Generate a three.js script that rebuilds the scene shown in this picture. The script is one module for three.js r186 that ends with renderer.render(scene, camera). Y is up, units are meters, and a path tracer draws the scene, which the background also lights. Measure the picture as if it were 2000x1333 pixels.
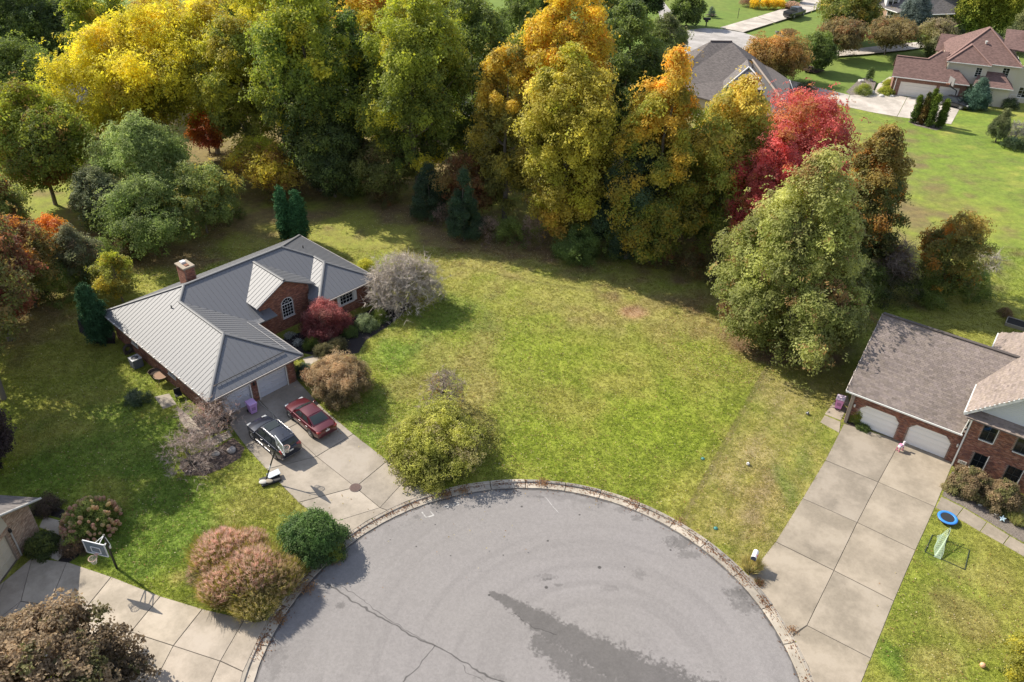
import * as THREE from 'three';
import { mergeGeometries, toCreasedNormals } from 'three/addons/utils/BufferGeometryUtils.js';
import { RoundedBoxGeometry } from 'three/addons/geometries/RoundedBoxGeometry.js';

// ------------------------------------------------------------------ camera, sky, sun, exposure
const scene = new THREE.Scene();
const CAM = { x: 0, y: 38.85, z: 0, pitch: 0.60515, roll: 0.02322, f: 1554.16 };      // a drone 39 m above the lawn
const camera = new THREE.PerspectiveCamera(46.42, 1024 / 682, 0.5, 2500);
camera.position.set(CAM.x, CAM.y, CAM.z);
camera.rotation.order = 'YXZ';
camera.rotation.set(-CAM.pitch, 0, CAM.roll);
scene.add(camera);
const renderer = new THREE.WebGLRenderer({ antialias: true });
renderer.setSize(1024, 682);
renderer.toneMapping = THREE.LinearToneMapping;
renderer.toneMappingExposure = 1.52;
renderer.shadowMap.enabled = true;
const SUN = new THREE.Vector3(-0.650, 0.643, -0.405).normalize();
const sun = new THREE.DirectionalLight(new THREE.Color(1.0, 0.915, 0.775), 4.9);
sun.position.set(SUN.x * 200, SUN.y * 200, SUN.z * 200 - 60);
sun.target.position.set(0, 0, -60);
sun.castShadow = true;
Object.assign(sun.shadow.camera, { left: -150, right: 150, top: 150, bottom: -150, near: 10, far: 500 });
sun.shadow.mapSize.set(4096, 4096);
scene.add(sun, sun.target);
{ // clear autumn sky: pale horizon, deeper blue overhead, a soft glow round the sun
  const W = 256, H = 128, d = new Float32Array(W * H * 4);
  for (let j = 0; j < H; j++) for (let i = 0; i < W; i++) {
    const up = ((j + 0.5) / H - 0.5) * Math.PI, az = ((i + 0.5) / W - 0.5) * 2 * Math.PI, k = (j * W + i) * 4;
    const y = Math.sin(up), x = Math.cos(az) * Math.cos(up), z = Math.sin(az) * Math.cos(up);
    const t = Math.pow(Math.max(0, y), 0.55), c = x * SUN.x + y * SUN.y + z * SUN.z, g = Math.pow(Math.max(0, c), 12) * 0.9;
    const s = y < 0 ? 0.55 : 1;
    d[k] = s * (0.82 + (0.34 - 0.82) * t) + g; d[k + 1] = s * (0.84 + (0.43 - 0.84) * t) + g * 0.96; d[k + 2] = s * (0.86 + (0.64 - 0.86) * t) + g * 0.88; d[k + 3] = 1;
  }
  const tex = new THREE.DataTexture(d, W, H, THREE.RGBAFormat, THREE.FloatType);
  tex.mapping = THREE.EquirectangularReflectionMapping; tex.magFilter = tex.minFilter = THREE.LinearFilter; tex.needsUpdate = true;
  scene.background = tex; scene.environment = tex;
  scene.backgroundIntensity = scene.environmentIntensity = 0.65;
}

// ------------------------------------------------------------------ helpers
function rng(seed) { let a = seed >>> 0; return () => { a = (a + 0x6D2B79F5) | 0; let t = Math.imul(a ^ (a >>> 15), 1 | a); t = (t + Math.imul(t ^ (t >>> 7), 61 | t)) ^ t; return ((t ^ (t >>> 14)) >>> 0) / 4294967296; }; }
const PERM = new Uint8Array(65536); { const r = rng(99); for (let i = 0; i < 65536; i++) PERM[i] = r() * 256; }
const lat = (i, j) => PERM[((i & 255) << 8) | (j & 255)] / 255;
function vnoise(x, y) { const i = Math.floor(x), j = Math.floor(y); let u = x - i, v = y - j; u = u * u * (3 - 2 * u); v = v * v * (3 - 2 * v); const a = lat(i, j), b = lat(i + 1, j), c = lat(i, j + 1), d = lat(i + 1, j + 1); return a + (b - a) * u + (c - a + (a - b - c + d) * u) * v; }
function fbm(x, y, o = 4) { let s = 0, a = 0.5, n = 0; for (let k = 0; k < o; k++) { s += a * vnoise(x, y); n += a; x = x * 2.03 + 17.1; y = y * 2.03 + 5.7; a *= 0.5; } return s / n; }
const sst = (a, b, x) => { const t = Math.min(1, Math.max(0, (x - a) / (b - a))); return t * t * (3 - 2 * t); };
const lerp = (a, b, t) => a + (b - a) * t, TAU = Math.PI * 2;
// point where the sight line through a pixel of the 2000 x 1333 photograph meets the level y = h
const cp = Math.cos(CAM.pitch), sp = Math.sin(CAM.pitch), cr = Math.cos(CAM.roll), sr = Math.sin(CAM.roll);
function at(px, py, h = 0) {
  const x0 = (px - 1000) / CAM.f, y0 = (666.5 - py) / CAM.f, x = cr * x0 - sr * y0, y = sr * x0 + cr * y0;
  const dy = y * cp - sp, dz = -(cp + y * sp), t = (h - CAM.y) / dy;
  return new THREE.Vector3(x * t, h, dz * t);
}
function pix(p) { // the pixel a point is seen at, and its depth
  const X = p.x - CAM.x, Y = p.y - CAM.y, Z = p.z - CAM.z, y = Y * cp - Z * sp, z = Y * sp + Z * cp, dpt = -z;
  const xr = X / dpt, yr = (Y * cp - Z * sp) / dpt, x0 = cr * xr + sr * yr, y0 = -sr * xr + cr * yr;
  return { x: 1000 + x0 * CAM.f, y: 666.5 - y0 * CAM.f, d: dpt, s: CAM.f / dpt };
}
function heightTo(base, py) { let lo = 0, hi = 34; for (let k = 0; k < 40; k++) { const m = (lo + hi) / 2; if (pix({ x: base.x, y: m, z: base.z }).y > py) lo = m; else hi = m; } return lo; }
const used = {};
function numbered(n) { const k = used[n] = (used[n] ?? -1) + 1; return k ? n + '_' + String(k).padStart(3, '0') : n; }
function meta(o, label, category, group) { o.userData = { label, category }; if (group) o.userData.group = group; return o; }
function thing(name, label, category, p = [0, 0, 0], turn = 0, group) {
  const o = new THREE.Group(); o.name = numbered(name); o.position.set(...(p.isVector3 ? [p.x, p.y, p.z] : p)); o.rotation.y = turn; scene.add(o);
  return meta(o, label, category, group);
}
function part(parent, name, geo, mat, label) { const m = new THREE.Mesh(geo, mat); m.name = name; m.castShadow = m.receiveShadow = true; parent.add(m); if (label) m.userData.label = label; return m; }
function struct(name, geo, mat, parent = scene) { const m = new THREE.Mesh(geo, mat); m.name = parent === scene ? numbered(name) : name; m.castShadow = m.receiveShadow = true; parent.add(m); if (parent === scene) m.userData.kind = 'structure'; return m; }
function structGroup(name, label) { const o = new THREE.Group(); o.name = numbered(name); o.userData = { kind: 'structure' }; if (label) o.userData.label = label; scene.add(o); return o; }
const C = (r, g, b) => new THREE.Color().setRGB(r, g, b);
function std(r, g, b, rough = 0.85, metal = 0, extra = {}) { return new THREE.MeshStandardMaterial({ color: C(r, g, b), roughness: rough, metalness: metal, side: THREE.DoubleSide, ...extra }); }
function phys(r, g, b, rough, extra = {}) { return new THREE.MeshPhysicalMaterial({ color: C(r, g, b), roughness: rough, side: THREE.DoubleSide, ...extra }); }
function box(w, h, d, x = 0, y = 0, z = 0) { const g = new THREE.BoxGeometry(w, h, d); g.translate(x, y, z); return g; }
function rbox(w, h, d, r, x = 0, y = 0, z = 0, seg = 2) { const g = new RoundedBoxGeometry(w, h, d, seg, r); g.translate(x, y, z); return g; }
function cyl(r0, r1, h, x = 0, y = 0, z = 0, n = 12) { const g = new THREE.CylinderGeometry(r1, r0, h, n); g.translate(x, y + h / 2, z); return g; }
function rod(a, b, r0, r1 = r0, n = 6) {
  const A = new THREE.Vector3(...a), B = new THREE.Vector3(...b), d = B.clone().sub(A), L = d.length();
  const g = new THREE.CylinderGeometry(r1, r0, L, n); g.translate(0, L / 2, 0);
  g.applyQuaternion(new THREE.Quaternion().setFromUnitVectors(new THREE.Vector3(0, 1, 0), d.normalize())); g.translate(A.x, A.y, A.z); return g;
}
function strip(g) { const q = g.index ? g.toNonIndexed() : g; for (const k of Object.keys(q.attributes)) if (!['position', 'normal', 'uv'].includes(k)) q.deleteAttribute(k); if (!q.attributes.normal) q.computeVertexNormals(); if (!q.attributes.uv) q.setAttribute('uv', new THREE.BufferAttribute(new Float32Array(q.attributes.position.count * 2), 2)); return q; }
function merge(list) { return list.length === 1 ? list[0] : mergeGeometries(list.map(strip)); }
function tube(pts, r, seg = 30, n = 6) { return new THREE.TubeGeometry(new THREE.CatmullRomCurve3(pts.map((p) => p.isVector3 ? p : new THREE.Vector3(...p))), seg, r, n, false); }
function polyGeo(tris) { // flat triangles [[a,b,c],...] with own normals
  const pos = []; for (const t of tris) for (const p of t) pos.push(p.x, p.y, p.z);
  const g = new THREE.BufferGeometry(); g.setAttribute('position', new THREE.Float32BufferAttribute(pos, 3)); g.setAttribute('uv', new THREE.Float32BufferAttribute(new Float32Array(pos.length / 3 * 2), 2)); g.computeVertexNormals(); return g;
}
// a level slab with the outline pts = [[x, z], ...], top at y
function slab(pts, y, thick, round = 0) {
  const s = new THREE.Shape(pts.map((p) => new THREE.Vector2(p[0], -p[1])));
  const g = new THREE.ExtrudeGeometry(s, { depth: thick - round, bevelEnabled: round > 0, bevelSize: round, bevelOffset: -round, bevelThickness: round, bevelSegments: 1, curveSegments: 8 });
  g.rotateX(-Math.PI / 2); g.translate(0, y - thick + (round > 0 ? 0 : 0), 0);
  if (round > 0) { g.computeBoundingBox(); g.translate(0, y - g.boundingBox.max.y, 0); }
  return g;
}
function sheet(pts, y, holes = []) { const s = new THREE.Shape(pts.map((p) => new THREE.Vector2(p[0], -p[1]))); for (const h of holes) s.holes.push(new THREE.Path(h.map((p) => new THREE.Vector2(p[0], -p[1])))); const g = new THREE.ShapeGeometry(s, 24); g.rotateX(-Math.PI / 2); g.translate(0, y, 0); return g; }
function worldUV(g, x0, z0, w, h) { const p = g.attributes.position, uv = new Float32Array(p.count * 2); for (let i = 0; i < p.count; i++) { uv[i * 2] = (p.getX(i) - x0) / w; uv[i * 2 + 1] = (p.getZ(i) - z0) / h; } g.setAttribute('uv', new THREE.BufferAttribute(uv, 2)); return g; }
const toS = (v) => { v = v < 0 ? 0 : v > 1 ? 1 : v; return Math.round(255 * (v <= 0.0031308 ? 12.92 * v : 1.055 * Math.pow(v, 1 / 2.4) - 0.055)); };
const S8 = new Uint8Array(4097); for (let i = 0; i <= 4096; i++) S8[i] = toS(i / 4096);
const s8 = (v) => S8[v <= 0 ? 0 : v >= 1 ? 4096 : (v * 4096) | 0];
function dataTex(W, H, bytes, srgb = true, repeat = false) {
  const t = new THREE.DataTexture(bytes, W, H, THREE.RGBAFormat); t.magFilter = THREE.LinearFilter; t.minFilter = THREE.LinearMipmapLinearFilter; t.generateMipmaps = true;
  if (srgb) t.colorSpace = THREE.SRGBColorSpace; if (repeat) t.wrapS = t.wrapT = THREE.RepeatWrapping; t.needsUpdate = true; return t;
}
function inPoly(x, z, P) { let c = false; for (let i = 0, j = P.length - 1; i < P.length; j = i++) { const a = P[i], b = P[j]; if ((a[1] > z) !== (b[1] > z) && x < (b[0] - a[0]) * (z - a[1]) / (b[1] - a[1]) + a[0]) c = !c; } return c; }
const noGrass = []; // outlines of everything paved, planted or built on
function keepOff(pts) { let x0 = 1e9, x1 = -1e9, z0 = 1e9, z1 = -1e9; for (const p of pts) { x0 = Math.min(x0, p[0]); x1 = Math.max(x1, p[0]); z0 = Math.min(z0, p[1]); z1 = Math.max(z1, p[1]); } noGrass.push({ pts, x0, x1, z0, z1 }); return pts; }
const paved = (x, z) => { for (const q of noGrass) if (x > q.x0 && x < q.x1 && z > q.z0 && z < q.z1 && inPoly(x, z, q.pts)) return true; return false; };
const gp = (px, py, h = 0) => { const v = at(px, py, h); return [v.x, v.z]; };
// copies of one small shape: arrays of position, up direction, scale, colour
class Copies {
  constructor() { this.m = []; this.c = []; }
  add(x, y, z, nx, ny, nz, s, r, g, b, spin, sy = s) {
    const L = Math.hypot(nx, ny, nz) || 1; nx /= L; ny /= L; nz /= L;
    let ax = -nz, ay = 0, az = nx; const l = Math.hypot(ax, az); if (l < 1e-3) { ax = 1; ay = 0; az = 0; } else { ax /= l; az /= l; }
    const bx = ay * nz - az * ny, by = az * nx - ax * nz, bz = ax * ny - ay * nx, c = Math.cos(spin), w = Math.sin(spin);
    this.m.push((ax * c + bx * w) * s, (ay * c + by * w) * s, (az * c + bz * w) * s, 0, nx * sy, ny * sy, nz * sy, 0, (bx * c - ax * w) * s, (by * c - ay * w) * s, (bz * c - az * w) * s, 0, x, y, z, 1);
    this.c.push(r, g, b);
  }
  raw(e, r, g, b) { for (let i = 0; i < 16; i++) this.m.push(e[i]); this.c.push(r, g, b); }
  get n() { return this.c.length / 3; }
  build(parent, name, geo, mat, stuff = false) {
    const im = new THREE.InstancedMesh(geo, mat, this.n); im.name = name; im.instanceMatrix.array.set(this.m);
    im.instanceColor = new THREE.InstancedBufferAttribute(new Float32Array(this.c), 3); im.castShadow = im.receiveShadow = true; parent.add(im);
    if (stuff) im.userData.kind = 'stuff'; return im;
  }
}
// ------------------------------------------------------------------ ground, lawn
const ROAD = { x: 1.344, z: -24.23, r: 14.6 };     // the turning circle
const circ = (r, n = 96) => { const a = []; for (let i = 0; i < n; i++) a.push([ROAD.x + r * Math.cos(i / n * TAU), ROAD.z + r * Math.sin(i / n * TAU)]); return a; };
const polar = (deg, r) => [ROAD.x + r * Math.cos(deg * Math.PI / 180), ROAD.z + r * Math.sin(deg * Math.PI / 180)];
keepOff(circ(15.28));
const LX0 = -72, LZ0 = -128, LW = 156, LH = 116;
// patches of the lawn seen in the photograph: centre and half sizes in its pixels, colour, strength
const patches = [];
function patch(px, py, rx, ry, col, k, edge = 0.5) { const c = at(px, py), a = at(px + rx, py), b = at(px, py - ry), rr = Math.abs(a.x - c.x), rz = Math.abs(b.z - c.z); patches.push({ x: c.x, z: c.z, rx: rr, rz, col, k, edge }); }
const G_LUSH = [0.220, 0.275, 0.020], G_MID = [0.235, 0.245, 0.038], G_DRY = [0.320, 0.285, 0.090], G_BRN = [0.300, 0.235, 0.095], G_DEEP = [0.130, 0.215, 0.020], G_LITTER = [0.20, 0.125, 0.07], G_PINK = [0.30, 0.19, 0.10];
patch(1150, 570, 300, 60, G_DRY, 0.5); patch(1290, 620, 170, 60, G_BRN, 0.54); patch(1235, 612, 32, 14, [0.42, 0.25, 0.16], 0.75); patch(1440, 640, 90, 60, G_BRN, 0.50);
patch(1100, 700, 140, 60, G_LUSH, 0.6); patch(1280, 820, 190, 90, G_LUSH, 0.85); patch(1090, 860, 110, 60, G_LUSH, 0.7); patch(1200, 930, 260, 40, G_LUSH, 0.5);
patch(935, 720, 50, 130, G_BRN, 0.47); patch(860, 690, 70, 40, G_BRN, 0.36); patch(800, 760, 60, 30, G_BRN, 0.43); patch(930, 800, 45, 70, G_DRY, 0.7); patch(700, 720, 40, 30, G_MID, 0.5);
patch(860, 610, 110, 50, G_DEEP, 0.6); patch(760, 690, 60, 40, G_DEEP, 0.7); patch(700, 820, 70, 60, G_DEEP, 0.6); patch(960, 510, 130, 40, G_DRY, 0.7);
patch(1490, 960, 90, 55, G_BRN, 0.61); patch(1440, 1010, 80, 30, G_BRN, 0.43); patch(1480, 880, 60, 40, G_DRY, 0.8); patch(1530, 780, 50, 60, G_DRY, 0.6); patch(1560, 900, 60, 60, G_DEEP, 0.5); patch(1420, 930, 40, 50, G_DRY, 0.6); patch(1480, 1040, 40, 25, G_BRN, 0.50); patch(1540, 960, 25, 60, G_DEEP, 0.6); patch(1400, 1075, 40, 15, G_LUSH, 0.6);
patch(1900, 1220, 90, 70, G_BRN, 0.58); patch(1840, 1300, 70, 40, G_DRY, 0.8); patch(1930, 1130, 70, 40, G_DRY, 0.5); patch(1735, 1290, 30, 60, G_DEEP, 0.8); patch(1840, 1080, 60, 40, G_DEEP, 0.4); patch(1870, 1110, 40, 20, G_DRY, 0.5);
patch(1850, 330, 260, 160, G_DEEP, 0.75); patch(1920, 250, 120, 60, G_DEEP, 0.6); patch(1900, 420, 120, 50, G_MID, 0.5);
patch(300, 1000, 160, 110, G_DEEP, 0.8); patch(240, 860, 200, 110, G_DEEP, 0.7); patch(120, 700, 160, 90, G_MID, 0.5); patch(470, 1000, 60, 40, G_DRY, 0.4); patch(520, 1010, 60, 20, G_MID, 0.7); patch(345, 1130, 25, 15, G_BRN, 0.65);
patch(690, 440, 130, 50, G_MID, 0.6); patch(800, 490, 60, 20, G_DRY, 0.5); patch(320, 490, 150, 45, G_LITTER, 0.8); patch(480, 430, 140, 40, G_LITTER, 0.7); patch(780, 410, 60, 40, G_LITTER, 0.8); patch(840, 450, 40, 25, G_LITTER, 0.8); patch(130, 520, 160, 90, G_LITTER, 0.6); patch(1000, 480, 150, 25, G_LITTER, 0.7); patch(300, 540, 60, 20, G_MID, 0.7); patch(260, 470, 70, 14, G_PINK, 0.6); patch(60, 640, 90, 60, G_LITTER, 0.6);
patch(1360, 535, 120, 22, G_LITTER, 0.6); patch(1520, 690, 130, 30, G_LITTER, 0.9); patch(1440, 660, 40, 30, G_LITTER, 0.6); patch(1380, 330, 500, 150, G_LITTER, 0.75); patch(600, 270, 600, 120, G_LITTER, 0.7);
patch(1560, 240, 60, 30, G_LITTER, 0.3); patch(1640, 60, 150, 60, G_DEEP, 0.7); patch(1620, 150, 100, 40, G_DEEP, 0.8);
const mowA = at(1500, 705), mowB = at(1345, 982); // edge of the neighbour's mown strip
const mowN = (() => { const dx = mowB.x - mowA.x, dz = mowB.z - mowA.z, l = Math.hypot(dx, dz); return [-dz / l, dx / l, dx / l, dz / l]; })();
const trackPts = [[900, 520], [950, 530], [1010, 545], [1100, 560], [1180, 572], [1280, 590], [1350, 600]].map(([x, y]) => gp(x, y));
function segDist(x, z, P) { let best = 1e9; for (let i = 1; i < P.length; i++) { const a = P[i - 1], b = P[i], dx = b[0] - a[0], dz = b[1] - a[1], t = Math.min(1, Math.max(0, ((x - a[0]) * dx + (z - a[1]) * dz) / (dx * dx + dz * dz))); best = Math.min(best, Math.hypot(x - a[0] - dx * t, z - a[1] - dz * t)); } return best; }
function mowSide(x, z) { return (x - mowA.x) * mowN[0] + (z - mowA.z) * mowN[1]; }
function lawnMacro(x, z, out) { // colour of the grass by place, without the fine grain
  const n = fbm(x * 0.16, z * 0.16, 4), n2 = fbm(x * 0.55 + 40, z * 0.55, 3);
  let t = sst(0.3, 0.7, n);
  let r = lerp(0.205, 0.262, t), g = lerp(0.242, 0.258, t), b = lerp(0.028, 0.050, t);
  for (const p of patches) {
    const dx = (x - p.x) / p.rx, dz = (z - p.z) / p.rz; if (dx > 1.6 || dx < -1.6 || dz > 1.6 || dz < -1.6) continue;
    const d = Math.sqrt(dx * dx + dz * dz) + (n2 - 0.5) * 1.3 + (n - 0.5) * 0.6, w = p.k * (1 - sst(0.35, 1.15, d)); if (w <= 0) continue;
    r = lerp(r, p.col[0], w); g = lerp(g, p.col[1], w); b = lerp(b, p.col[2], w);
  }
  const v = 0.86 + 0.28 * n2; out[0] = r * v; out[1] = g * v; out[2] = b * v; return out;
}
{
  const N = 2048, buf = new Uint8Array(N * N * 4), r0 = rng(5), q = 8, M = N / q + 1, mac = new Float32Array(M * M * 3), o = [0, 0, 0];
  for (let j = 0; j < M; j++) for (let i = 0; i < M; i++) { lawnMacro(LX0 + i * q / N * LW, LZ0 + j * q / N * LH, o); mac.set(o, (j * M + i) * 3); }
  for (let j = 0; j < N; j++) {
    const z = LZ0 + (j + 0.5) / N * LH, fj = j / q, j0 = fj | 0, v = fj - j0;
    for (let i = 0; i < N; i++) {
      const x = LX0 + (i + 0.5) / N * LW, fi = i / q, i0 = fi | 0, u = fi - i0, k = (j * N + i) * 4, a = (j0 * M + i0) * 3, c = a + M * 3;
      let R = (mac[a] * (1 - u) + mac[a + 3] * u) * (1 - v) + (mac[c] * (1 - u) + mac[c + 3] * u) * v;
      let G = (mac[a + 1] * (1 - u) + mac[a + 4] * u) * (1 - v) + (mac[c + 1] * (1 - u) + mac[c + 4] * u) * v;
      let B = (mac[a + 2] * (1 - u) + mac[a + 5] * u) * (1 - v) + (mac[c + 2] * (1 - u) + mac[c + 5] * u) * v;
      const f1 = vnoise(x * 2.6, z * 2.6), f2 = vnoise(x * 7.3 + 9, z * 7.3), f3 = r0();
      const w = 0.60 + 0.34 * f1 + 0.26 * f2 + 0.24 * f3, dry = sst(0.62, 0.9, f2) * 0.35;
      R = lerp(R, 0.24, dry * 0.5) * w; G = lerp(G, 0.20, dry * 0.4) * w; B = lerp(B, 0.06, dry * 0.4) * w;
      if (x > 8 && x < 32 && z > -60 && z < -28) { // the neighbour's stripes
        const s = mowSide(x, z); if (s < 0 && s > -13) { const st = Math.sin(s * 3.6) * 0.08, e = s > -0.4 ? -0.25 : 0.03; R *= 1.0 + st + e; G *= 0.9 + st + e; B *= 1.35 + e; }
      }
      if (x > 36 && z < -55) { const st = Math.sin((x * 0.2 + z) * 3.1 + 2.2 * vnoise(x * 0.1, z * 0.1)) * 0.05; R *= 1 + st; G *= 1 + st; }
      if (z < -58 && x > -8 && x < 24) { const d = segDist(x, z, trackPts); if (d < 0.35) { const e = 1 - 0.3 * (1 - d / 0.35); R *= e; G *= e; B *= e; } }
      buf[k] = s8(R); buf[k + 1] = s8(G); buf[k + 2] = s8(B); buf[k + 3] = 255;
    }
  }
  const tex = dataTex(N, N, buf);
  // grain height for the blades
  const K = 512, bb = new Uint8Array(K * K * 4), r1 = rng(8); for (let i = 0; i < K * K; i++) { const v = (r1() * 255) | 0; bb[i * 4] = bb[i * 4 + 1] = bb[i * 4 + 2] = v; bb[i * 4 + 3] = 255; }
  const bump = dataTex(K, K, bb, false, true); bump.repeat.set(LW / 12, LH / 12);
  const lawnMat = new THREE.MeshStandardMaterial({ map: tex, bumpMap: bump, bumpScale: 0.035, roughness: 0.95 });
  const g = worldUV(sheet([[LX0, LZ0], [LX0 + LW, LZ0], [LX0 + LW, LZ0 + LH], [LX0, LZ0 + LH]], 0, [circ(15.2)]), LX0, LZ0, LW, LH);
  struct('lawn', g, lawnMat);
  // far ground to the horizon
  const F = 1024, fb = new Uint8Array(F * F * 4), r2 = rng(11), per = 8;
  const wrapn = (x, y, p) => { const i = Math.floor(x), j = Math.floor(y); let u = x - i, w = y - j; u = u * u * (3 - 2 * u); w = w * w * (3 - 2 * w); const L = (a, b) => lat(((a % p) + p) % p, ((b % p) + p) % p); return lerp(lerp(L(i, j), L(i + 1, j), u), lerp(L(i, j + 1), L(i + 1, j + 1), u), w); };
  for (let j = 0; j < F; j++) for (let i = 0; i < F; i++) {
    const k = (j * F + i) * 4, n = 0.6 * wrapn(i / F * 8, j / F * 8, 8) + 0.4 * wrapn(i / F * 32, j / F * 32, 32), w = 0.75 + 0.25 * wrapn(i / F * 128, j / F * 128, 128) + 0.25 * r2();
    fb[k] = s8(lerp(0.11, 0.16, n) * w); fb[k + 1] = s8(lerp(0.19, 0.20, n) * w); fb[k + 2] = s8(lerp(0.022, 0.035, n) * w); fb[k + 3] = 255;
  }
  const ft = dataTex(F, F, fb, true, true); ft.repeat.set(1400 / 90, 1400 / 90);
  const gg = new THREE.PlaneGeometry(1400, 1400); gg.rotateX(-Math.PI / 2); gg.translate(0, -0.3, -250);
  const grd = struct('ground', gg, new THREE.MeshStandardMaterial({ map: ft, roughness: 0.95 }));
}

// ------------------------------------------------------------------ asphalt turning circle with its wear
const ROADY = -0.11;
{
  const N = 2048, SZ = 36, X0 = ROAD.x - SZ / 2, Z0 = ROAD.z - SZ / 2 + 1, buf = new Uint8Array(N * N * 4), r0 = rng(21);
  const line = (pts) => pts.map(([x, y]) => gp(x, y, ROADY));
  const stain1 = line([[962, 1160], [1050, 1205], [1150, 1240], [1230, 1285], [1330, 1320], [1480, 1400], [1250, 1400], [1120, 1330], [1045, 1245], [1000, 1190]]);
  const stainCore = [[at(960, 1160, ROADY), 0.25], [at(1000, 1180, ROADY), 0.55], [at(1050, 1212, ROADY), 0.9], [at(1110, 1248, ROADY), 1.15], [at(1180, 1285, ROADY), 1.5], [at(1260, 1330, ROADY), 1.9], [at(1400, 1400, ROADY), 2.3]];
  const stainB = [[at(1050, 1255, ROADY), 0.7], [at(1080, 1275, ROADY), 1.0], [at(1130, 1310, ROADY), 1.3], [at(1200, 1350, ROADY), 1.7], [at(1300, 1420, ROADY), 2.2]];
  const cracks = [[line([[640, 1140], [690, 1175], [760, 1215], [800, 1240], [852, 1262], [900, 1290], [960, 1325], [1010, 1345]]), 0.085], [line([[852, 1262], [820, 1300], [785, 1335]]), 0.055], [line([[655, 1140], [700, 1165], [730, 1190], [790, 1230], [830, 1250]]), 0.035], [line([[903, 1300], [912, 1315], [950, 1332]]), 0.03], [line([[1000, 1195], [1040, 1225], [1085, 1240]]), 0.03]];
  const rough = [[1065, 1128, 0.7, 0.25, 0.6], [1330, 1060, 1.0, 0.5, 1], [1350, 1085, 0.8, 0.35, 0.8], [1440, 1160, 0.8, 0.45, 1], [1455, 1185, 0.7, 0.5, 0.9], [1215, 998, 0.5, 0.3, 0.6], [1245, 1012, 0.4, 0.3, 0.8], [1250, 1122, 0.4, 0.35, 0.6], [1190, 1150, 0.6, 0.25, 0.5], [1052, 971, 0.45, 0.12, 0.9], [815, 1010, 0.3, 0.2, 0.7], [664, 1185, 0.25, 0.3, 1], [960, 1325, 0.8, 0.2, 0.5], [640, 1095, 0.5, 0.6, 0.5], [540, 1290, 0.5, 1.2, 0.5], [1070, 1132, .3, .12, .9], [1090, 1143, .25, .1, .8]].map(([x, y, a, b, k]) => ({ p: at(x, y, ROADY), a, b, k }));
  const spots = [[1067, 1148, 0.11], [1171, 1109, 0.12], [1019, 990, 0.08], [955, 1163, 0.07], [813, 1068, 0.06], [880, 1086, 0.05], [1132, 1006, 0.07], [1070, 1057, 0.08], [983, 1085, 0.05], [1220, 1108, 0.05], [728, 1007, 0.07], [850, 1025, 0.05], [1310, 1075, .07], [762, 1055, .04]].map(([x, y, r]) => ({ p: at(x, y, ROADY), r }));
  const paint = [[line([[824, 1001], [832, 1011], [847, 1007], [841, 1000]]), 0.045], [line([[847, 1007], [838, 1010]]), 0.045], [line([[866, 990], [872, 987], [876, 991], [870, 993], [866, 990]]), 0.035], [line([[876, 989], [880, 985], [884, 990], [888, 984]]), 0.035], [line([[888, 985], [893, 981], [896, 986], [890, 988]]), 0.035], [line([[899, 969], [904, 965], [908, 970], [911, 964]]), 0.04], [line([[1066, 972], [1080, 990], [1092, 1003]]), 0.022]];
  const tapered = (x, z, L) => { let best = 9; for (let i = 1; i < L.length; i++) { const [a, ra] = L[i - 1], [b, rb] = L[i], dx = b.x - a.x, dz = b.z - a.z, t = Math.min(1, Math.max(0, ((x - a.x) * dx + (z - a.z) * dz) / (dx * dx + dz * dz))); best = Math.min(best, Math.hypot(x - a.x - dx * t, z - a.z - dz * t) / (lerp(ra, rb, t) * .84)); } return best; };
  const cb = cracks.map(([P]) => [Math.min(...P.map((p) => p[0])) - .5, Math.max(...P.map((p) => p[0])) + .5, Math.min(...P.map((p) => p[1])) - .5, Math.max(...P.map((p) => p[1])) + .5]);
  const pb = paint.map(([P]) => [Math.min(...P.map((p) => p[0])) - .2, Math.max(...P.map((p) => p[0])) + .2, Math.min(...P.map((p) => p[1])) - .2, Math.max(...P.map((p) => p[1])) + .2]);
  const sweepC = at(1180, 1330, ROADY);
  for (let j = 0; j < N; j++) for (let i = 0; i < N; i++) {
    const x = X0 + (i + .5) / N * SZ, z = Z0 + (j + .5) / N * SZ, k = (j * N + i) * 4, gr = r0();
    const rr = Math.hypot(x - sweepC.x, z - sweepC.z), n = fbm(x * 0.25, z * 0.25, 3), fn = vnoise(x * 9, z * 9), fz = vnoise(x * 3 + 7, z * 3);
    let v = 0.238 * (0.90 + 0.10 * n) * (0.93 + 0.14 * fn) * (0.84 + 0.32 * gr);
    const sw = vnoise(rr * 2.2, Math.atan2(z - sweepC.z, x - sweepC.x) * 1.3) ; v *= 1 - 0.08 * sst(0.45, 0.8, sw) * (0.4 + 0.9 * n) + 0.05 * n * sst(0.6, 0.9, vnoise(rr * 4.7 + 3, 2.2));
    const blue = 0.02 * (vnoise(x * 0.35 + 3, z * 0.35) - 0.4);
    const e = Math.hypot(x - ROAD.x, z - ROAD.z); v *= 1 - 0.22 * sst(13.3, 14.5, e + (fz - .5) * 1.2) * sst(0.4, .7, vnoise(x * .7, z * .7)); v *= 1 - 0.55 * sst(14.36, 14.46, e + (fz - .5) * .12);
    const jag = (fz - 0.5) * 0.7 + (fn - 0.5) * 0.7 + (gr - .5) * 0.5;
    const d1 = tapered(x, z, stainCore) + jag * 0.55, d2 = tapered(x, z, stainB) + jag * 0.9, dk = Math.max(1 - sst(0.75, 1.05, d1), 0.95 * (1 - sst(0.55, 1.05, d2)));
    v *= 1 - 0.48 * dk;
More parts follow.
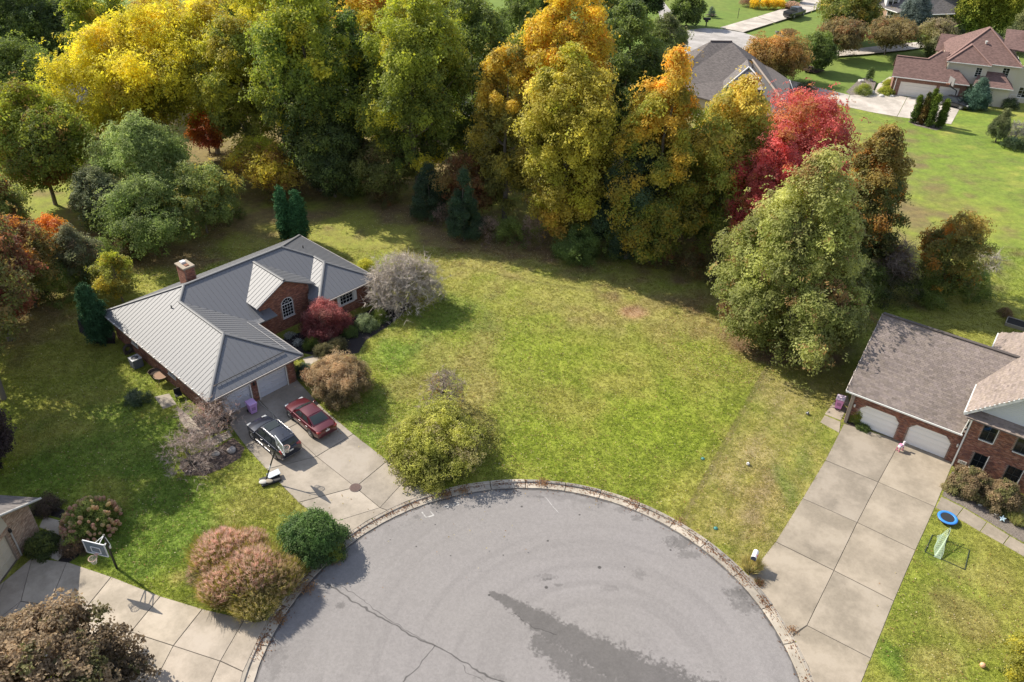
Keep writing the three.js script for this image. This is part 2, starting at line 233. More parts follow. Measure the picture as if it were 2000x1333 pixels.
    for (const q of rough) { const dx = (x - q.p.x) / q.a, dz = (z - q.p.z) / q.b, d = dx * dx + dz * dz; if (d < 2) { v *= 1 - 0.34 * q.k * (1 - sst(0.2, 1.4, d + jag * 1.6)); } }
    for (const q of spots) { const d = Math.hypot(x - q.p.x, z - q.p.z); if (d < q.r * 1.4) v *= 1 - 0.7 * (1 - sst(0.6, 1.3, d / q.r)); }
    for (let c = 0; c < cracks.length; c++) { const b = cb[c]; if (x < b[0] || x > b[1] || z < b[2] || z > b[3]) continue; const d = segDist(x + (fz - .5) * 0.16, z + (vnoise(x * 3, z * 3 + 30) - .5) * 0.16, cracks[c][0]); v *= 1 - 0.6 * (1 - sst(0.4, 1.0, d / (cracks[c][1] * .72))); }
    let R = v * 1.045, G = v * 0.985, B = v * (0.97 + blue);
    for (let c = 0; c < paint.length; c++) { const b = pb[c]; if (x < b[0] || x > b[1] || z < b[2] || z > b[3]) continue; const d = segDist(x, z, paint[c][0]), w = (1 - sst(0.5, 1.2, d / paint[c][1])) * (0.1 + 0.45 * fn); R = lerp(R, .7, w); G = lerp(G, .7, w); B = lerp(B, .68, w); }
    buf[k] = s8(R); buf[k + 1] = s8(G); buf[k + 2] = s8(B); buf[k + 3] = 255;
  }
  const tex = dataTex(N, N, buf);
  struct('road', worldUV(sheet(circ(14.68), ROADY), X0, Z0, SZ, SZ), new THREE.MeshStandardMaterial({ map: tex, roughness: 0.92 }));
}
// concrete look shared by slabs, kerbs and paths: one grain texture, several tones
const concTex = (() => {
  const N = 1024, buf = new Uint8Array(N * N * 4), r0 = rng(31), wn = (x, y, p) => { const i = Math.floor(x), j = Math.floor(y); let u = x - i, w = y - j; u = u * u * (3 - 2 * u); w = w * w * (3 - 2 * w); const L = (a, b) => lat(((a % p) + p) % p, ((b % p) + p) % p); return lerp(lerp(L(i, j), L(i + 1, j), u), lerp(L(i, j + 1), L(i + 1, j + 1), u), w); };
  for (let j = 0; j < N; j++) for (let i = 0; i < N; i++) {
    const k = (j * N + i) * 4, x = i / N, y = j / N, blot = .5 * wn(x * 8, y * 8, 8) + .28 * wn(x * 16, y * 16, 16) + .22 * wn(x * 48, y * 48, 48), dk = sst(.62, .85, wn(x * 6 + .5, y * 6, 6)), n = 0.70 + 0.32 * sst(0.2, 0.8, blot) - .14 * dk + 0.13 * (r0() - 0.5) + .10 * (wn(x * 128, y * 128, 128) - .5) - (r0() < .004 ? .25 : 0);
    buf[k] = s8(n); buf[k + 1] = s8(n * 0.99); buf[k + 2] = s8(n * (0.95 + .04 * blot)); buf[k + 3] = 255;
  }
  return dataTex(N, N, buf, true, true);
})();
const concrete = (r, g, b, rough = 0.9) => new THREE.MeshStandardMaterial({ color: C(r, g, b), map: concTex, roughness: rough, side: THREE.DoubleSide });
const M_KERB = [concrete(0.46, 0.41, 0.35), concrete(0.41, 0.37, 0.32), concrete(0.50, 0.45, 0.38), concrete(0.30, 0.28, 0.26)];
{ // kerb and gutter, piece by piece round the circle
  const kerb = structGroup('kerb', 'concrete kerb and gutter round the turning circle');
  const rr = rng(41); let a = 58;
  const drive = (d) => (d > 218 && d < 245) || (d > 336 || d < 4) || (d > 168 && d < 195.5);
  let n = 0;
  while (a < 482) {
    const step = 9.2 + rr() * 1.6, a0 = a + 0.09, a1 = Math.min(a + step, 482) - 0.09, A = [], B = [], D = [];
    for (let i = 0; i <= 6; i++) { const t = lerp(a0, a1, i / 6); A.push(polar(t, 14.54 + (rr() - .5) * 0.03)); B.push(polar(t, 15.02)); D.push(polar(t, 15.27)); }
    const low = drive(((a0 + a1) / 2 + 360) % 360), m = M_KERB[(rr() * 3) | 0];
    part(kerb, 'gutter', worldUV(slab([...A, ...B.slice().reverse()], -0.06 + rr() * 0.01, 0.3, 0.012), 0, 0, 8, 8), m);
    part(kerb, 'kerb_stone', worldUV(slab([...B.map((p) => p), ...D.slice().reverse()], low ? 0.014 : 0.045 + rr() * 0.02, 0.4, 0.03), 0, 0, 8, 8), M_KERB[low ? 1 : 1 + ((rr() * 3) | 0) % 3]);
    a += step; n++;
  }
}
// ------------------------------------------------------------------ driveways and paths: every cast panel its own slab
function slabStructure(name, label, quads, tones, y = 0.03, thick = 0.14) {
  const g = structGroup(name, label), r = rng(quads.length * 77 + 3);
  quads.forEach((q, i) => { keepOff(q); const cx = q.reduce((s, p) => s + p[0], 0) / q.length, cz = q.reduce((s, p) => s + p[1], 0) / q.length; const s = 0.985, c = q.map((p) => { const d = Math.hypot(p[0] - cx, p[1] - cz), k = (d - 0.026) / d; return [cx + (p[0] - cx) * k, cz + (p[1] - cz) * k]; });
    part(g, 'concrete_slab', worldUV(slab(c, y + (r() - .5) * 0.012, thick, 0.012), r() * 9, r() * 9, 14, 14), tones[(r() * tones.length) | 0]); });
  // dark joint bed
  return g;
}
const grid = (L, R, k) => { // quads between two chains of points
  const q = []; for (let i = 1; i < L.length; i++) q.push([L[i - 1], R[i - 1], R[i], L[i]]); return q;
};
const pp = (a) => a.map(([x, y, k]) => { const q = gp(x, y, 0.03); if (!k) return q; const d = Math.hypot(q[0] - ROAD.x, q[1] - ROAD.z); return [ROAD.x + (q[0] - ROAD.x) * 15.25 / d, ROAD.z + (q[1] - ROAD.z) * 15.25 / d]; }); // k: a point on the kerb line
const T_R = [concrete(0.385, 0.332, 0.265), concrete(0.365, 0.317, 0.256), concrete(0.34, 0.297, 0.245), concrete(0.395, 0.342, 0.275)];
const T_L = [concrete(0.40, 0.352, 0.295), concrete(0.36, 0.318, 0.27), concrete(0.42, 0.37, 0.31)];
const T_B = [concrete(0.46, 0.40, 0.335), concrete(0.44, 0.385, 0.325), concrete(0.48, 0.42, 0.345)];
const jointMat = std(0.07, 0.06, 0.05, 0.95);
function bed(name, pts, y, mat) { keepOff(pts); return struct(name, sheet(pts, y), mat); }
{ // right-hand drive
  const L = pp([[1649, 828], [1612.5, 899.3], [1568, 973.9], [1515.5, 1058.7], [1487, 1112, 1]]);
  const Cn = pp([[1760, 861], [1715.9, 942], [1674.9, 1020.9], [1629.4, 1114.8], [1576.8, 1222.3]]);
  const Rr = pp([[1863, 903], [1827.3, 990.4], [1788.8, 1075.5], [1746.7, 1174.3], [1701.9, 1286.5], [1672, 1362]]), E1 = pp([[1560, 1238, 1], [1531, 1194, 1], [1493, 1149, 1]]), E2 = pp([[1640, 1372, 1], [1602, 1300, 1], [1562, 1241, 1]]);
  const q = [...grid(L.slice(0, 4), Cn.slice(0, 4)), [L[3], Cn[3], Cn[4], ...E1, L[4]], ...grid(Cn, Rr.slice(0, 5)), [Cn[4], Rr[4], Rr[5], ...E2]];
  slabStructure('driveway', 'wide pale concrete drive to the brick house with two white garage doors', q, T_R);
  bed('joint_bed', [L[0], Cn[0], Rr[0], Rr[1], Rr[2], Rr[3], Rr[4], Rr[5], ...E2, ...E1.slice(1), L[4], L[3], L[2], L[1]], 0.006, jointMat);
}
{ // left-hand drive with the two parked cars
  const L = pp([[424, 797], [480, 873], [520, 917], [583, 982], [640, 1024], [690, 1062, 1]]);
  const Cn = pp([[495, 770], [560, 838], [618, 892], [694, 952], [742, 992], [768, 1012, 1]]), E3 = pp([[730, 1032, 1], [800, 988, 1]]);
  const Rr = pp([[578, 740], [633, 800], [690, 848], [757, 900], [797, 932], [838, 965, 1]]);
  const q = [...grid(L.slice(0, 5), Cn.slice(0, 5)), ...grid(Cn.slice(0, 5), Rr.slice(0, 5)), [L[4], Cn[4], Cn[5], E3[0], L[5]], [Cn[4], Rr[4], Rr[5], E3[1], Cn[5]]];
  slabStructure('driveway', 'concrete drive with parked cars in front of the grey metal roofed house', q, T_L);
  bed('joint_bed', [...L, E3[0], Cn[5], E3[1], ...Rr.slice().reverse()], 0.006, jointMat);
}
{ // fan shaped drive at bottom left
  const A = pp([[-60, 1190], [8, 1135], [62, 1090], [130, 1098], [217, 1127], [313, 1165], [395, 1190], [478, 1209], [531, 1214, 1]]);
  const Bm = pp([[-80, 1262], [-30, 1230], [40, 1175], [95, 1183], [155, 1203], [255, 1235], [338, 1262], [430, 1292], [487, 1313, 1]]);
  const Cc = pp([[-120, 1340], [-70, 1300], [-10, 1250], [30, 1270], [90, 1295], [200, 1335], [285, 1365], [385, 1395], [455, 1410, 1]]);
  const q = [...grid(A, Bm), ...grid(Bm, Cc)];
  slabStructure('driveway', 'fan shaped concrete drive under the basketball hoop beside the tan garage', q, T_B);
  bed('joint_bed', [...A, Bm[8], ...Cc.slice().reverse(), Bm[0]], 0.006, jointMat);
}
{ // path to the right-hand front door and the apron beside its garage
  const U = pp([[1839, 970], [1883, 992], [1929, 1020], [1973, 1047], [2040, 1085]]), D = pp([[1828, 992], [1868, 1011], [1915, 1039], [1960, 1064], [2030, 1105]]);
  slabStructure('path', 'narrow concrete path along the planting bed of the brick house', grid(U, D), T_R);
  slabStructure('path', 'small concrete apron with the pink bin beside the brick garage', [pp([[1629, 785], [1656, 796], [1643, 822], [1611, 809]]), pp([[1611, 811], [1643, 824], [1640, 846], [1602, 825]]), pp([[1657, 772], [1660, 790], [1656, 795], [1631, 783]])], T_R);
  const W1 = pp([[165, 1050], [120, 1037], [70, 1010], [60, 1024]]), _ = 0;
  slabStructure('path', 'shaded concrete path beside the hydrangea and the tan garage', [pp([[85, 1008], [145, 1025], [125, 1050], [75, 1030]]), pp([[120, 1049], [147, 1055], [112, 1096], [84, 1086]])], T_B);
  slabStructure('path', 'worn flagstone path from the left-hand drive round the garage corner', [pp([[300, 775], [330, 768], [345, 790], [318, 800]]), pp([[345, 792], [372, 815], [400, 850], [380, 858], [350, 822]]), pp([[392, 862], [448, 840], [455, 852], [408, 877]])], T_L, 0.02, 0.1);
  slabStructure('path', 'curved concrete path between the clipped bushes and the garage', [pp([[590, 700], [622, 690], [628, 700], [600, 716]]), pp([[597, 716], [612, 730], [606, 752], [592, 738]])], T_L, 0.02, 0.1);
}
const mulchTex = (a, b, seed) => { const N = 256, buf = new Uint8Array(N * N * 4), r = rng(seed); for (let i = 0; i < N * N; i++) { const t = r() * r(), w = 0.5 + r(); for (let c = 0; c < 3; c++) buf[i * 4 + c] = s8(lerp(a[c], b[c], t) * w); buf[i * 4 + 3] = 255; } return dataTex(N, N, buf, true, true); };
const mulchMat = (a, b, seed) => new THREE.MeshStandardMaterial({ map: mulchTex(a, b, seed), roughness: 1 });
const M_MULCH = mulchMat([0.035, 0.026, 0.024], [0.20, 0.14, 0.11], 51), M_MULCHD = mulchMat([0.014, 0.012, 0.013], [0.07, 0.055, 0.05], 52), M_STONE = mulchMat([0.10, 0.085, 0.075], [0.42, 0.36, 0.31], 53), M_BARK = mulchMat([0.05, 0.032, 0.03], [0.18, 0.12, 0.10], 54);
function mulch(name, px, mat, y = 0.01) { const p = px.map(([x, y2]) => { const q = gp(x, y2), d = Math.hypot(q[0] - ROAD.x, q[1] - ROAD.z); return d < 15.28 ? [ROAD.x + (q[0] - ROAD.x) * 15.28 / d, ROAD.z + (q[1] - ROAD.z) * 15.28 / d] : q; }); const g = worldUV(sheet(p, y), 0, 0, 4, 4); keepOff(p); return struct(name, g, mat); }
mulch('planting_bed', [[352, 900], [385, 885], [415, 880], [455, 855], [478, 875], [470, 895], [430, 918], [400, 930], [365, 930], [350, 915]], M_MULCH);
mulch('planting_bed', [[385, 855], [420, 848], [448, 838], [440, 812], [425, 800], [380, 812], [360, 830]], M_MULCHD, 0.012);
mulch('planting_bed', [[560, 655], [640, 640], [700, 615], [760, 590], [800, 570], [815, 580], [790, 610], [755, 640], [715, 665], [700, 690], [640, 700], [590, 690], [545, 672]], M_MULCHD);
mulch('planting_bed', [[1840, 969], [1860, 922], [1900, 930], [1960, 960], [2020, 1000], [2040, 1084], [1973, 1046], [1929, 1019], [1883, 991]], M_STONE);
mulch('planting_bed', [[68, 1084], [78, 1040], [140, 1050], [112, 1070], [84, 1090]], M_MULCHD);
mulch('planting_bed', [[112, 1098], [150, 1050], [165, 1030], [205, 1030], [190, 1050], [150, 1090], [135, 1100]], M_MULCHD);
mulch('planting_bed', [[60, 1010], [85, 985], [140, 1000], [150, 1022], [90, 1006]], M_MULCHD);
mulch('planting_bed', [[150, 625], [170, 615], [225, 650], [225, 672], [190, 672], [155, 650]], M_MULCHD);
mulch('planting_bed', [[600, 1120], [620, 1090], [668, 1075], [688, 1062], [672, 1080], [640, 1105], [612, 1135]], M_MULCH);
mulch('planting_bed', [[1656, 798], [1672, 800], [1680, 835], [1668, 838], [1648, 826]], M_MULCH);
// ------------------------------------------------------------------ building kit: a house is a Group; x along its front, y up, z towards its front (v counts backwards)
const V3 = (x, y, z) => new THREE.Vector3(x, y, z);
const P = (u, v, h) => V3(u, h, -v);
function roofSlab(pts, t = 0.14) { // a roof plane with thickness, t down
  const n = pts.length, pos = [], A = pts.map((p) => p.clone()), B = pts.map((p) => V3(p.x, p.y - t, p.z));
  const nrm = V3(0, 0, 0); for (let i = 0; i < n; i++) { const a = A[i], b = A[(i + 1) % n]; nrm.x += (a.y - b.y) * (a.z + b.z); nrm.y += (a.z - b.z) * (a.x + b.x); nrm.z += (a.x - b.x) * (a.y + b.y); }
  nrm.normalize(); if (nrm.y < 0) { A.reverse(); B.reverse(); nrm.negate(); }
  const ax = V3(nrm.z, 0, -nrm.x); if (ax.lengthSq() < 1e-6) ax.set(1, 0, 0); ax.normalize(); const ay = nrm.clone().cross(ax);
  const flat = A.map((p) => new THREE.Vector2(p.dot(ax), p.dot(ay))), tri = THREE.ShapeUtils.triangulateShape(flat, []);
  const uv = [], put = (p) => { pos.push(p.x, p.y, p.z); uv.push(p.dot(ax), p.dot(ay)); };
  for (const [a, b, c] of tri) { put(A[a]); put(A[b]); put(A[c]); put(B[a]); put(B[c]); put(B[b]); }
  for (let i = 0; i < n; i++) { const j = (i + 1) % n; put(A[i]); put(B[i]); put(A[j]); put(A[j]); put(B[i]); put(B[j]); }
  const g = new THREE.BufferGeometry(); g.setAttribute('position', new THREE.Float32BufferAttribute(pos, 3)); g.setAttribute('uv', new THREE.Float32BufferAttribute(uv, 2)); g.computeVertexNormals();
  g.userData = { A, nrm, ax, ay, flat }; return g;
}
function spans(flat, x) { const ys = []; for (let i = 0, j = flat.length - 1; i < flat.length; j = i++) { const a = flat[i], b = flat[j]; if ((a.x > x) !== (b.x > x)) ys.push(a.y + (b.y - a.y) * (x - a.x) / (b.x - a.x)); } return ys.sort((a, b) => a - b); }
function frameOf(g) { const { A, nrm, ax, ay } = g.userData, d = nrm.dot(A[0]); return (x, y, up = 0) => V3(0, 0, 0).addScaledVector(ax, x).addScaledVector(ay, y).addScaledVector(nrm, d + up); }
function seams(g, pitch, w = 0.045, h = 0.045) { // raised ribs running down the slope
  const { flat, nrm, ax, ay } = g.userData, F = frameOf(g), out = [], x0 = Math.min(...flat.map((p) => p.x)), x1 = Math.max(...flat.map((p) => p.x));
  const basis = new THREE.Matrix4().makeBasis(ax, nrm, ax.clone().cross(nrm));
  for (let x = x0 + pitch * 0.5; x < x1; x += pitch) { const s = spans(flat, x); for (let i = 0; i + 1 < s.length; i += 2) { const L = s[i + 1] - s[i] - 0.06; if (L < 0.2) continue; const b = new THREE.BoxGeometry(w, h, L); b.applyMatrix4(basis); const c = F(x, (s[i] + s[i + 1]) / 2, h / 2 + 0.001); b.translate(c.x, c.y, c.z); out.push(b); } }
  return out.length ? merge(out) : null;
}
function shingles(parent, g, tone, seed, w = 0.31, e = 0.15) { // overlapping tabs, one small piece each
  const { flat, nrm, ax, ay } = g.userData, F = frameOf(g), r = rng(seed), k = new Copies(), m = new THREE.Matrix4();
  const x0 = Math.min(...flat.map((p) => p.x)), x1 = Math.max(...flat.map((p) => p.x)), y0 = Math.min(...flat.map((p) => p.y)), y1 = Math.max(...flat.map((p) => p.y));
  const lowAtY0 = ay.y > 0; let row = 0;
  const tilt = 0.05 * (lowAtY0 ? 1 : -1), zz = ax.clone().cross(nrm).multiplyScalar(1), up = nrm.clone().addScaledVector(ay, -tilt).normalize(), yy = ay.clone().addScaledVector(nrm, tilt * -1).normalize();
  for (let y = y0 + e / 2; y < y1; y += e, row++) for (let x = x0 + (row % 2 ? w / 2 : 0) + (row % 3) * 0.04; x < x1; x += w) {
    if (!inPoly(x, y, g.userData.arr ??= flat.map((p) => [p.x, p.y]))) continue;
    const c = F(x, y, 0.012), n = fbm(x * 0.35 + seed, y * 0.35, 3), b = 0.62 + 0.34 * r() + 0.3 * n + (r() < 0.1 ? -0.15 : 0), wv = (w - 0.012), dv = e + 0.02;
    k.raw([ax.x * wv, ax.y * wv, ax.z * wv, 0, up.x * 0.02, up.y * 0.02, up.z * 0.02, 0, -yy.x * dv, -yy.y * dv, -yy.z * dv, 0, c.x, c.y, c.z, 1], tone[0] * b, tone[1] * b, tone[2] * b * (0.96 + 0.08 * r()));
  }
  return k.build(parent, 'shingles', UNIT, M_GRIT, true);
}
const UNIT = new THREE.BoxGeometry(1, 1, 1), M_GRIT = new THREE.MeshStandardMaterial({ color: 0xffffff, roughness: 0.95 });
const shingleTex = (seed) => { const N = 512, buf = new Uint8Array(N * N * 4), r = rng(seed); for (let row = 0; row < 64; row++) { let x = 0; const off = (row % 2) * 8; const tone = []; for (let i = 0; i < 32; i++) tone.push(0.62 + 0.38 * r()); for (let y = 0; y < 8; y++) for (let x = 0; x < N; x++) { const k = ((row * 8 + y) * N + x) * 4, t = tone[(((x + off) & 511) >> 4)] * (y === 7 ? 0.55 : 1) * (((x + off) & 15) === 0 ? 0.75 : 1) * (0.9 + 0.2 * r()); buf[k] = buf[k + 1] = buf[k + 2] = s8(t); buf[k + 3] = 255; } } const t = dataTex(N, N, buf, true, true); t.repeat.set(1 / 9.6, 1 / 9.6); return t; };
const SH_T = shingleTex(61);
const shingleMat = (r, g, b) => new THREE.MeshStandardMaterial({ color: C(r, g, b), map: SH_T, bumpMap: SH_T, bumpScale: 0.02, roughness: 0.95, side: THREE.DoubleSide });
// a wall panel: outline in (along, height); holes; set on the line from a to b (ground points in house frame [u, v]), t thick inwards
function wallGeo(out, holes, t = 0.2) { const s = new THREE.Shape(out.map((p) => new THREE.Vector2(...p))); for (const h of holes) s.holes.push(new THREE.Path(h.map((p) => new THREE.Vector2(...p)))); const g = new THREE.ExtrudeGeometry(s, { depth: t, bevelEnabled: false }); g.translate(0, 0, -t); return g; }
const rect = (x0, y0, x1, y1) => [[x0, y0], [x1, y0], [x1, y1], [x0, y1]];
function onWall(o, u, v, face) { o.position.set(u, 0, -v); o.rotation.y = face; return o; } // face 0 looks to the front, PI/2 to +u
function bricks(parent, out, holes, tones, seed) {
  const r = rng(seed), k = new Copies(), L = 0.203, H = 0.0677, bw = 0.193, bh = 0.057, x0 = Math.min(...out.map((p) => p[0])), x1 = Math.max(...out.map((p) => p[0])), y0 = Math.min(...out.map((p) => p[1])), y1 = Math.max(...out.map((p) => p[1]));
  let row = 0; for (let y = y0 + H / 2; y < y1; y += H, row++) for (let x = x0 + (row % 2) * L / 2 + 0.05; x < x1; x += L) {
    if (!inPoly(x, y, out) || holes.some((h) => inPoly(x, y, h) || inPoly(x + .07, y, h) || inPoly(x - .07, y, h))) continue;
    const t = tones[(r() * tones.length) | 0], b = 0.75 + 0.5 * r(); k.raw([bw, 0, 0, 0, 0, bh, 0, 0, 0, 0, 0.03, 0, x, y, 0.004 + r() * 0.004, 1], t[0] * b, t[1] * b, t[2] * b);
  }
  return k.build(parent, 'bricks', UNIT, M_GRIT, true);
}
const BR_A = [[0.27, 0.115, 0.075], [0.22, 0.095, 0.07], [0.30, 0.14, 0.09], [0.17, 0.085, 0.07], [0.33, 0.18, 0.13]], BR_B = [[0.31, 0.135, 0.085], [0.26, 0.11, 0.075], [0.34, 0.165, 0.11], [0.22, 0.10, 0.075]];
const M_MORTAR = std(0.30, 0.25, 0.21), M_WHITE = std(0.72, 0.72, 0.70, 0.5), M_GLASS = phys(0.012, 0.016, 0.020, 0.06, { specularIntensity: 1 }), M_BLACK = std(0.02, 0.02, 0.022, 0.5), M_SOFFIT = std(0.5, 0.5, 0.48, 0.8), M_DARKTRIM = std(0.06, 0.06, 0.065, 0.6);
function brickWall(house, out, holes, u, v, face, tones, seed, name = 'wall') { const w = part(house, name, wallGeo(out, holes), M_MORTAR); onWall(w, u, v, face); bricks(w, out, holes, tones, seed); return w; }
function plainWall(house, out, holes, u, v, face, mat, t = 0.2) { const w = part(house, 'wall', wallGeo(out, holes, t), mat); return onWall(w, u, v, face); }
function sidingWall(house, out, holes, u, v, face, mat, course = 0.16) { // lapped boards over a backing
  const w = plainWall(house, out, holes, u, v, face, mat); const g = [], y0 = Math.min(...out.map((p) => p[1])), y1 = Math.max(...out.map((p) => p[1])), flat = out.map((p) => ({ x: p[1], y: p[0] }));
  for (let y = y0; y < y1; y += course) { const s = spans(flat, y + course / 2); for (let i = 0; i + 1 < s.length; i += 2) { let segs = [[s[i], s[i + 1]]]; for (const h of holes) { const hy0 = Math.min(...h.map((p) => p[1])), hy1 = Math.max(...h.map((p) => p[1])), hx0 = Math.min(...h.map((p) => p[0])), hx1 = Math.max(...h.map((p) => p[0])); if (y + course > hy0 && y < hy1) segs = segs.flatMap(([a, b]) => [[a, Math.min(b, hx0)], [Math.max(a, hx1), b]].filter(([p, q]) => q - p > 0.05)); } for (const [a, b] of segs) { const q = new THREE.BoxGeometry(b - a, course, 0.02); q.rotateX(0.06); q.translate((a + b) / 2, y + course / 2, 0.012); g.push(q); } } }
  if (g.length) { const m = part(w, 'siding_boards', merge(g), mat); m.userData.kind = 'stuff'; } return w;
}
// window set in a wall (child of the house): frame, panes, muntins
function windowIn(house, x0, y0, x1, y1, u, v, face, { cols = 2, rows = 2, frame = M_WHITE, sill = true, arch = 0, fw = 0.06 } = {}) {
  const w = part(house, 'window', (() => {
    const g = [box(fw, y1 - y0, 0.09, x0 + fw / 2, (y0 + y1) / 2, -0.03), box(fw, y1 - y0, 0.09, x1 - fw / 2, (y0 + y1) / 2, -0.03), box(x1 - x0 - 2 * fw, fw, 0.09, (x0 + x1) / 2, y0 + fw / 2, -0.03), box(x1 - x0 - 2 * fw, fw, 0.09, (x0 + x1) / 2, y1 - fw / 2, -0.03)];
    if (sill) g.push(box(x1 - x0 + 0.12, 0.05, 0.14, (x0 + x1) / 2, y0 - 0.026, 0.02));
    if (arch) { const s = new THREE.Shape(); s.absarc((x0 + x1) / 2, y1, (x1 - x0) / 2, 0, Math.PI); const hole = new THREE.Path(); hole.absarc((x0 + x1) / 2, y1 + 0.002, (x1 - x0) / 2 - fw, 0, Math.PI); s.holes.push(hole); const a = new THREE.ExtrudeGeometry(s, { depth: 0.09, bevelEnabled: false, curveSegments: 16 }); a.translate(0, 0, -0.075); g.push(a); }
    return merge(g);
  })(), frame);
  onWall(w, u, v, face);
  const gw = (x1 - x0 - 2 * fw) / cols, gh = (y1 - y0 - 2 * fw) / rows, mt = 0.028;
  for (let i = 0; i < cols; i++) for (let j = 0; j < rows; j++) part(w, 'pane', box(gw - mt, gh - mt, 0.012, x0 + fw + (i + .5) * gw, y0 + fw + (j + .5) * gh, -0.05), M_GLASS);
  const mu = []; for (let i = 1; i < cols; i++) mu.push(box(mt, y1 - y0 - 2 * fw, 0.03, x0 + fw + i * gw, (y0 + y1) / 2, -0.046)); for (let j = 1; j < rows; j++) mu.push(box(x1 - x0 - 2 * fw, mt, 0.032, (x0 + x1) / 2, y0 + fw + j * gh, -0.046));
  if (arch) { const cx = (x0 + x1) / 2, R = (x1 - x0) / 2 - fw; const s = new THREE.Shape(); s.absarc(cx, y1, R, 0, Math.PI); const a = new THREE.ExtrudeGeometry(s, { depth: 0.012, bevelEnabled: false, curveSegments: 16 }); a.translate(0, 0, -0.056); part(w, 'fanlight', a, M_GLASS);
    for (const t of [36, 72, 108, 144]) { const c = Math.cos(t * Math.PI / 180), s2 = Math.sin(t * Math.PI / 180); mu.push(rod([cx + c * R * .3, y1 + s2 * R * .3, -0.04], [cx + c * R, y1 + s2 * R, -0.04], 0.014, 0.014, 5)); } const tr = new THREE.TorusGeometry(R * 0.45, 0.014, 4, 14, Math.PI); tr.translate(cx, y1, -0.04); mu.push(tr); }
  if (mu.length) part(w, 'muntins', merge(mu), frame);
  return w;
}
function garageDoor(house, x0, x1, y1, u, v, face, mat, { rows = 4, cols = 4, cut = 0 } = {}) { // sections with recessed panels
  const d = part(house, 'garage_door', box(x1 - x0, y1, 0.05, (x0 + x1) / 2, y1 / 2, -0.17), mat); onWall(d, u, v, face);
  const rh = y1 / rows, cw = (x1 - x0) / cols;
  for (let j = 0; j < rows; j++) { const g = [box(x1 - x0 - 0.02, 0.05, 0.03, (x0 + x1) / 2, j * rh + 0.03, -0.132), box(x1 - x0 - 0.02, 0.05, 0.03, (x0 + x1) / 2, (j + 1) * rh - 0.035, -0.132)]; for (let i = 0; i <= cols; i++) g.push(box(0.07, rh - 0.13, 0.028, Math.min(x1 - 0.04, Math.max(x0 + 0.04, x0 + i * cw)), (j + .5) * rh, -0.132)); part(d, 'door_section', merge(g), mat); }
  return d;
}
const Q_Z = V3(0, 0, 1);
function lay(m, a, b, lift) { const d = b.clone().sub(a).normalize(), x = V3(d.z, 0, -d.x).normalize(), y = d.clone().cross(x); m.quaternion.setFromRotationMatrix(new THREE.Matrix4().makeBasis(x, y, d)); m.position.copy(a.clone().add(b).multiplyScalar(.5)).add(V3(0, lift, 0)); return m; }
function ridgeCap(house, list, mat, w = 0.28) { for (const [a, b] of list) { const L = b.distanceTo(a), g = new THREE.CylinderGeometry(w / 2, w / 2, L, 8); g.rotateX(Math.PI / 2); g.scale(1, 0.4, 1); lay(part(house, 'ridge_cap', g, mat), a, b, 0.02); } }
function gutter(house, list, mat) { for (const [a, b] of list) lay(part(house, 'gutter', box(0.11, 0.11, b.distanceTo(a)), mat), a, b, -0.08); }
const turnOf = (ux, uz) => Math.atan2(-uz, ux);

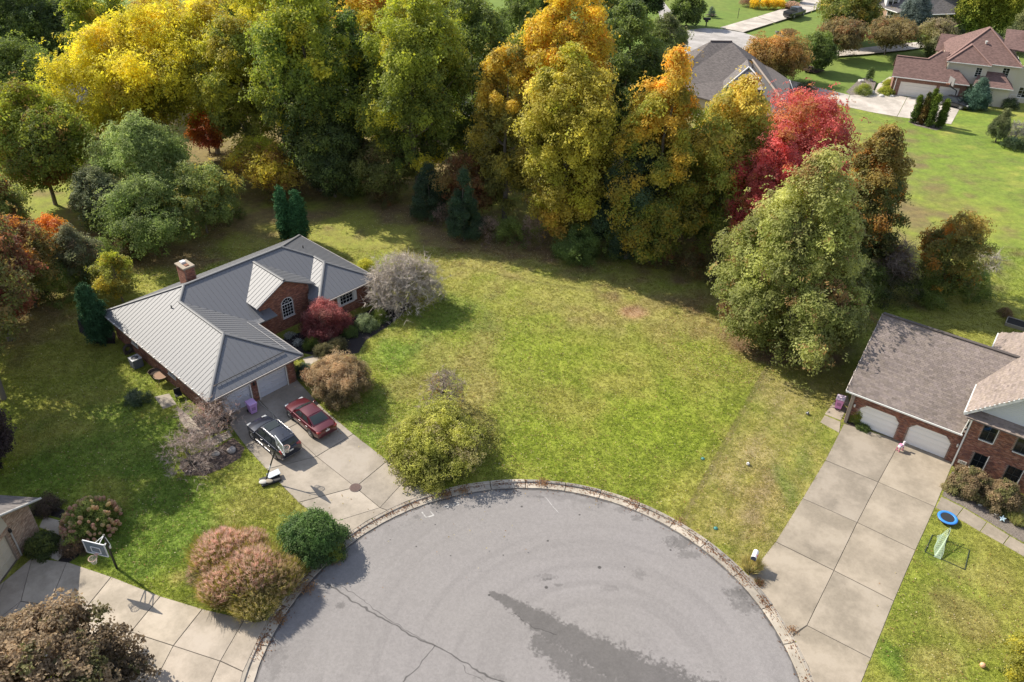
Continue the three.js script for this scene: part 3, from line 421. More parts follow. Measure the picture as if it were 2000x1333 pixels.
// ------------------------------------------------------------------ left house: grey standing seam metal roof, brick walls
{
  const H = thing('house', 'brick house with dark grey standing seam metal roof, arched window and two-car garage', 'house', [-21.55, 0, -43.95], turnOf(0.6665, -0.7455));
  const M_METAL = std(0.150, 0.155, 0.170, 0.56, 0.05), M_METALCAP = std(0.165, 0.168, 0.176, 0.6, 0.05);
  const e = 2.6, planes = [
    [P(0, 0, e), P(4, 4, 4.6), P(4, 10.6, 4.6), P(5.15, 11.75, 5.175), P(0, 16.9, e)],
    [P(0, 0, e), P(8, 0, e), P(4, 4, 4.6)],
    [P(8, 0, e), P(8, 6.6, e), P(4, 10.6, 4.6), P(4, 4, 4.6)],
    [P(8, 6.6, e), P(8.9, 6.6, e), P(8.9, 8.6, 3.6), P(11.4, 11.4, 5.0), P(13.9, 8.6, 3.6), P(13.9, 7.3, 2.95), P(16.4, 9.8, 4.2), P(14.45, 11.75, 5.175), P(5.15, 11.75, 5.175), P(4, 10.6, 4.6)],
    [P(13.2, 5.06, e), P(16.4, 8.26, 4.2), P(16.4, 9.8, 4.2), P(13.2, 6.6, e)],
    [P(13.2, 5.06, e), P(19.6, 5.06, e), P(16.4, 8.26, 4.2)],
    [P(19.6, 5.06, e), P(19.6, 16.9, e), P(14.45, 11.75, 5.175), P(16.4, 9.8, 4.2), P(16.4, 8.26, 4.2)],
    [P(19.6, 16.9, e), P(0, 16.9, e), P(5.15, 11.75, 5.175), P(14.45, 11.75, 5.175)],
    [P(8.5, 6.9, 3.5), P(11.4, 6.9, 5.0), P(11.4, 11.4, 5.0), P(8.5, 8.4, 3.5)],
    [P(14.3, 6.9, 3.5), P(14.3, 8.4, 3.5), P(11.4, 11.4, 5.0), P(11.4, 6.9, 5.0)],
    [P(7.7, 6.2, 2.56), P(9.9, 6.2, 2.56), P(9.9, 7.6, 2.80), P(7.9, 7.6, 2.9)],
  ];
  planes.forEach((p, i) => { const g = roofSlab(p, 0.10), r = part(H, 'roof', g, M_METAL); const s = seams(g, 0.42, 0.032, 0.020); if (s) { const m = part(r, 'roof_seams', s, M_METAL); m.userData.kind = 'stuff'; } });
  ridgeCap(H, [[P(4, 4, 4.6), P(4, 10.6, 4.6)], [P(0, 0, e), P(4, 4, 4.6)], [P(8, 0, e), P(4, 4, 4.6)], [P(4, 10.6, 4.6), P(5.15, 11.75, 5.175)], [P(5.15, 11.75, 5.175), P(14.45, 11.75, 5.175)], [P(14.45, 11.75, 5.175), P(16.4, 9.8, 4.2)], [P(16.4, 9.8, 4.2), P(16.4, 8.26, 4.2)], [P(16.4, 8.26, 4.2), P(19.6, 5.06, e)], [P(13.2, 5.06, e), P(16.4, 8.26, 4.2)], [P(11.4, 6.9, 5), P(11.4, 11.4, 5)], [P(5.15, 11.75, 5.175), P(0, 16.9, e)], [P(14.45, 11.75, 5.175), P(19.6, 16.9, e)]], M_METALCAP);
  const M_GUT = std(0.30, 0.28, 0.27, 0.5, 0.2);
  gutter(H, [[P(-.05, 0, e), P(-.05, 16.9, e)], [P(0, -.05, e), P(8, -.05, e)], [P(8.05, 0, e), P(8.05, 6.2, e)], [P(13.2, 5.0, e), P(19.6, 5.0, e)], [P(19.65, 5, e), P(19.65, 16.9, e)]], M_GUT);
  // gutter brackets seen as pale ticks along the long eave
  for (let v = 1.2; v < 16; v += 0.95) part(H, 'gutter_bracket', box(0.14, 0.02, 0.1, -0.06, e + 0.0, -v), M_WHITE);
  // snow guard bars near the eaves
  part(H, 'snow_guard', rod([1.05, e + 0.47, -0.75], [6.9, e + 0.47, -0.75], 0.035), M_DARKTRIM);
  part(H, 'snow_guard', rod([7.2, e + 0.48, -0.9], [7.2, e + 0.48, -6.3], 0.02), std(0.35, 0.35, 0.36, 0.5));
  const o1 = [rect(0.7, 0, 3.05, 1.82), rect(3.68, 0, 6.2, 1.82)];
  brickWall(H, rect(0, 0, 6.95, 2.5), o1, 0.5, 0.6, 0, BR_A, 71);
  const M_DOOR = std(0.62, 0.64, 0.70, 0.55);
  for (const o of o1) { garageDoor(H, o[0][0], o[1][0], 1.82, 0.5, 0.6, 0, M_DOOR, { rows: 4, cols: 4 }); part(H, 'door_frame', merge([box(0.09, 1.9, 0.05, o[0][0] + .5 - 0.0, 0.95, -0.6 + 0.02), box(0.09, 1.9, 0.05, o[1][0] + .5, 0.95, -0.58), box(o[1][0] - o[0][0], 0.09, 0.05, (o[0][0] + o[1][0]) / 2 + .5, 1.86, -0.58)]), M_WHITE); }
  part(H, 'wall_lamp', merge([box(0.12, 0.2, 0.1, 3.86, 1.72, -0.5), cyl(0.07, 0.03, 0.08, 3.86, 1.82, -0.5, 8)]), M_BLACK);
  brickWall(H, rect(0, 0, 15.8, 2.5), [rect(3.0, 1.0, 4.1, 2.1), rect(9, 1.0, 10.2, 2.1)], 0.5, 16.4, -Math.PI / 2, BR_A, 72);
  windowIn(H, 3.0, 1.0, 4.1, 2.1, 0.5, 16.4, -Math.PI / 2); windowIn(H, 9, 1.0, 10.2, 2.1, 0.5, 16.4, -Math.PI / 2);
  brickWall(H, rect(0, 0, 7.3, 2.5), [], 7.45, 0.6, Math.PI / 2, BR_A, 73);
  plainWall(H, rect(0, 0, 18.6, 2.5), [], 19.1, 16.4, Math.PI, M_MORTAR);
  brickWall(H, rect(0, 0, 10.7, 2.5), [], 19.1, 5.7, Math.PI / 2, BR_A, 74);
  brickWall(H, rect(0, 0, 5.4, 2.5), [rect(2.05, 1.0, 3.55, 2.1)], 13.7, 5.7, 0, BR_B, 75);
  windowIn(H, 2.05, 1.0, 3.55, 2.1, 13.7, 5.7, 0, { cols: 4, rows: 3 });
  for (const x of [15.5, 17.27]) part(H, 'shutter', merge([box(0.34, 1.14, 0.04, x + .17, 1.55, -5.7 + 0.04), ...[...Array(9)].map((_, i) => box(0.28, 0.06, 0.02, x + .17, 1.08 + i * 0.118, -5.7 + 0.065))]), M_WHITE);
  plainWall(H, rect(0, 0, 1.8, 2.5), [], 13.7, 7.5, -Math.PI / 2, M_MORTAR);
  plainWall(H, rect(0, 0, 1.5, 2.5), [rect(0.35, 0, 1.25, 2.05)], 7.45, 7.9, 0, M_MORTAR);
  part(H, 'front_door', merge([box(0.9, 2.05, 0.05, 8.25, 1.02, -7.98), box(0.6, 0.8, 0.03, 8.25, 1.5, -7.95), box(0.6, 0.6, 0.03, 8.25, .5, -7.95)]), std(0.10, 0.05, 0.04, 0.5));
  // gable with the arched window
  const og = [[0, 0], [5.0, 0], [5.0, 3.6], [2.5, 4.88], [0, 3.6]], arch = [[2.15, 1.12]]; for (let i = 0; i <= 12; i++) { const t = i / 12 * Math.PI; arch.push([2.72 + 0.57 * Math.cos(t), 2.42 + 0.57 * Math.sin(t)]); } const hole = [[2.15, 1.12], [3.29, 1.12], ...arch.slice(1)];
  brickWall(H, og, [hole], 8.9, 7.4, 0, BR_B, 76);
  windowIn(H, 2.15, 1.12, 3.29, 2.42, 8.9, 7.4, 0, { cols: 4, rows: 4, arch: 1 });
  plainWall(H, rect(0, 2.4, 1.2, 3.6), [], 8.9, 8.6, -Math.PI / 2, M_MORTAR); plainWall(H, rect(0, 2.4, 1.2, 3.6), [], 13.9, 7.4, Math.PI / 2, M_MORTAR);
  part(H, 'barge_board', merge([rod([8.5, 3.42, -6.88], [11.4, 4.93, -6.88], 0.07, 0.07, 4), rod([14.3, 3.42, -6.88], [11.4, 4.93, -6.88], 0.07, 0.07, 4)]), std(0.22, 0.22, 0.23, 0.5, .3));
  // chimney
  const ch = part(H, 'chimney', box(0.86, 2.3, 1.3, 6.45, 4.55, -13.75), M_MORTAR);
  const cb = []; const cr2 = rng(79), ck = new Copies();
  for (let y = 3.5; y < 5.65; y += 0.0677) { const odd = Math.round(y / 0.0677) % 2; for (let x = -0.33 + (odd ? .1 : 0); x < 0.4; x += 0.203) for (const zz of [-13.08, -14.42]) { const t = BR_B[(cr2() * 4) | 0], b = .8 + .4 * cr2(); ck.raw([0.193, 0, 0, 0, 0, 0.057, 0, 0, 0, 0, 0.03, 0, 6.45 + x, y, zz, 1], t[0] * b, t[1] * b, t[2] * b); } for (let z = -0.55 + (odd ? .1 : 0); z < 0.62; z += 0.203) for (const xx of [6.0, 6.9]) { const t = BR_B[(cr2() * 4) | 0], b = .8 + .4 * cr2(); ck.raw([0.03, 0, 0, 0, 0, 0.057, 0, 0, 0, 0, 0.193, 0, xx, y, -13.75 + z, 1], t[0] * b, t[1] * b, t[2] * b); } }
  ck.build(ch, 'bricks', UNIT, M_GRIT, true);
  part(ch, 'chimney_cap', rbox(1.06, 0.14, 1.5, 0.03, 6.45, 5.76, -13.75), std(0.33, 0.28, 0.22));
  part(ch, 'flue', merge([box(0.4, 0.18, 0.4, 6.45, 5.9, -14.05)]), std(0.75, 0.75, 0.78, 0.35, 0.3));
  part(ch, 'flue', box(0.34, 0.06, 0.34, 6.45, 5.86, -13.45), std(0.22, 0.10, 0.06));
  part(H, 'vent_pipe', cyl(0.05, 0.05, 0.4, 3.3, 4.1, -10.7), M_BLACK); part(H, 'vent_pipe', cyl(0.05, 0.05, 0.4, 16.9, 3.8, -12.2), M_BLACK);
  const c = Math.cos(H.rotation.y), s = Math.sin(H.rotation.y), w = (u, v) => [-21.55 + u * c - v * s, -43.95 - u * s - v * c];
  keepOff([w(.4, .5), w(7.6, .5), w(7.6, 7), w(13.6, 7), w(13.6, 5.5), w(19.2, 5.5), w(19.2, 16.5), w(.4, 16.5)]);
}
// ------------------------------------------------------------------ right house: shingled garage wing and tall brick front
{
  const H = thing('house', 'brick house with mauve shingle roof, two arched-corner white garage doors and tall brick front', 'house', [25.12, 0, -46.96], turnOf(0.81075, 0.58539));
  const M_SH = std(0.15, 0.125, 0.12), T1 = [0.225, 0.187, 0.170], T2 = [0.275, 0.225, 0.200];
  const garR = [P(0, -.45, 2.9), P(9.4, -.45, 2.9), P(9.4, 5.35, 6.7), P(0, 5.35, 6.7)];
  // garage roof, cut along the valley with the tall block
  const gf = roofSlab([P(0, -.45, 2.9), P(7.9, -.45, 2.9), P(7.9, 2.9, 5.09), P(9.45, 5.35, 6.7), P(-.05, 5.35, 6.7)], 0.12), gfm = part(H, 'roof', gf, M_SH); shingles(gfm, gf, T1, 81);
  const gb = roofSlab([P(-.05, 5.35, 6.7), P(9.45, 5.35, 6.7), P(8.2, 7.6, 5.2), P(8.2, 11.2, 2.87), P(-.05, 11.2, 2.87)], 0.12), gbm = part(H, 'roof', gb, M_SH); shingles(gbm, gb, T1, 82);
  ridgeCap(H, [[P(-.05, 5.35, 6.72), P(9.45, 5.35, 6.72)]], std(0.10, 0.085, 0.08, 0.9), 0.3);
  const e2 = 5.1, ap = 9.85, rl = P(12.55, -1.1, ap), rb = P(12.55, 6.2, ap);
  const ml = roofSlab([P(7.55, -1.1, e2), P(12.55, -1.1, ap), P(12.55, 6.2, ap), P(7.55, 10.95, e2)], 0.14), mlm = part(H, 'roof', ml, M_SH); shingles(mlm, ml, T2, 83);
  const mr = roofSlab([P(17.55, -1.1, e2), P(17.55, 10.95, e2), P(12.55, 6.2, ap), P(12.55, -1.1, ap)], 0.14), mrm = part(H, 'roof', mr, M_SH);
  const mb = roofSlab([P(17.55, 10.95, e2), P(7.55, 10.95, e2), P(12.55, 6.2, ap)], 0.14); part(H, 'roof', mb, M_SH);
  gutter(H, [[P(-.05, -.5, 2.9), P(7.95, -.5, 2.9)], [P(7.5, -1.1, e2 - 0.02), P(7.5, 2.9, e2 - 0.02)], [P(7.5, 8.2, e2), P(7.5, 10.95, e2)]], M_WHITE);
  part(H, 'barge_board', merge([rod([-.06, 2.82, .45], [-.1, 6.6, -5.35], 0.05, 0.05, 4), rod([-.1, 6.6, -5.35], [-.06, 2.8, -11.2], 0.05, 0.05, 4)]), std(0.5, 0.45, 0.43));
  part(H, 'barge_board', merge([(() => { const q = roofSlab([P(7.5, -1.13, e2 - 0.02), P(12.55, -1.13, ap - 0.02), P(12.55, -1.05, ap - 0.02), P(7.5, -1.05, e2 - 0.02)], 0.26); return q; })(), (() => roofSlab([P(17.6, -1.13, e2 - 0.02), P(12.55, -1.13, ap - 0.02), P(12.55, -1.05, ap - 0.02), P(17.6, -1.05, e2 - 0.02)], 0.26))()]), std(0.66, 0.67, 0.68, 0.5));
  // pent roof under the gable
  const pr = roofSlab([P(7.75, -1.15, 4.78), P(17.3, -1.15, 4.78), P(17.3, -.38, 5.15), P(7.75, -.38, 5.15)], 0.1), prm = part(H, 'pent_roof', pr, M_SH); shingles(prm, pr, T2, 84);
  sidingWall(H, [[0, 5.1], [8.8, 5.1], [4.4, 9.35]], [], 8.15, -.4, 0, std(0.60, 0.63, 0.68, 0.6), 0.15);
  // garage front
  const d1 = [[0.72, 0], [3.53, 0], [3.53, 1.5], [3.13, 1.95], [1.12, 1.95], [0.72, 1.5]], d2 = d1.map(([x, y]) => [x + 3.52, y]);
  brickWall(H, rect(0, 0, 7.75, 2.86), [d1, d2], 0.45, -0.05, 0, BR_A, 85);
  for (const d of [d1, d2]) { garageDoor(H, d[0][0], d[1][0], 2.0, 0.45, -0.05, 0, std(0.90, 0.88, 0.84, 0.5), { rows: 5, cols: 8 }); }
  part(H, 'corner_trim', box(0.1, 2.85, 0.1, 0.42, 1.42, 0.07), M_WHITE); part(H, 'corner_trim', box(0.1, 5.0, 0.08, 8.1, 2.5, 0.42), M_WHITE);
  part(H, 'downspout', rod([7.85, 2.75, 0.44], [7.98, 4.9, 0.6], 0.045), M_WHITE);
  for (const x of [0.78, 7.95]) part(H, 'wall_lamp', merge([box(0.1, 0.16, 0.04, x, 1.62, 0.08), cyl(0.05, 0.09, 0.2, x, 1.5, 0.17, 8), cyl(0.09, 0.02, 0.09, x, 1.7, 0.17, 8)]), std(0.75, 0.73, 0.68, 0.3));
  brickWall(H, [[0, 0], [11.4, 0], [11.4, 2.6], [5.8, 6.45], [0, 2.75]], [], 0.45, 11, -Math.PI / 2, BR_A, 86);
  // tall front
  const ws = [[0.74, 3.0, 1.62, 4.55], [0.92, 0.48, 1.76, 1.86], [3.02, 0.43, 3.92, 1.84], [2.82, 3.05, 3.72, 4.57], [5.2, 0.43, 6.1, 1.84], [5.2, 3.05, 6.1, 4.57]];
  brickWall(H, rect(0, 0, 8.9, 5.1), ws.map((w) => rect(...w)), 8.15, -.4, 0, BR_A, 87);
  for (const w of ws) { windowIn(H, ...w, 8.15, -.4, 0, { cols: 2, rows: 2, frame: std(0.05, 0.06, 0.065, 0.4), sill: false, fw: 0.045 }); part(H, 'window_trim', merge([box(0.05, w[3] - w[1] + .1, 0.06, 8.15 + w[2] + 0.026, (w[1] + w[3]) / 2, 0.42), box(w[2] - w[0], 0.06, 0.1, 8.15 + (w[0] + w[2]) / 2, w[1] - 0.031, 0.44)]), M_WHITE); }
  plainWall(H, rect(0, 0, 11, 5.1), [], 8.15, 10.6, -Math.PI / 2, M_MORTAR); plainWall(H, rect(0, 0, 8.9, 5.1), [], 17.05, 10.6, Math.PI, M_MORTAR); plainWall(H, rect(0, 0, 11, 5.1), [], 17.05, -.4, Math.PI / 2, M_MORTAR);
  // number plate by the corner
  const cv = document.createElement('canvas'); cv.width = 128; cv.height = 64; const cx = cv.getContext('2d'); cx.fillStyle = '#cfcac0'; cx.fillRect(0, 0, 128, 64); cx.fillStyle = '#26231f'; cx.font = 'bold 50px sans-serif'; cx.textAlign = 'center'; cx.textBaseline = 'middle'; cx.fillText('220', 64, 34);
  const ct = new THREE.CanvasTexture(cv); ct.colorSpace = THREE.SRGBColorSpace;
  const sgn = part(H, 'number_plate', box(0.56, 0.27, 0.03), std(0.6, 0.58, 0.54)); sgn.position.set(8.62, 0.62, 0.44);
  const face = part(sgn, 'numerals', new THREE.PlaneGeometry(0.54, 0.25), new THREE.MeshStandardMaterial({ map: ct, roughness: 0.6 })); face.position.z = 0.018;
  // front porch post and rail at the frame edge
  part(H, 'porch_post', merge([box(0.22, 2.6, 0.22, 13.1, 1.3, 1.7), box(0.3, 0.2, 0.3, 13.1, 0.1, 1.7)]), M_WHITE); part(H, 'porch_rail', merge([box(1.6, 0.06, 0.08, 13.9, 0.9, 1.7), box(1.6, 0.06, 0.08, 13.9, 0.15, 1.7), ...[...Array(9)].map((_, i) => box(0.035, 0.75, 0.035, 13.3 + i * 0.16, 0.52, 1.7))]), M_WHITE);
  const c = Math.cos(H.rotation.y), s = Math.sin(H.rotation.y), w = (u, v) => [25.12 + u * c - v * s, -46.96 - u * s - v * c];
  keepOff([w(.4, -.2), w(8.1, -.2), w(8.1, -.6), w(17.2, -.6), w(17.2, 11), w(.4, 11.2)]);
}
// ------------------------------------------------------------------ far street: road, drives, beds
const FAR_C = concrete(0.56, 0.51, 0.46), FAR_R = concrete(0.44, 0.42, 0.41);
const px = (a, h = 0) => a.map(([x, y]) => gp(x, y, h));
{
  const flat = (name, pts, mat, y) => { const p = px(pts); keepOff(p); return struct(name, worldUV(sheet(p, y), 0, 0, 16, 16), mat); };
  flat('road', [[1300, 78], [1338, 60], [1372, 55], [1412, 57], [1452, 64], [1484, 74], [1504, 86], [1506, 98], [1490, 112], [1460, 132], [1400, 160], [1330, 178], [1240, 226], [1180, 250], [1080, 245], [960, 225], [840, 215], [720, 200], [600, 160], [480, 120], [300, 95], [0, 70], [0, 95], [300, 125], [470, 150], [600, 195], [720, 235], [840, 250], [960, 258], [1080, 280], [1190, 288], [1300, 262], [1300, 240], [1240, 200]].slice(0, 11).concat([[1330, 178], [1310, 140], [1302, 110]]), FAR_R, 0.012);
  flat('road', [[1300, 110], [1335, 178], [1240, 236], [1170, 262], [1080, 262], [960, 240], [840, 226], [720, 210], [600, 170], [480, 130], [300, 100], [0, 72], [0, 84], [300, 114], [480, 110], [600, 148], [720, 178], [840, 192], [960, 204], [1080, 214], [1160, 206], [1230, 180], [1290, 130]].filter((_, i) => i < 12 || i > 13), FAR_R, 0.008);
  flat('road', [[1296, 62], [1330, 56], [1318, 30], [1300, 8], [1290, -6], [1270, -6], [1285, 20]], FAR_R, 0.010);
  const fd = structGroup('driveway', 'pale concrete drive with the dark pickup at the top of the frame');
  part(fd, 'concrete_slab', worldUV(slab(px([[1406, 54], [1452, 63], [1512, 44], [1478, 33]]), 0.03, 0.1), 0, 0, 16, 16), FAR_C); part(fd, 'concrete_slab', worldUV(slab(px([[1480, 32.5], [1514, 43.5], [1600, 17], [1560, 8]]), 0.035, 0.1), 0, 0, 16, 16), FAR_C); part(fd, 'concrete_slab', worldUV(slab(px([[1562, 7.5], [1602, 16.5], [1606, -20], [1570, -20]]), 0.03, 0.1), 0, 0, 16, 16), FAR_C);
  flat('path', [[1504, 92], [1546, 96], [1600, 102], [1690, 93], [1770, 84], [1800, 82], [1810, 92], [1770, 98], [1690, 106], [1600, 112], [1540, 106], [1500, 100]], FAR_C, 0.02);
  const md = structGroup('driveway', 'curving pale concrete drive to the maroon roofed house');
  [[[1540, 156], [1600, 172], [1660, 186], [1652, 208], [1600, 193], [1545, 176]], [[1661, 186.5], [1746, 184], [1772, 190], [1752, 228], [1700, 219], [1653, 208.5]], [[1773, 190], [1824, 194], [1812, 236], [1753, 228.3]], [[1825, 194], [1880, 203], [1858, 243], [1813, 236.3]]].forEach((q, i) => { const p = px(q); keepOff(p); part(md, 'concrete_slab', worldUV(slab(p, 0.03 + (i % 2) * 0.004, 0.1), i, 0, 16, 16), FAR_C); });
  flat('path', [[1706, 184], [1722, 184], [1728, 165], [1746, 152], [1738, 150], [1716, 164]], FAR_C, 0.022);
  flat('planting_bed', [[1676, 158], [1690, 152], [1712, 160], [1704, 184], [1690, 190], [1664, 188], [1652, 180]], M_STONE, 0.014);
  flat('planting_bed', [[1774, 238], [1790, 246], [1830, 255], [1842, 250], [1838, 246], [1800, 240], [1780, 234]], M_STONE, 0.014);
  flat('planting_bed', [[1566, 126], [1600, 132], [1612, 138], [1596, 143], [1570, 138]], M_BARK, 0.014);
  flat('planting_bed', [[1514, 60], [1545, 66], [1552, 71], [1530, 73], [1516, 68]], M_STONE, 0.014);
  flat('planting_bed', [[1376, 29], [1390, 26], [1402, 29], [1390, 31]], M_BARK, 0.014);
}
const W = (x, y, h) => at(x, y, h);
const M_MAROON = shingleMat(0.215, 0.13, 0.115), M_GREYR = shingleMat(0.165, 0.145, 0.14), M_GREYT = shingleMat(0.21, 0.19, 0.185), M_SIDING = std(0.62, 0.58, 0.50, 0.7), M_BRICKF = (() => { const N = 256, buf = new Uint8Array(N * N * 4), r = rng(66); for (let row = 0; row < 32; row++) { const off = (row % 2) * 8, tn = [...Array(17)].map(() => 0.7 + 0.5 * r()); for (let y = 0; y < 8; y++) for (let x = 0; x < N; x++) { const k = ((row * 8 + y) * N + x) * 4, m = y === 0 || ((x + off) & 15) === 0, t = tn[((x + off) & 255) >> 4]; buf[k] = s8(m ? 0.33 : 0.25 * t); buf[k + 1] = s8(m ? 0.28 : 0.12 * t); buf[k + 2] = s8(m ? 0.24 : 0.085 * t); buf[k + 3] = 255; } } const t = dataTex(N, N, buf, true, true); t.repeat.set(1 / 3.2, 1 / 2.16); return new THREE.MeshStandardMaterial({ map: t, bumpMap: t, bumpScale: 0.006, roughness: 0.92, side: THREE.DoubleSide }); })();
function roofs(H, list, mat) { for (const p of list) part(H, 'roof', roofSlab(p, 0.16), mat); }
{ // maroon roofed house
  const H = thing('house', 'cream sided house with maroon hipped roofs and two white garage doors at the far right', 'house', [59.52, 0, -129.23], turnOf(0.93202, 0.3624));
  roofs(H, [
    [P(0, -1.5, 3), P(4.7, -1.5, 3), P(4.7, 1.95, 5.3), P(0.1, 1.95, 5.3)], [P(0.1, 1.95, 5.3), P(4.7, 1.95, 5.3), P(4.7, 5.4, 3), P(0.1, 5.4, 3)],
    [P(4.7, -1.5, 3), P(11.2, -1.5, 3), P(9.3, .7, 4.47), P(7.5, .7, 4.47), P(7.5, 3.5, 6.35), P(6.4, 3.5, 6.35), P(4.7, 1.95, 5.3)], [P(11.2, -1.5, 3), P(11.2, .7, 3), P(9.3, .7, 4.47)], [P(4.7, 1.95, 5.3), P(6.4, 3.5, 6.35), P(7.6, 3.5, 6.35), P(7.6, 6.8, 4.1), P(4.7, 5.2, 4.1)],
    [P(7.3, .8, 5.6), P(13.6, .8, 5.6), P(10.45, 3.95, 7.7)], [P(7.3, .8, 5.6), P(10.45, 3.95, 7.7), P(10.45, 5.13, 7.7), P(7.3, 2, 5.6)], [P(13.6, .8, 5.6), P(13.6, 2, 5.6), P(10.45, 5.13, 7.7), P(10.45, 3.95, 7.7)],
    [P(7.3, 2, 5.58), P(17.95, 2, 5.58), P(12.65, 8, 9.6)], [P(7.3, 2, 5.58), P(12.65, 8, 9.6), P(12.65, 9, 9.6), P(7.3, 15, 5.58)], [P(17.95, 2, 5.58), P(17.95, 15, 5.58), P(12.65, 9, 9.6), P(12.65, 8, 9.6)], [P(17.95, 15, 5.58), P(7.3, 15, 5.58), P(12.65, 9, 9.6)],
    [P(11.7, -1.0, 2.95), P(17.3, -1.0, 2.95), P(15.7, 2.35, 4.4), P(12.4, 2.35, 4.4)], [P(17.3, -1, 2.95), P(17.4, 2.35, 2.95), P(15.7, 2.35, 4.4)],
    [P(6.2, 11.5, 4.6), P(11, 11.5, 4.6), P(11.2, 15, 6.6), P(6.7, 15, 6.6)], [P(6.7, 15, 6.6), P(11.2, 15, 6.6), P(11.2, 18.5, 4.6), P(6.7, 18.5, 4.6)], [P(15, 5.5, 7.4), P(20, 5.5, 7.0), P(18, 11.5, 9.0), P(15.5, 11.5, 9.0)], [P(20, 5.5, 5.6), P(22.5, 3.2, 5.6), P(22.5, 14, 5.6), P(18, 11.5, 9), P(18, 9, 9)],
  ], M_MAROON);
  ridgeCap(H, [[P(10.45, 3.95, 7.75), P(13.6, .8, 5.65)], [P(7.3, .8, 5.65), P(10.45, 3.95, 7.75)], [P(12.65, 8, 9.65), P(17.95, 2, 5.65)], [P(0.1, 1.95, 5.33), P(4.7, 1.95, 5.33)], [P(4.7, 1.95, 5.33), P(6.4, 3.5, 6.4)], [P(7.3, 2, 5.65), P(12.65, 8, 9.65)]], std(0.26, 0.16, 0.14, 0.9), 0.34);
  gutter(H, [[P(0, -1.55, 3), P(11.2, -1.55, 3)], [P(7.3, .75, 5.6), P(13.6, .75, 5.6)], [P(13.6, 1.95, 5.6), P(17.95, 1.95, 5.6)], [P(11.7, -1.05, 2.95), P(17.3, -1.05, 2.95)], [P(17.98, 2, 5.6), P(17.98, 9, 5.6)]], M_WHITE);
  const o = [rect(1.15, 0, 6.4, 2.2), rect(6.85, 0, 9.7, 2.2)];
  plainWall(H, rect(0, 0, 10.6, 2.95), o, .4, -1.0, 0, M_BRICKF); for (const d of o) garageDoor(H, d[0][0], d[1][0], 2.2, .4, -1.0, 0, std(0.78, 0.75, 0.70, 0.5), { rows: 4, cols: Math.round((d[1][0] - d[0][0]) / 0.66) });
  part(H, 'downspout', rod([0.85, 2.9, 1.08], [0.85, 0.1, 1.08], 0.06), M_WHITE);
  plainWall(H, rect(0, 0, 6, 2.95), [], .4, 5, -Math.PI / 2, M_BRICKF); plainWall(H, rect(0, 0, 4, 2.95), [], 11, -1, Math.PI / 2, M_BRICKF);
  sidingWall(H, rect(0, 2.5, 5.7, 5.6), [rect(4.1, 3.6, 5.0, 5.05)], 7.6, 1.3, 0, M_SIDING, 0.25); windowIn(H, 4.1, 3.6, 5.0, 5.05, 7.6, 1.3, 0, { cols: 2, rows: 4 });
  sidingWall(H, rect(0, 0, 4.3, 5.58), [rect(2.2, 3.6, 3.2, 5.2)], 13.3, 2.4, 0, M_SIDING, 0.25); windowIn(H, 2.2, 3.6, 3.2, 5.2, 13.3, 2.4, 0, { cols: 2, rows: 4 });
  plainWall(H, rect(0, 0, 1.1, 5.6), [], 13.3, 1.3, Math.PI / 2, M_SIDING); plainWall(H, rect(0, 0, 12, 5.55), [], 17.6, 2.4, Math.PI / 2, M_SIDING); plainWall(H, rect(0, 0, 14, 5.55), [], 7.6, 15, -Math.PI / 2, M_SIDING);
  sidingWall(H, rect(0, 0, 4.9, 2.9), [], 12.1, -.5, 0, M_SIDING, 0.25); plainWall(H, rect(0, 0, 2.9, 2.9), [], 17, -.5, Math.PI / 2, M_SIDING);
  plainWall(H, rect(0, 0, 4.4, 4.5), [], 6.6, 12, 0, M_SIDING); sidingWall(H, rect(0, 0, 5, 5.5), [rect(1.2, .8, 2.4, 2.4)], 17.6, 3.4, 0, M_SIDING, 0.25); windowIn(H, 1.2, .8, 2.4, 2.4, 17.6, 3.4, 0, { cols: 2, rows: 3 });
  part(H, 'step', merge([box(1.5, 0.5, 1.2, 18.4, .25, -2.4), box(1.5, 0.25, 0.5, 18.4, .12, -1.5)]), FAR_C); part(H, 'rail', merge([rod([17.7, .5, -1.9], [17.7, 1.5, -1.9], 0.04), rod([19.1, .5, -1.9], [19.1, 1.5, -1.9], 0.04), rod([17.7, 1.5, -1.9], [19.1, 1.5, -1.9], 0.04)]), M_WHITE);
  part(H, 'roof_vent', merge([cyl(0.12, 0.12, 0.35, 12.4, 7.8, -5.2), cyl(0.2, 0.2, 0.08, 12.4, 8.1, -5.2)]), M_WHITE);
}
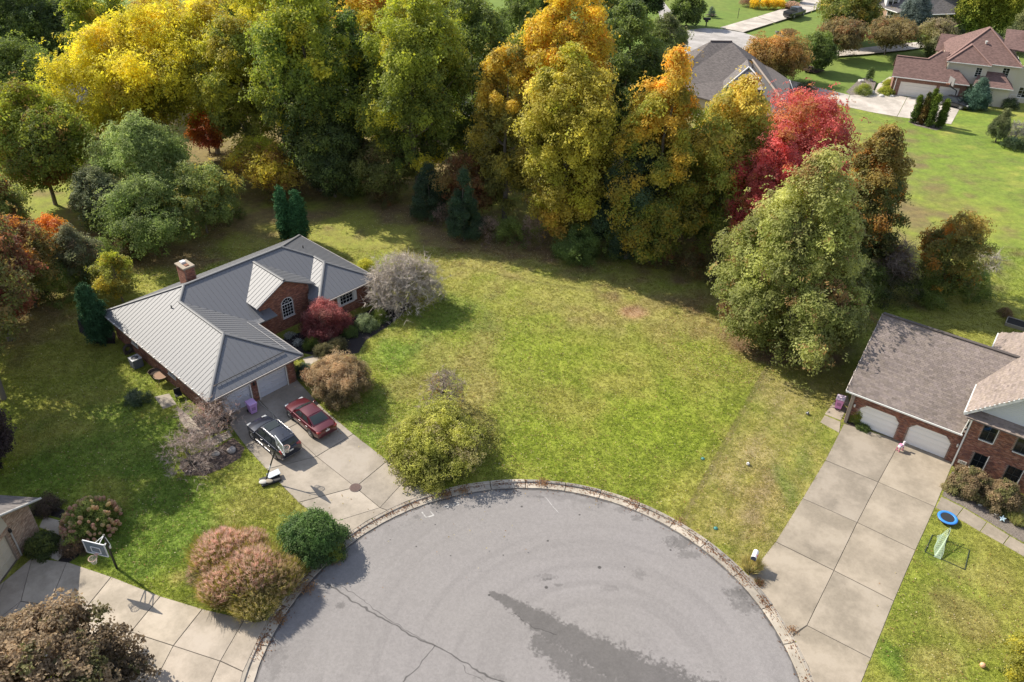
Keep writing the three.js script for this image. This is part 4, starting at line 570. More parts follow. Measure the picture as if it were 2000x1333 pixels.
{ // grey hipped house behind the orange maples
  const b = W(1440, 200, 0), H = thing('house', 'grey shingled hip and gable roofed house half hidden behind the orange maples', 'house', b), Q = (x, y, h) => W(x, y, h).sub(b);
  const q = (x, y, h) => { const v = W(x, y, h); return V3(v.x - b.x, h, v.z - b.z); };
  const R1 = q(1388, 81, 7.6), R2 = q(1430, 81.5, 7.6), FL = q(1300, 172, 3.0), gk = q(1460, 116, 6.2), rr2 = q(1490, 121.6, 3.6), rr = q(1470, 117.5, 6.15), le = q(1543, 216, 6.1), re = q(1542.6, 156.6, 3.2), re2 = q(1556, 197, 3.2), gp1 = q(1463.5, 130.7, 6.2), gl0 = q(1413, 158, 4.2), gl1 = q(1414, 172, 4.2), ge0 = q(1502, 158, 4.2), ge1 = q(1507.6, 179, 4.2), FM = q(1420, 205, 3);
  roofs(H, [[R1, R2, gk, gl0, FM, FL]], M_GREYR);
  roofs(H, [[R1, FL, q(1290, 130, 3)], [R2, rr2, rr, gk]], M_GREYR);
  roofs(H, [[rr, rr2, re, re2, le]], M_GREYR);
  roofs(H, [[gk, gp1, gl1, gl0], [gk, ge0, ge1, gp1]], M_GREYT);
  const trim = std(0.62, 0.62, 0.62, 0.6);
  part(H, 'barge_board', merge([rod([gp1.x, gp1.y, gp1.z], [ge1.x, ge1.y, ge1.z], 0.12, 0.12, 4), rod([gp1.x, gp1.y, gp1.z], [gl1.x, gl1.y, gl1.z], 0.12, 0.12, 4), rod([re.x, re.y, re.z], [re2.x, re2.y, re2.z], 0.08, 0.08, 4)]), trim);
  part(H, 'ridge_cap', rod([rr.x, rr.y + .05, rr.z], [le.x, le.y + .05, le.z], 0.16, 0.16, 5), std(0.25, 0.21, 0.18, .9)); part(H, 'ridge_cap', rod([R1.x, R1.y + .03, R1.z], [R2.x, R2.y + .03, R2.z], 0.16, 0.16, 5), std(0.12, 0.10, 0.1, .9));
  const vw = (a, c, y0 = 0) => polyGeo([[V3(a.x, y0, a.z), V3(c.x, y0, c.z), c], [V3(a.x, y0, a.z), c, a]]);
  part(H, 'wall', merge([polyGeo([[gl1.clone().lerp(gp1, .08), V3(lerp(gl1.x, ge1.x, .92), 4.3, lerp(gl1.z, ge1.z, .92)), gp1.clone().add(V3(0, -.25, -.3))]]), vw(gl1.clone().add(V3(.5, 0, -.6)), ge1.clone().add(V3(-.5, 0, -.6)))]), std(0.36, 0.32, 0.30, .9));
  part(H, 'wall', merge([vw(rr.clone().add(V3(.1, -.3, 0)), le.clone().add(V3(.1, -.3, 0))), vw(re2.clone().add(V3(-.5, 0, 0)), le.clone().add(V3(0, -.4, 0))), vw(re2.clone().add(V3(-.4, 0, 0)), re.clone().add(V3(-.4, 0, 0)))]), std(0.10, 0.10, 0.11, .9));
  part(H, 'wall', merge([vw(FL.clone().add(V3(.5, -.1, -.5)), FM.clone().add(V3(0, -.1, -.5)))]), M_SIDING);
  part(H, 'vent_pipe', (() => { const v = q(1471, 128, 6.4); return cyl(0.07, 0.07, 0.5, v.x, v.y - .4, v.z); })(), M_BLACK);
}
{ // brick dormered house at the top edge
  const b = at(1760, 52), H = thing('house', 'brick house with grey roof and white dormers cut by the top edge', 'house', b), q = (x, y, h) => { const v = W(x, y, h); return V3(v.x - b.x, h, v.z - b.z); };
  const g1 = at(1716, 42).sub(b), g2 = at(1756, 54).sub(b), h1 = 3.4, up = (v, h) => V3(v.x, h, v.z);
  const wallQ = (a, c, h, name = 'wall', m = M_BRICKF) => { const L = Math.hypot(c.x - a.x, c.z - a.z), w = part(H, name, wallGeo(rect(0, 0, L, h), [], 0.25), m); w.position.set(a.x, 0, a.z); w.rotation.y = Math.atan2(-(c.z - a.z), c.x - a.x); return w; };
  const lightBrick = std(0.50, 0.33, 0.25, .9);
  const wa = wallQ(g1, g2, h1, 'wall', lightBrick);
  { const wn = part(H, 'window', merge([box(1.9, 1.9, 0.08, 2.6, 1.75, 0.05)]), M_WHITE); wn.position.copy(wa.position); wn.rotation.copy(wa.rotation); for (const [x, y] of [[2.15, 1.3], [2.15, 2.15], [3.05, 1.3], [3.05, 2.15]]) part(wn, 'pane', box(0.72, 0.72, 0.02, x, y, 0.1), M_GLASS); }
  const c0 = at(1806, 51).sub(b), c1 = at(1858, 54).sub(b), cL = at(1796, 46).sub(b), cR = at(1880, 44).sub(b);
  const wc = wallQ(c0, c1, 3.4); { const d = part(H, 'garage_door', box(4.6, 2.4, 0.06, 3.4, 1.2, 0.05), std(0.33, 0.28, 0.23, .8)); d.position.copy(wc.position); d.rotation.copy(wc.rotation); for (let i = 0; i < 4; i++) part(d, 'door_section', box(4.4, 0.5, 0.03, 3.4, 0.3 + i * 0.58, 0.09), std(0.36, 0.31, 0.26, .8)); }
  wallQ(cL, c0, 3.4, 'wall', lightBrick); wallQ(c1, cR, 3.4); wallQ(g2, cL, 3.4, 'wall', lightBrick);
  const e1 = q(1711, 11.5, 3.4), e2 = q(1753, 25, 3.4), e3 = q(1800, 29.5, 3.4), e4 = q(1866, 27.5, 3.4), r1 = q(1728, -34, 7.5), r2 = q(1790, -34, 7.5), r3 = q(1822, -26, 7.5), r4 = q(1872, -28, 7.5), e5 = q(1885, 20, 3.4);
  roofs(H, [[e1, e2, q(1790, 20, 3.6), r2, r1], [e3, e4, r4, r3], [e3, r3, r2, q(1778, 20, 3.5)], [e4, e5, r4]], M_GREYT);
  for (const [x, y] of [[1745, 4], [1849, 10]]) { const c = q(x, y, 4.4), f = part(H, 'dormer', merge([box(2.6, 2.6, 2.4, c.x, c.y + .2, c.z - 1.2), (() => roofSlab([V3(c.x - 1.6, c.y + 1.5, c.z + .2), V3(c.x, c.y + 2.8, c.z + .2), V3(c.x, c.y + 2.8, c.z - 2.6), V3(c.x - 1.6, c.y + 1.5, c.z - 2.6)], .12))(), (() => roofSlab([V3(c.x, c.y + 2.8, c.z + .2), V3(c.x + 1.6, c.y + 1.5, c.z + .2), V3(c.x + 1.6, c.y + 1.5, c.z - 2.6), V3(c.x, c.y + 2.8, c.z - 2.6)], .12))()]), std(0.62, 0.62, 0.62, .6)); for (const dx of [-.5, .5]) for (const dy of [-.2, .65]) part(f, 'pane', box(.8, .7, .03, c.x + dx, c.y + dy, c.z + .02), M_GLASS); }
  part(H, 'gutter', merge([rod([e1.x, e1.y, e1.z], [e2.x, e2.y, e2.z], .09, .09, 4), rod([e3.x, e3.y, e3.z], [e4.x, e4.y, e4.z], .09, .09, 4)]), M_WHITE);
  { const s = at(1706, 24).sub(b); part(H, 'front_step', merge([box(2.4, .5, 2.0, s.x, .25, s.z), box(2.4, .25, 3.0, s.x, .12, s.z + .5)]), std(0.36, 0.17, 0.12, .9)); const s2 = at(1696, 22).sub(b); part(H, 'wall', box(3, 3.4, .3, s2.x + 2.5, 1.7, s2.z - 2), lightBrick); part(H, 'gable_wall', box(4, 4.5, .3, s2.x, 2.2, s2.z - 3), lightBrick); }
}
{ // half hidden house at the left
  const b = at(125, 180), H = thing('house', 'brown hip roofed house half hidden behind the yellow maples at the left', 'house', b), q = (x, y, h) => { const v = W(x, y, h); return V3(v.x - b.x, h, v.z - b.z); };
  const pk = q(128.8, 121, 6.2), rr = q(215, 104, 6.2), l = q(96, 146, 3.2), f = q(124, 160, 3.2), fr = q(240, 178, 3.2), bk = q(88, 118, 3.2);
  roofs(H, [[pk, l, f], [pk, f, fr, rr], [pk, bk, l]], shingleMat(0.20, 0.15, 0.145));
  const vw = (a, c) => polyGeo([[V3(a.x, 0, a.z), V3(c.x, 0, c.z), V3(c.x, 3.1, c.z)], [V3(a.x, 0, a.z), V3(c.x, 3.1, c.z), V3(a.x, 3.1, a.z)]]);
  part(H, 'wall', merge([vw(f.clone().add(V3(.6, 0, -.6)), fr.clone().add(V3(0, 0, -.6))), vw(l.clone().add(V3(.6, 0, 0)), f.clone().add(V3(.6, 0, -.6)))]), std(0.55, 0.52, 0.48, .8));
  const s = q(148, 176, 2); part(H, 'shed_roof', roofSlab([q(142, 168, 3), q(165, 164, 3), q(178, 182, 2.2), q(146, 188, 2.2)], .1), std(0.55, 0.50, 0.52, .8));
}
{ // tan garage at bottom left
  const H = thing('garage', 'tan brick garage with gabled roof and cream door at the bottom left edge', 'garage', [-29.45, 0, -34.0], turnOf(0.06, -0.998));
  // x runs up the picture along the front; the front faces right
  roofs(H, [[V3(.35, 2.6, .65), V3(.35, 2.6, -14), V3(-5.3, 5.9, -14), V3(-5.3, 5.9, .65)], [V3(-5.3, 5.9, .65), V3(-5.3, 5.9, -14), V3(-11, 2.6, -14), V3(-11, 2.6, .65)]], M_GREYT);
  part(H, 'barge_board', merge([rod([.38, 2.5, .66], [-5.3, 5.8, .66], .09, .09, 4)]), std(0.5, 0.49, 0.47, .6));
  const TAN = [[0.40, 0.28, 0.20], [0.46, 0.34, 0.25], [0.36, 0.24, 0.17], [0.50, 0.38, 0.28]];
  brickWall(H, [[-10.6, 0], [0, 0], [0, 2.5], [-5.3, 5.6], [-10.6, 2.5]], [rect(-7.4, 0, -2.35, 2.25)], 0, 0, 0, TAN, 91);
  garageDoor(H, -7.4, -2.35, 2.25, 0, 0, 0, std(0.60, 0.54, 0.43, .6), { rows: 4, cols: 8 });
  plainWall(H, rect(0, 0, 13, 2.5), [], 0, 13, Math.PI / 2, M_MORTAR);
  part(H, 'siding_gable', wallGeo([[-7.6, 2.62], [-2.0, 2.62], [-2.2, 3.9], [-5.3, 5.5], [-7.6, 4.2]], [], .02), std(0.52, 0.48, 0.40, .8)).position.z = .055;
  part(H, 'downspout', merge([rod([-2.05, 2.3, .1], [-2.05, .1, .1], .055)]), std(0.45, 0.43, 0.40, .5)); part(H, 'wall_lamp', merge([box(.14, .22, .12, -2.05, 2.25, .12), cyl(.08, .03, .1, -2.05, 2.36, .12, 8)]), M_BLACK);
  const c = Math.cos(H.rotation.y), s = Math.sin(H.rotation.y), w = (x, z) => [-29.45 + x * c + z * s, -34 - x * s + z * c]; keepOff([w(0.1, .1), w(-10.6, .1), w(-10.6, -13), w(0.1, -13)]);
}
// ------------------------------------------------------------------ foliage kit
function leafSpray(n, len, wid, spread, seed, droop = 0.3) { // n folded leaves scattered through a small flattened ball
  const r = rng(seed), pos = [];
  for (let i = 0; i < n; i++) {
    const a = r() * TAU, d = Math.sqrt(r()) * spread, cx = Math.cos(a) * d, cz = Math.sin(a) * d, cy = (r() - 0.5) * spread * 0.9, t = a + (r() - .5) * 2.2, l = len * (0.7 + 0.6 * r()), w = wid * (0.7 + 0.6 * r());
    const dx = Math.cos(t), dz = Math.sin(t), dy = -droop + (r() - .5) * 1.1, roll = (r() - .5) * 1.6, sx = -dz * Math.cos(roll), sz = dx * Math.cos(roll), sy = Math.sin(roll);
    const b = [cx, cy, cz], tip = [cx + dx * l, cy + dy * l, cz + dz * l], m = [cx + dx * l * .5, cy + dy * l * .5 + 0.0, cz + dz * l * .5], L = [m[0] + sx * w, m[1] + sy * w + w * .3, m[2] + sz * w], R = [m[0] - sx * w, m[1] - sy * w + w * .3, m[2] - sz * w];
    pos.push(...b, ...L, ...tip, ...b, ...tip, ...R);
  }
  const g = new THREE.BufferGeometry(); g.setAttribute('position', new THREE.Float32BufferAttribute(pos, 3)); g.computeVertexNormals(); return g;
}
const SPRAY = { broad: leafSpray(10, 0.40, 0.16, 0.72, 1), fine: leafSpray(14, 0.30, 0.09, 0.7, 2), big: leafSpray(6, 0.55, 0.26, 0.5, 3), needle: leafSpray(14, 0.42, 0.045, 0.45, 4, 0.1), scale: leafSpray(10, 0.36, 0.11, 0.45, 6, -0.7), droopy: leafSpray(12, 0.6, 0.06, 0.5, 7, 0.9) };
const twig = (() => { const r = rng(12), g = []; for (let i = 0; i < 7; i++) { const a = r() * TAU, e = 0.25 + r() * 0.9, c = [(r() - .5) * .3, (r() - .5) * .3, (r() - .5) * .3], L = 0.5 + r() * .5; g.push(rod(c, [c[0] + Math.cos(a) * Math.cos(e) * L, c[1] + Math.sin(e) * L, c[2] + Math.sin(a) * Math.cos(e) * L], 0.022, 0.008, 3)); } return merge(g); })();
const M_LEAF = new THREE.MeshPhysicalMaterial({ color: 0xffffff, roughness: 0.9, transmission: 0.6, thickness: 0, side: THREE.DoubleSide, specularIntensity: 0.5 });
const M_NEEDLE = new THREE.MeshPhysicalMaterial({ color: 0xffffff, roughness: 0.9, side: THREE.DoubleSide, specularIntensity: 0.4 });
const M_TWIG = new THREE.MeshStandardMaterial({ color: 0xffffff, roughness: 1 });
const BARK = { grey: std(0.16, 0.14, 0.12, 1), brown: std(0.10, 0.075, 0.055, 1), pale: std(0.30, 0.27, 0.23, 1), dark: std(0.05, 0.042, 0.036, 1) };
const PROFILE = {
  round: (t) => Math.pow(Math.max(0, 1 - (2 * t - 1) ** 2), 0.5), oval: (t) => Math.pow(Math.sin(Math.PI * Math.pow(t, 0.8)), 0.7), egg: (t) => Math.pow(Math.sin(Math.PI * Math.pow(Math.min(1, t * 0.95 + 0.05), 0.62)), 0.75),
  cone: (t) => 1.05 * Math.pow(1 - t, 0.75) * Math.min(1, 0.55 + t * 4), column: (t) => Math.min(1, 0.62 + 2.2 * t) * Math.pow(Math.max(0, 1 - t), 0.42), tall: (t) => Math.pow(Math.sin(Math.PI * (0.10 + 0.90 * Math.pow(t, 1.05))), 0.5), spire: (t) => Math.min(1, 0.6 + t * 1.9) * Math.pow(Math.max(0, 1 - t), 0.62) * 1.12, dome: (t) => Math.sqrt(Math.max(0, 1 - t * t)), vase: (t) => Math.min(1, 0.35 + t * 1.1) * Math.pow(Math.max(0, 1 - t), 0.35),
};
const mixc = (a, b, t) => [lerp(a[0], b[0], t), lerp(a[1], b[1], t), lerp(a[2], b[2], t)];
// crown of lobes: pal = { lo, mid, hi, odd, oddK }
let LEAVES = 0;
function crown(parent, o) {
  const { h, r, cb = 0.15, shape = 'oval', n = 3000, s = 0.6, spray = 'broad', pal, seed, lobes = 34, lobeR = 0.36, gap = 0.2, mat = M_LEAF, fill = 0.32, dx = 0, dz = 0, squash = 1.0, name = 'crown', jit = 0.4, soft = 0.75, spike = 0.22 } = o;
  const R = rng(seed), k = new Copies(), y0 = h * cb, H = h - y0, prof = PROFILE[shape], L = [], NL = Math.round(lobes * 3.4), LR = lobeR * 0.52, ph = R() * 9;
  let tries = 0;
  while (L.length < NL && tries++ < NL * 30) {
    const t = Math.pow(R(), 0.85), a = R() * TAU, wob = 0.62 + 0.62 * vnoise(Math.cos(a) * 1.6 + seed, t * 3 + Math.sin(a) * 1.6 + ph), pr = prof(t) * wob; if (pr < 0.08 || R() > pr + 0.15) continue;
    const d = r * pr * (0.25 + 0.78 * Math.sqrt(R())), lr = r * LR * (0.5 + 0.95 * R()) * (0.6 + 0.45 * pr), lean = t * t;
    L.push({ x: Math.cos(a) * d + dx * lean, y: y0 + H * (0.04 + 0.92 * t), z: Math.sin(a) * d + dz * lean, lr, t, w: lr * lr, tone: R(), br: 0.72 + 0.56 * R() });
  }
  let W = 0; for (const l of L) W += l.w;
  for (const l of L) {
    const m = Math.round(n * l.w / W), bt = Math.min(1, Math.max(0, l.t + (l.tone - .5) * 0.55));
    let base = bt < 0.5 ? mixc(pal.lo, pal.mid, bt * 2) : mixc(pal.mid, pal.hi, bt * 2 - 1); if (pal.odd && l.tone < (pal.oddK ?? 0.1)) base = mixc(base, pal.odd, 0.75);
    for (let i = 0; i < m; i++) {
      let u = R() * 2 - 1, a = R() * TAU, q = Math.sqrt(1 - u * u), nx = q * Math.cos(a), ny = u, nz = q * Math.sin(a);
      if (ny < -0.2 && R() < 0.55) ny = -ny;
      const wv = 0.7 + 0.6 * vnoise(nx * 2.2 + l.tone * 50, ny * 2.2 + nz * 2.2 + l.br * 40);
      let rr = l.lr * wv * (R() < fill ? Math.cbrt(R()) * 0.85 : 1 - soft * 0.6 + soft * 1.3 * R());
      if (R() < spike && ny > 0) rr *= 1 + 0.7 * R();
      const x = l.x + nx * rr, y = l.y + ny * rr * squash, z = l.z + nz * rr;
      if (y < 0.05) continue;
      if (gap > 0 && vnoise(x * 1.1 + seed, y * 1.1 + z * 0.9) < gap) continue;
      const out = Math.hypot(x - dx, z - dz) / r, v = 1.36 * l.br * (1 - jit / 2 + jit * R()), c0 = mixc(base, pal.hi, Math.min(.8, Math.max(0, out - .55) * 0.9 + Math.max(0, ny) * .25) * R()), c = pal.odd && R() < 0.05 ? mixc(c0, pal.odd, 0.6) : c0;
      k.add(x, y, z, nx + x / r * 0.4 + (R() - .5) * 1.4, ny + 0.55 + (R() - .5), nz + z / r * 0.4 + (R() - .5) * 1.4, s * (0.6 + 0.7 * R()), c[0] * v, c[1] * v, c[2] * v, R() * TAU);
    }
  }
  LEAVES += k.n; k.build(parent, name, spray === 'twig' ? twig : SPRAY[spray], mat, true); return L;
}
function trunkGeo(h, r0, lobes, seed, { lean = [0, 0], top = 0.8, limbs = 9, from = 0.25, low = -0.1 } = {}) {
  const R = rng(seed + 5), g = [], N = 7, pts = []; for (let i = 0; i <= N; i++) { const t = i / N; pts.push([lean[0] * t * t + (i ? (R() - .5) * r0 * 1.6 : 0), low + (h * top - low) * t, lean[1] * t * t + (i ? (R() - .5) * r0 * 1.6 : 0)]); }
  for (let i = 0; i < N; i++) g.push(rod(pts[i], pts[i + 1], r0 * Math.pow(1 - i / N, 0.8) + 0.015, r0 * Math.pow(1 - (i + 1) / N, 0.8) + 0.012, 6));
  const at2 = (y) => { const t = Math.min(0.999, Math.max(0, (y - low) / (h * top - low))) * N, i = t | 0, f = t - i; return [0, 1, 2].map((k) => lerp(pts[i][k], pts[i + 1][k], f)); };
  for (let i = 0; i < Math.min(limbs, lobes.length); i++) { const l = lobes[(i * 7) % lobes.length], s0 = at2(Math.max(h * from, l.y - Math.hypot(l.x, l.z) * 0.9)), m = [lerp(s0[0], l.x, .5), lerp(s0[1], l.y, .42), lerp(s0[2], l.z, .5)], rr = r0 * 0.42 * (1 - s0[1] / h * .6); g.push(rod(s0, m, rr, rr * .65, 5), rod(m, [l.x, l.y, l.z], rr * .65, rr * .2, 5)); }
  return merge(g);
}
let SEED = 1000;
// a tree standing where the photograph shows it: base, top and width in its pixels
function tree(name, label, category, base, topY, width, pal, o = {}) {
  const b = at(base[0], base[1]), h = (o.h ?? heightTo(b, topY)) * (o.mat === M_NEEDLE ? 1 : 1.05), sc = pix({ x: b.x, y: h * 0.55, z: b.z }).s, r = o.r ?? width / 2 / sc, seed = ++SEED * 7;
  const t = thing(name, label, category, b, 0, o.group);
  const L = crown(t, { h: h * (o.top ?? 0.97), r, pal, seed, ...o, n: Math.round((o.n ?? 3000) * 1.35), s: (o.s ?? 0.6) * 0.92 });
  part(t, 'trunk', trunkGeo(h, o.tr ?? Math.max(0.05, h * 0.016), L, seed, { limbs: o.limbs ?? 9, from: o.from ?? 0.2, lean: [o.dx ?? 0, o.dz ?? 0] }), BARK[o.bark ?? 'grey']);
  return t;
}
const K = { yel: [0.60, 0.52, 0.045], ygr: [0.34, 0.37, 0.030], gold: [0.52, 0.38, 0.045], org: [0.66, 0.28, 0.04], grn: [0.105, 0.160, 0.030], grn2: [0.175, 0.225, 0.042], dgr: [0.052, 0.085, 0.024], blg: [0.055, 0.100, 0.050], olv: [0.23, 0.235, 0.060], olv2: [0.14, 0.16, 0.04], red: [0.46, 0.055, 0.065], dred: [0.24, 0.04, 0.045], rust: [0.27, 0.105, 0.045], brn: [0.19, 0.12, 0.06], brn2: [0.12, 0.085, 0.055], pink: [0.42, 0.23, 0.19], tan: [0.30, 0.24, 0.15] };
const p3 = (lo, mid, hi, odd, oddK) => ({ lo, mid, hi, odd, oddK });
const GW = 'trees of the wood behind the lawn';
{ // ---- the yellow maples behind the grey roofed house
  const py = p3([0.22, 0.24, 0.035], [0.44, 0.42, 0.03], [0.66, 0.58, 0.04], K.gold, 0.10);
  tree('maple_tree', 'bright yellow maple, leftmost of the yellow crowns, in front of the half hidden roof', 'tree', [275, 335], 50, 250, py, { n: 6200, s: 0.62, cb: 0.22, group: GW });
  tree('maple_tree', 'tall yellow maple with orange tipped top behind the pale green young tree', 'tree', [345, 318], 8, 240, p3([0.22, 0.24, 0.035], [0.42, 0.42, 0.03], [0.66, 0.56, 0.04], K.gold, 0.08), { n: 6200, s: 0.64, cb: 0.24, group: GW });
  tree('maple_tree', 'yellow maple with pale thin trunks rising above the clearing', 'tree', [425, 300], 5, 210, p3(K.grn2, [0.38, 0.40, 0.03], [0.62, 0.54, 0.04], K.gold, 0.1), { n: 5600, s: 0.62, cb: 0.3, bark: 'pale', group: GW });
  tree('maple_tree', 'yellow green maple, rightmost of the yellow crowns, leaning on the dark green giant', 'tree', [498, 335], 30, 175, p3(K.olv2, K.ygr, [0.40, 0.34, 0.035], K.grn2, 0.2), { n: 5200, s: 0.62, cb: 0.2, bark: 'pale', group: GW });
  tree('maple_tree', 'small amber leaved tree low under the yellow maples by the two green cypresses', 'tree', [530, 385], 275, 150, p3(K.brn, K.gold, K.ygr, K.rust, 0.15), { n: 2400, s: 0.5, cb: 0.2, group: GW });
  tree('maple_tree', 'amber maple crown peeping over the yellow maples at the top edge', 'tree', [330, 130], -8, 130, p3(K.olv, K.gold, K.yel, K.rust, 0.2), { n: 2600, s: 0.6, group: GW });
  tree('maple_tree', 'gold and green crown at the top edge between yellow maple and green giant', 'tree', [450, 150], -22, 150, p3(K.olv2, K.ygr, K.gold, K.rust, 0.12), { n: 2800, s: 0.6, group: GW });
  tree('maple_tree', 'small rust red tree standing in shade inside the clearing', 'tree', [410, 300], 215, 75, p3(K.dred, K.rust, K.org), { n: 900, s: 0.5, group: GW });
  // ---- tall green giants left of centre
  const pg = p3(K.dgr, K.grn, K.ygr, K.yel, 0.1);
  tree('oak_tree', 'giant dark green oak with yellow flecked top left of the wood edge', 'tree', [625, 372], -60, 205, pg, { n: 7600, s: 0.68, cb: 0.1, group: GW, lobes: 48 });
  tree('oak_tree', 'tall yellow green oak with bare grey limbs showing beside the dark gap', 'tree', [560, 300], -75, 150, p3(K.grn, K.ygr, K.yel, K.grn, 0.2), { n: 5000, s: 0.62, cb: 0.15, group: GW, shape: 'tall' });
  tree('oak_tree', 'dark green bushy tree at the lawn corner below the giant oak', 'tree', [655, 385], 205, 150, p3(K.dgr, K.dgr, K.grn2), { n: 3200, s: 0.55, cb: 0.05, group: GW });
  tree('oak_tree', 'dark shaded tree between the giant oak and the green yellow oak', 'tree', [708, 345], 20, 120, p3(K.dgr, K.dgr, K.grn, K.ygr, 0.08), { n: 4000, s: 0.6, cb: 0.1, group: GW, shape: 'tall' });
  tree('oak_tree', 'high green oak splashed with pale yellow above the dark undergrowth', 'tree', [815, 395], -40, 185, p3(K.grn, K.grn2, K.ygr, K.yel, 0.2), { n: 7600, s: 0.62, cb: 0.14, group: GW, lobes: 46, shape: 'tall', bark: 'grey' });
  tree('oak_tree', 'gold topped green tree at the top edge behind the green yellow oak', 'tree', [735, 250], -60, 120, p3(K.grn, K.ygr, K.gold, K.org, 0.14), { n: 3600, s: 0.62, group: GW });
  tree('oak_tree', 'mid green tree with grey green top right of the green yellow oak', 'tree', [925, 350], -10, 140, p3(K.dgr, K.grn, K.grn2, K.ygr, 0.12), { n: 4800, s: 0.6, cb: 0.12, group: GW, shape: 'tall' });
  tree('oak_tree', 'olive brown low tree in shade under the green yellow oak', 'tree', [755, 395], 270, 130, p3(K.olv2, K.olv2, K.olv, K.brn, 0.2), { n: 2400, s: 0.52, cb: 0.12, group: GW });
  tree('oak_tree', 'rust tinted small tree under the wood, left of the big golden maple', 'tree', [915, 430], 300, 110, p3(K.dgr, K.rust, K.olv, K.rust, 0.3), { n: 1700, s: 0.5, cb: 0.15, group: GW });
  // ---- golden maples at the centre
  tree('maple_tree', 'very tall orange gold maple reaching the top edge at the centre', 'tree', [1092, 440], -70, 150, p3(K.olv, K.gold, [0.58, 0.45, 0.04], K.org, 0.04), { n: 6400, s: 0.62, cb: 0.2, group: GW, shape: 'tall', lobes: 44 });
  tree('maple_tree', 'big golden maple with bronze lower boughs in front of the orange gold giant', 'tree', [1095, 480], 95, 190, p3([0.38, 0.23, 0.035], [0.32, 0.31, 0.045], [0.50, 0.43, 0.06], K.ygr, 0.25), { n: 7600, s: 0.6, cb: 0.06, group: GW, lobes: 52, shape: 'tall' });
  tree('maple_tree', 'olive gold maple, narrow, on the left flank of the golden pair', 'tree', [985, 440], 85, 130, p3(K.olv2, [0.20, 0.19, 0.035], K.gold, K.olv, 0.2), { n: 4800, s: 0.58, cb: 0.1, group: GW, shape: 'tall' });
  tree('oak_tree', 'broad dark green tree right of the orange gold giant at the top edge', 'tree', [1205, 345], -5, 170, p3(K.dgr, K.grn, K.grn2, K.dgr, 0.25), { n: 6400, s: 0.62, cb: 0.12, group: GW, lobes: 44 });
  tree('oak_tree', 'green tree with pale leaf tips at the top edge beside the orange gold giant', 'tree', [1010, 215], -30, 110, p3(K.dgr, K.grn, K.grn2), { n: 3000, s: 0.6, group: GW });
  tree('spruce_tree', 'blue green soft spruce like tree between golden and orange maples', 'tree', [1222, 505], 235, 135, p3(K.blg, K.blg, [0.075, 0.12, 0.055]), { n: 5600, s: 0.5, cb: 0.02, shape: 'egg', spray: 'fine', group: GW, lobes: 46, lobeR: 0.3 });
  tree('spruce_tree', 'dark green young conifer on the wood edge right of its twin topped neighbour', 'tree', [907, 470], 328, 74, p3(K.blg, [0.05, 0.1, 0.045], [0.06, 0.11, 0.05]), { n: 2400, s: 0.42, cb: 0.02, shape: 'cone', spray: 'fine', group: GW });
  tree('spruce_tree', 'twin topped dark conifer in the shade of the wood corner', 'tree', [840, 430], 315, 80, p3(K.dgr, K.blg, [0.05, 0.09, 0.045]), { n: 2400, s: 0.42, cb: 0.02, shape: 'cone', spray: 'fine', group: GW });
  // ---- orange and red maples right of centre
  tree('maple_tree', 'maple with flame orange top over yellow and green, left of its twin', 'tree', [1268, 510], 82, 172, p3([0.12, 0.185, 0.035], [0.22, 0.28, 0.04], [0.66, 0.40, 0.05], K.gold, 0.12), { n: 7200, s: 0.58, cb: 0.03, group: GW, lobes: 52, shape: 'egg' });
  tree('maple_tree', 'green maple with salmon and yellow tips against the grey hipped roof', 'tree', [1392, 502], 122, 175, p3([0.12, 0.18, 0.035], [0.22, 0.28, 0.05], [0.58, 0.47, 0.09], K.org, 0.12), { n: 6400, s: 0.55, cb: 0.03, group: GW, lobes: 50, shape: 'egg' });
  tree('maple_tree', 'large crimson red maple behind the big olive maple', 'tree', [1535, 460], 178, 195, p3(K.dred, [0.36, 0.085, 0.07], [0.54, 0.14, 0.125], [0.46, 0.24, 0.06], 0.24), { n: 6000, s: 0.5, cb: 0.1, group: GW, lobes: 50, shape: 'round' });
  tree('maple_tree', 'smaller scarlet maple leaning out left of the crimson one', 'tree', [1464, 548], 250, 150, p3(K.dred, [0.38, 0.07, 0.06], [0.52, 0.11, 0.10], [0.46, 0.22, 0.05], 0.25), { n: 4200, s: 0.48, cb: 0.12, group: GW, lobes: 40 });
  tree('maple_tree', 'dark green maple with orange top on the right flank of the olive maple', 'tree', [1655, 548], 240, 135, p3(K.dgr, [0.11, 0.15, 0.035], [0.30, 0.22, 0.05], K.org, 0.16), { n: 5200, s: 0.52, cb: 0.05, group: GW, lobes: 44 });
  tree('maple_tree', 'big olive yellow maple standing forward on the lawn, nearest of the maples', 'tree', [1522, 672], 296, 350, p3([0.17, 0.20, 0.05], [0.28, 0.31, 0.075], [0.42, 0.42, 0.14], K.rust, 0.03), { gap: 0.27, n: 15000, s: 0.5, cb: 0.02, lobes: 80, lobeR: 0.27, shape: 'spire', limbs: 16, jit: 0.45 });
  tree('maple_tree', 'low rusty tree in the dark hollow between green maple and olive maple', 'tree', [1440, 520], 400, 90, p3(K.dgr, K.rust, K.brn, K.red, 0.15), { n: 1600, s: 0.48, cb: 0.1, group: GW });
  tree('maple_tree', 'small orange topped tree at the right end of the hedgerow', 'tree', [1828, 585], 412, 122, p3(K.grn, [0.16, 0.20, 0.05], [0.36, 0.27, 0.06], K.org, 0.16), { n: 3000, s: 0.42, cb: 0.06, lobes: 36 });
}
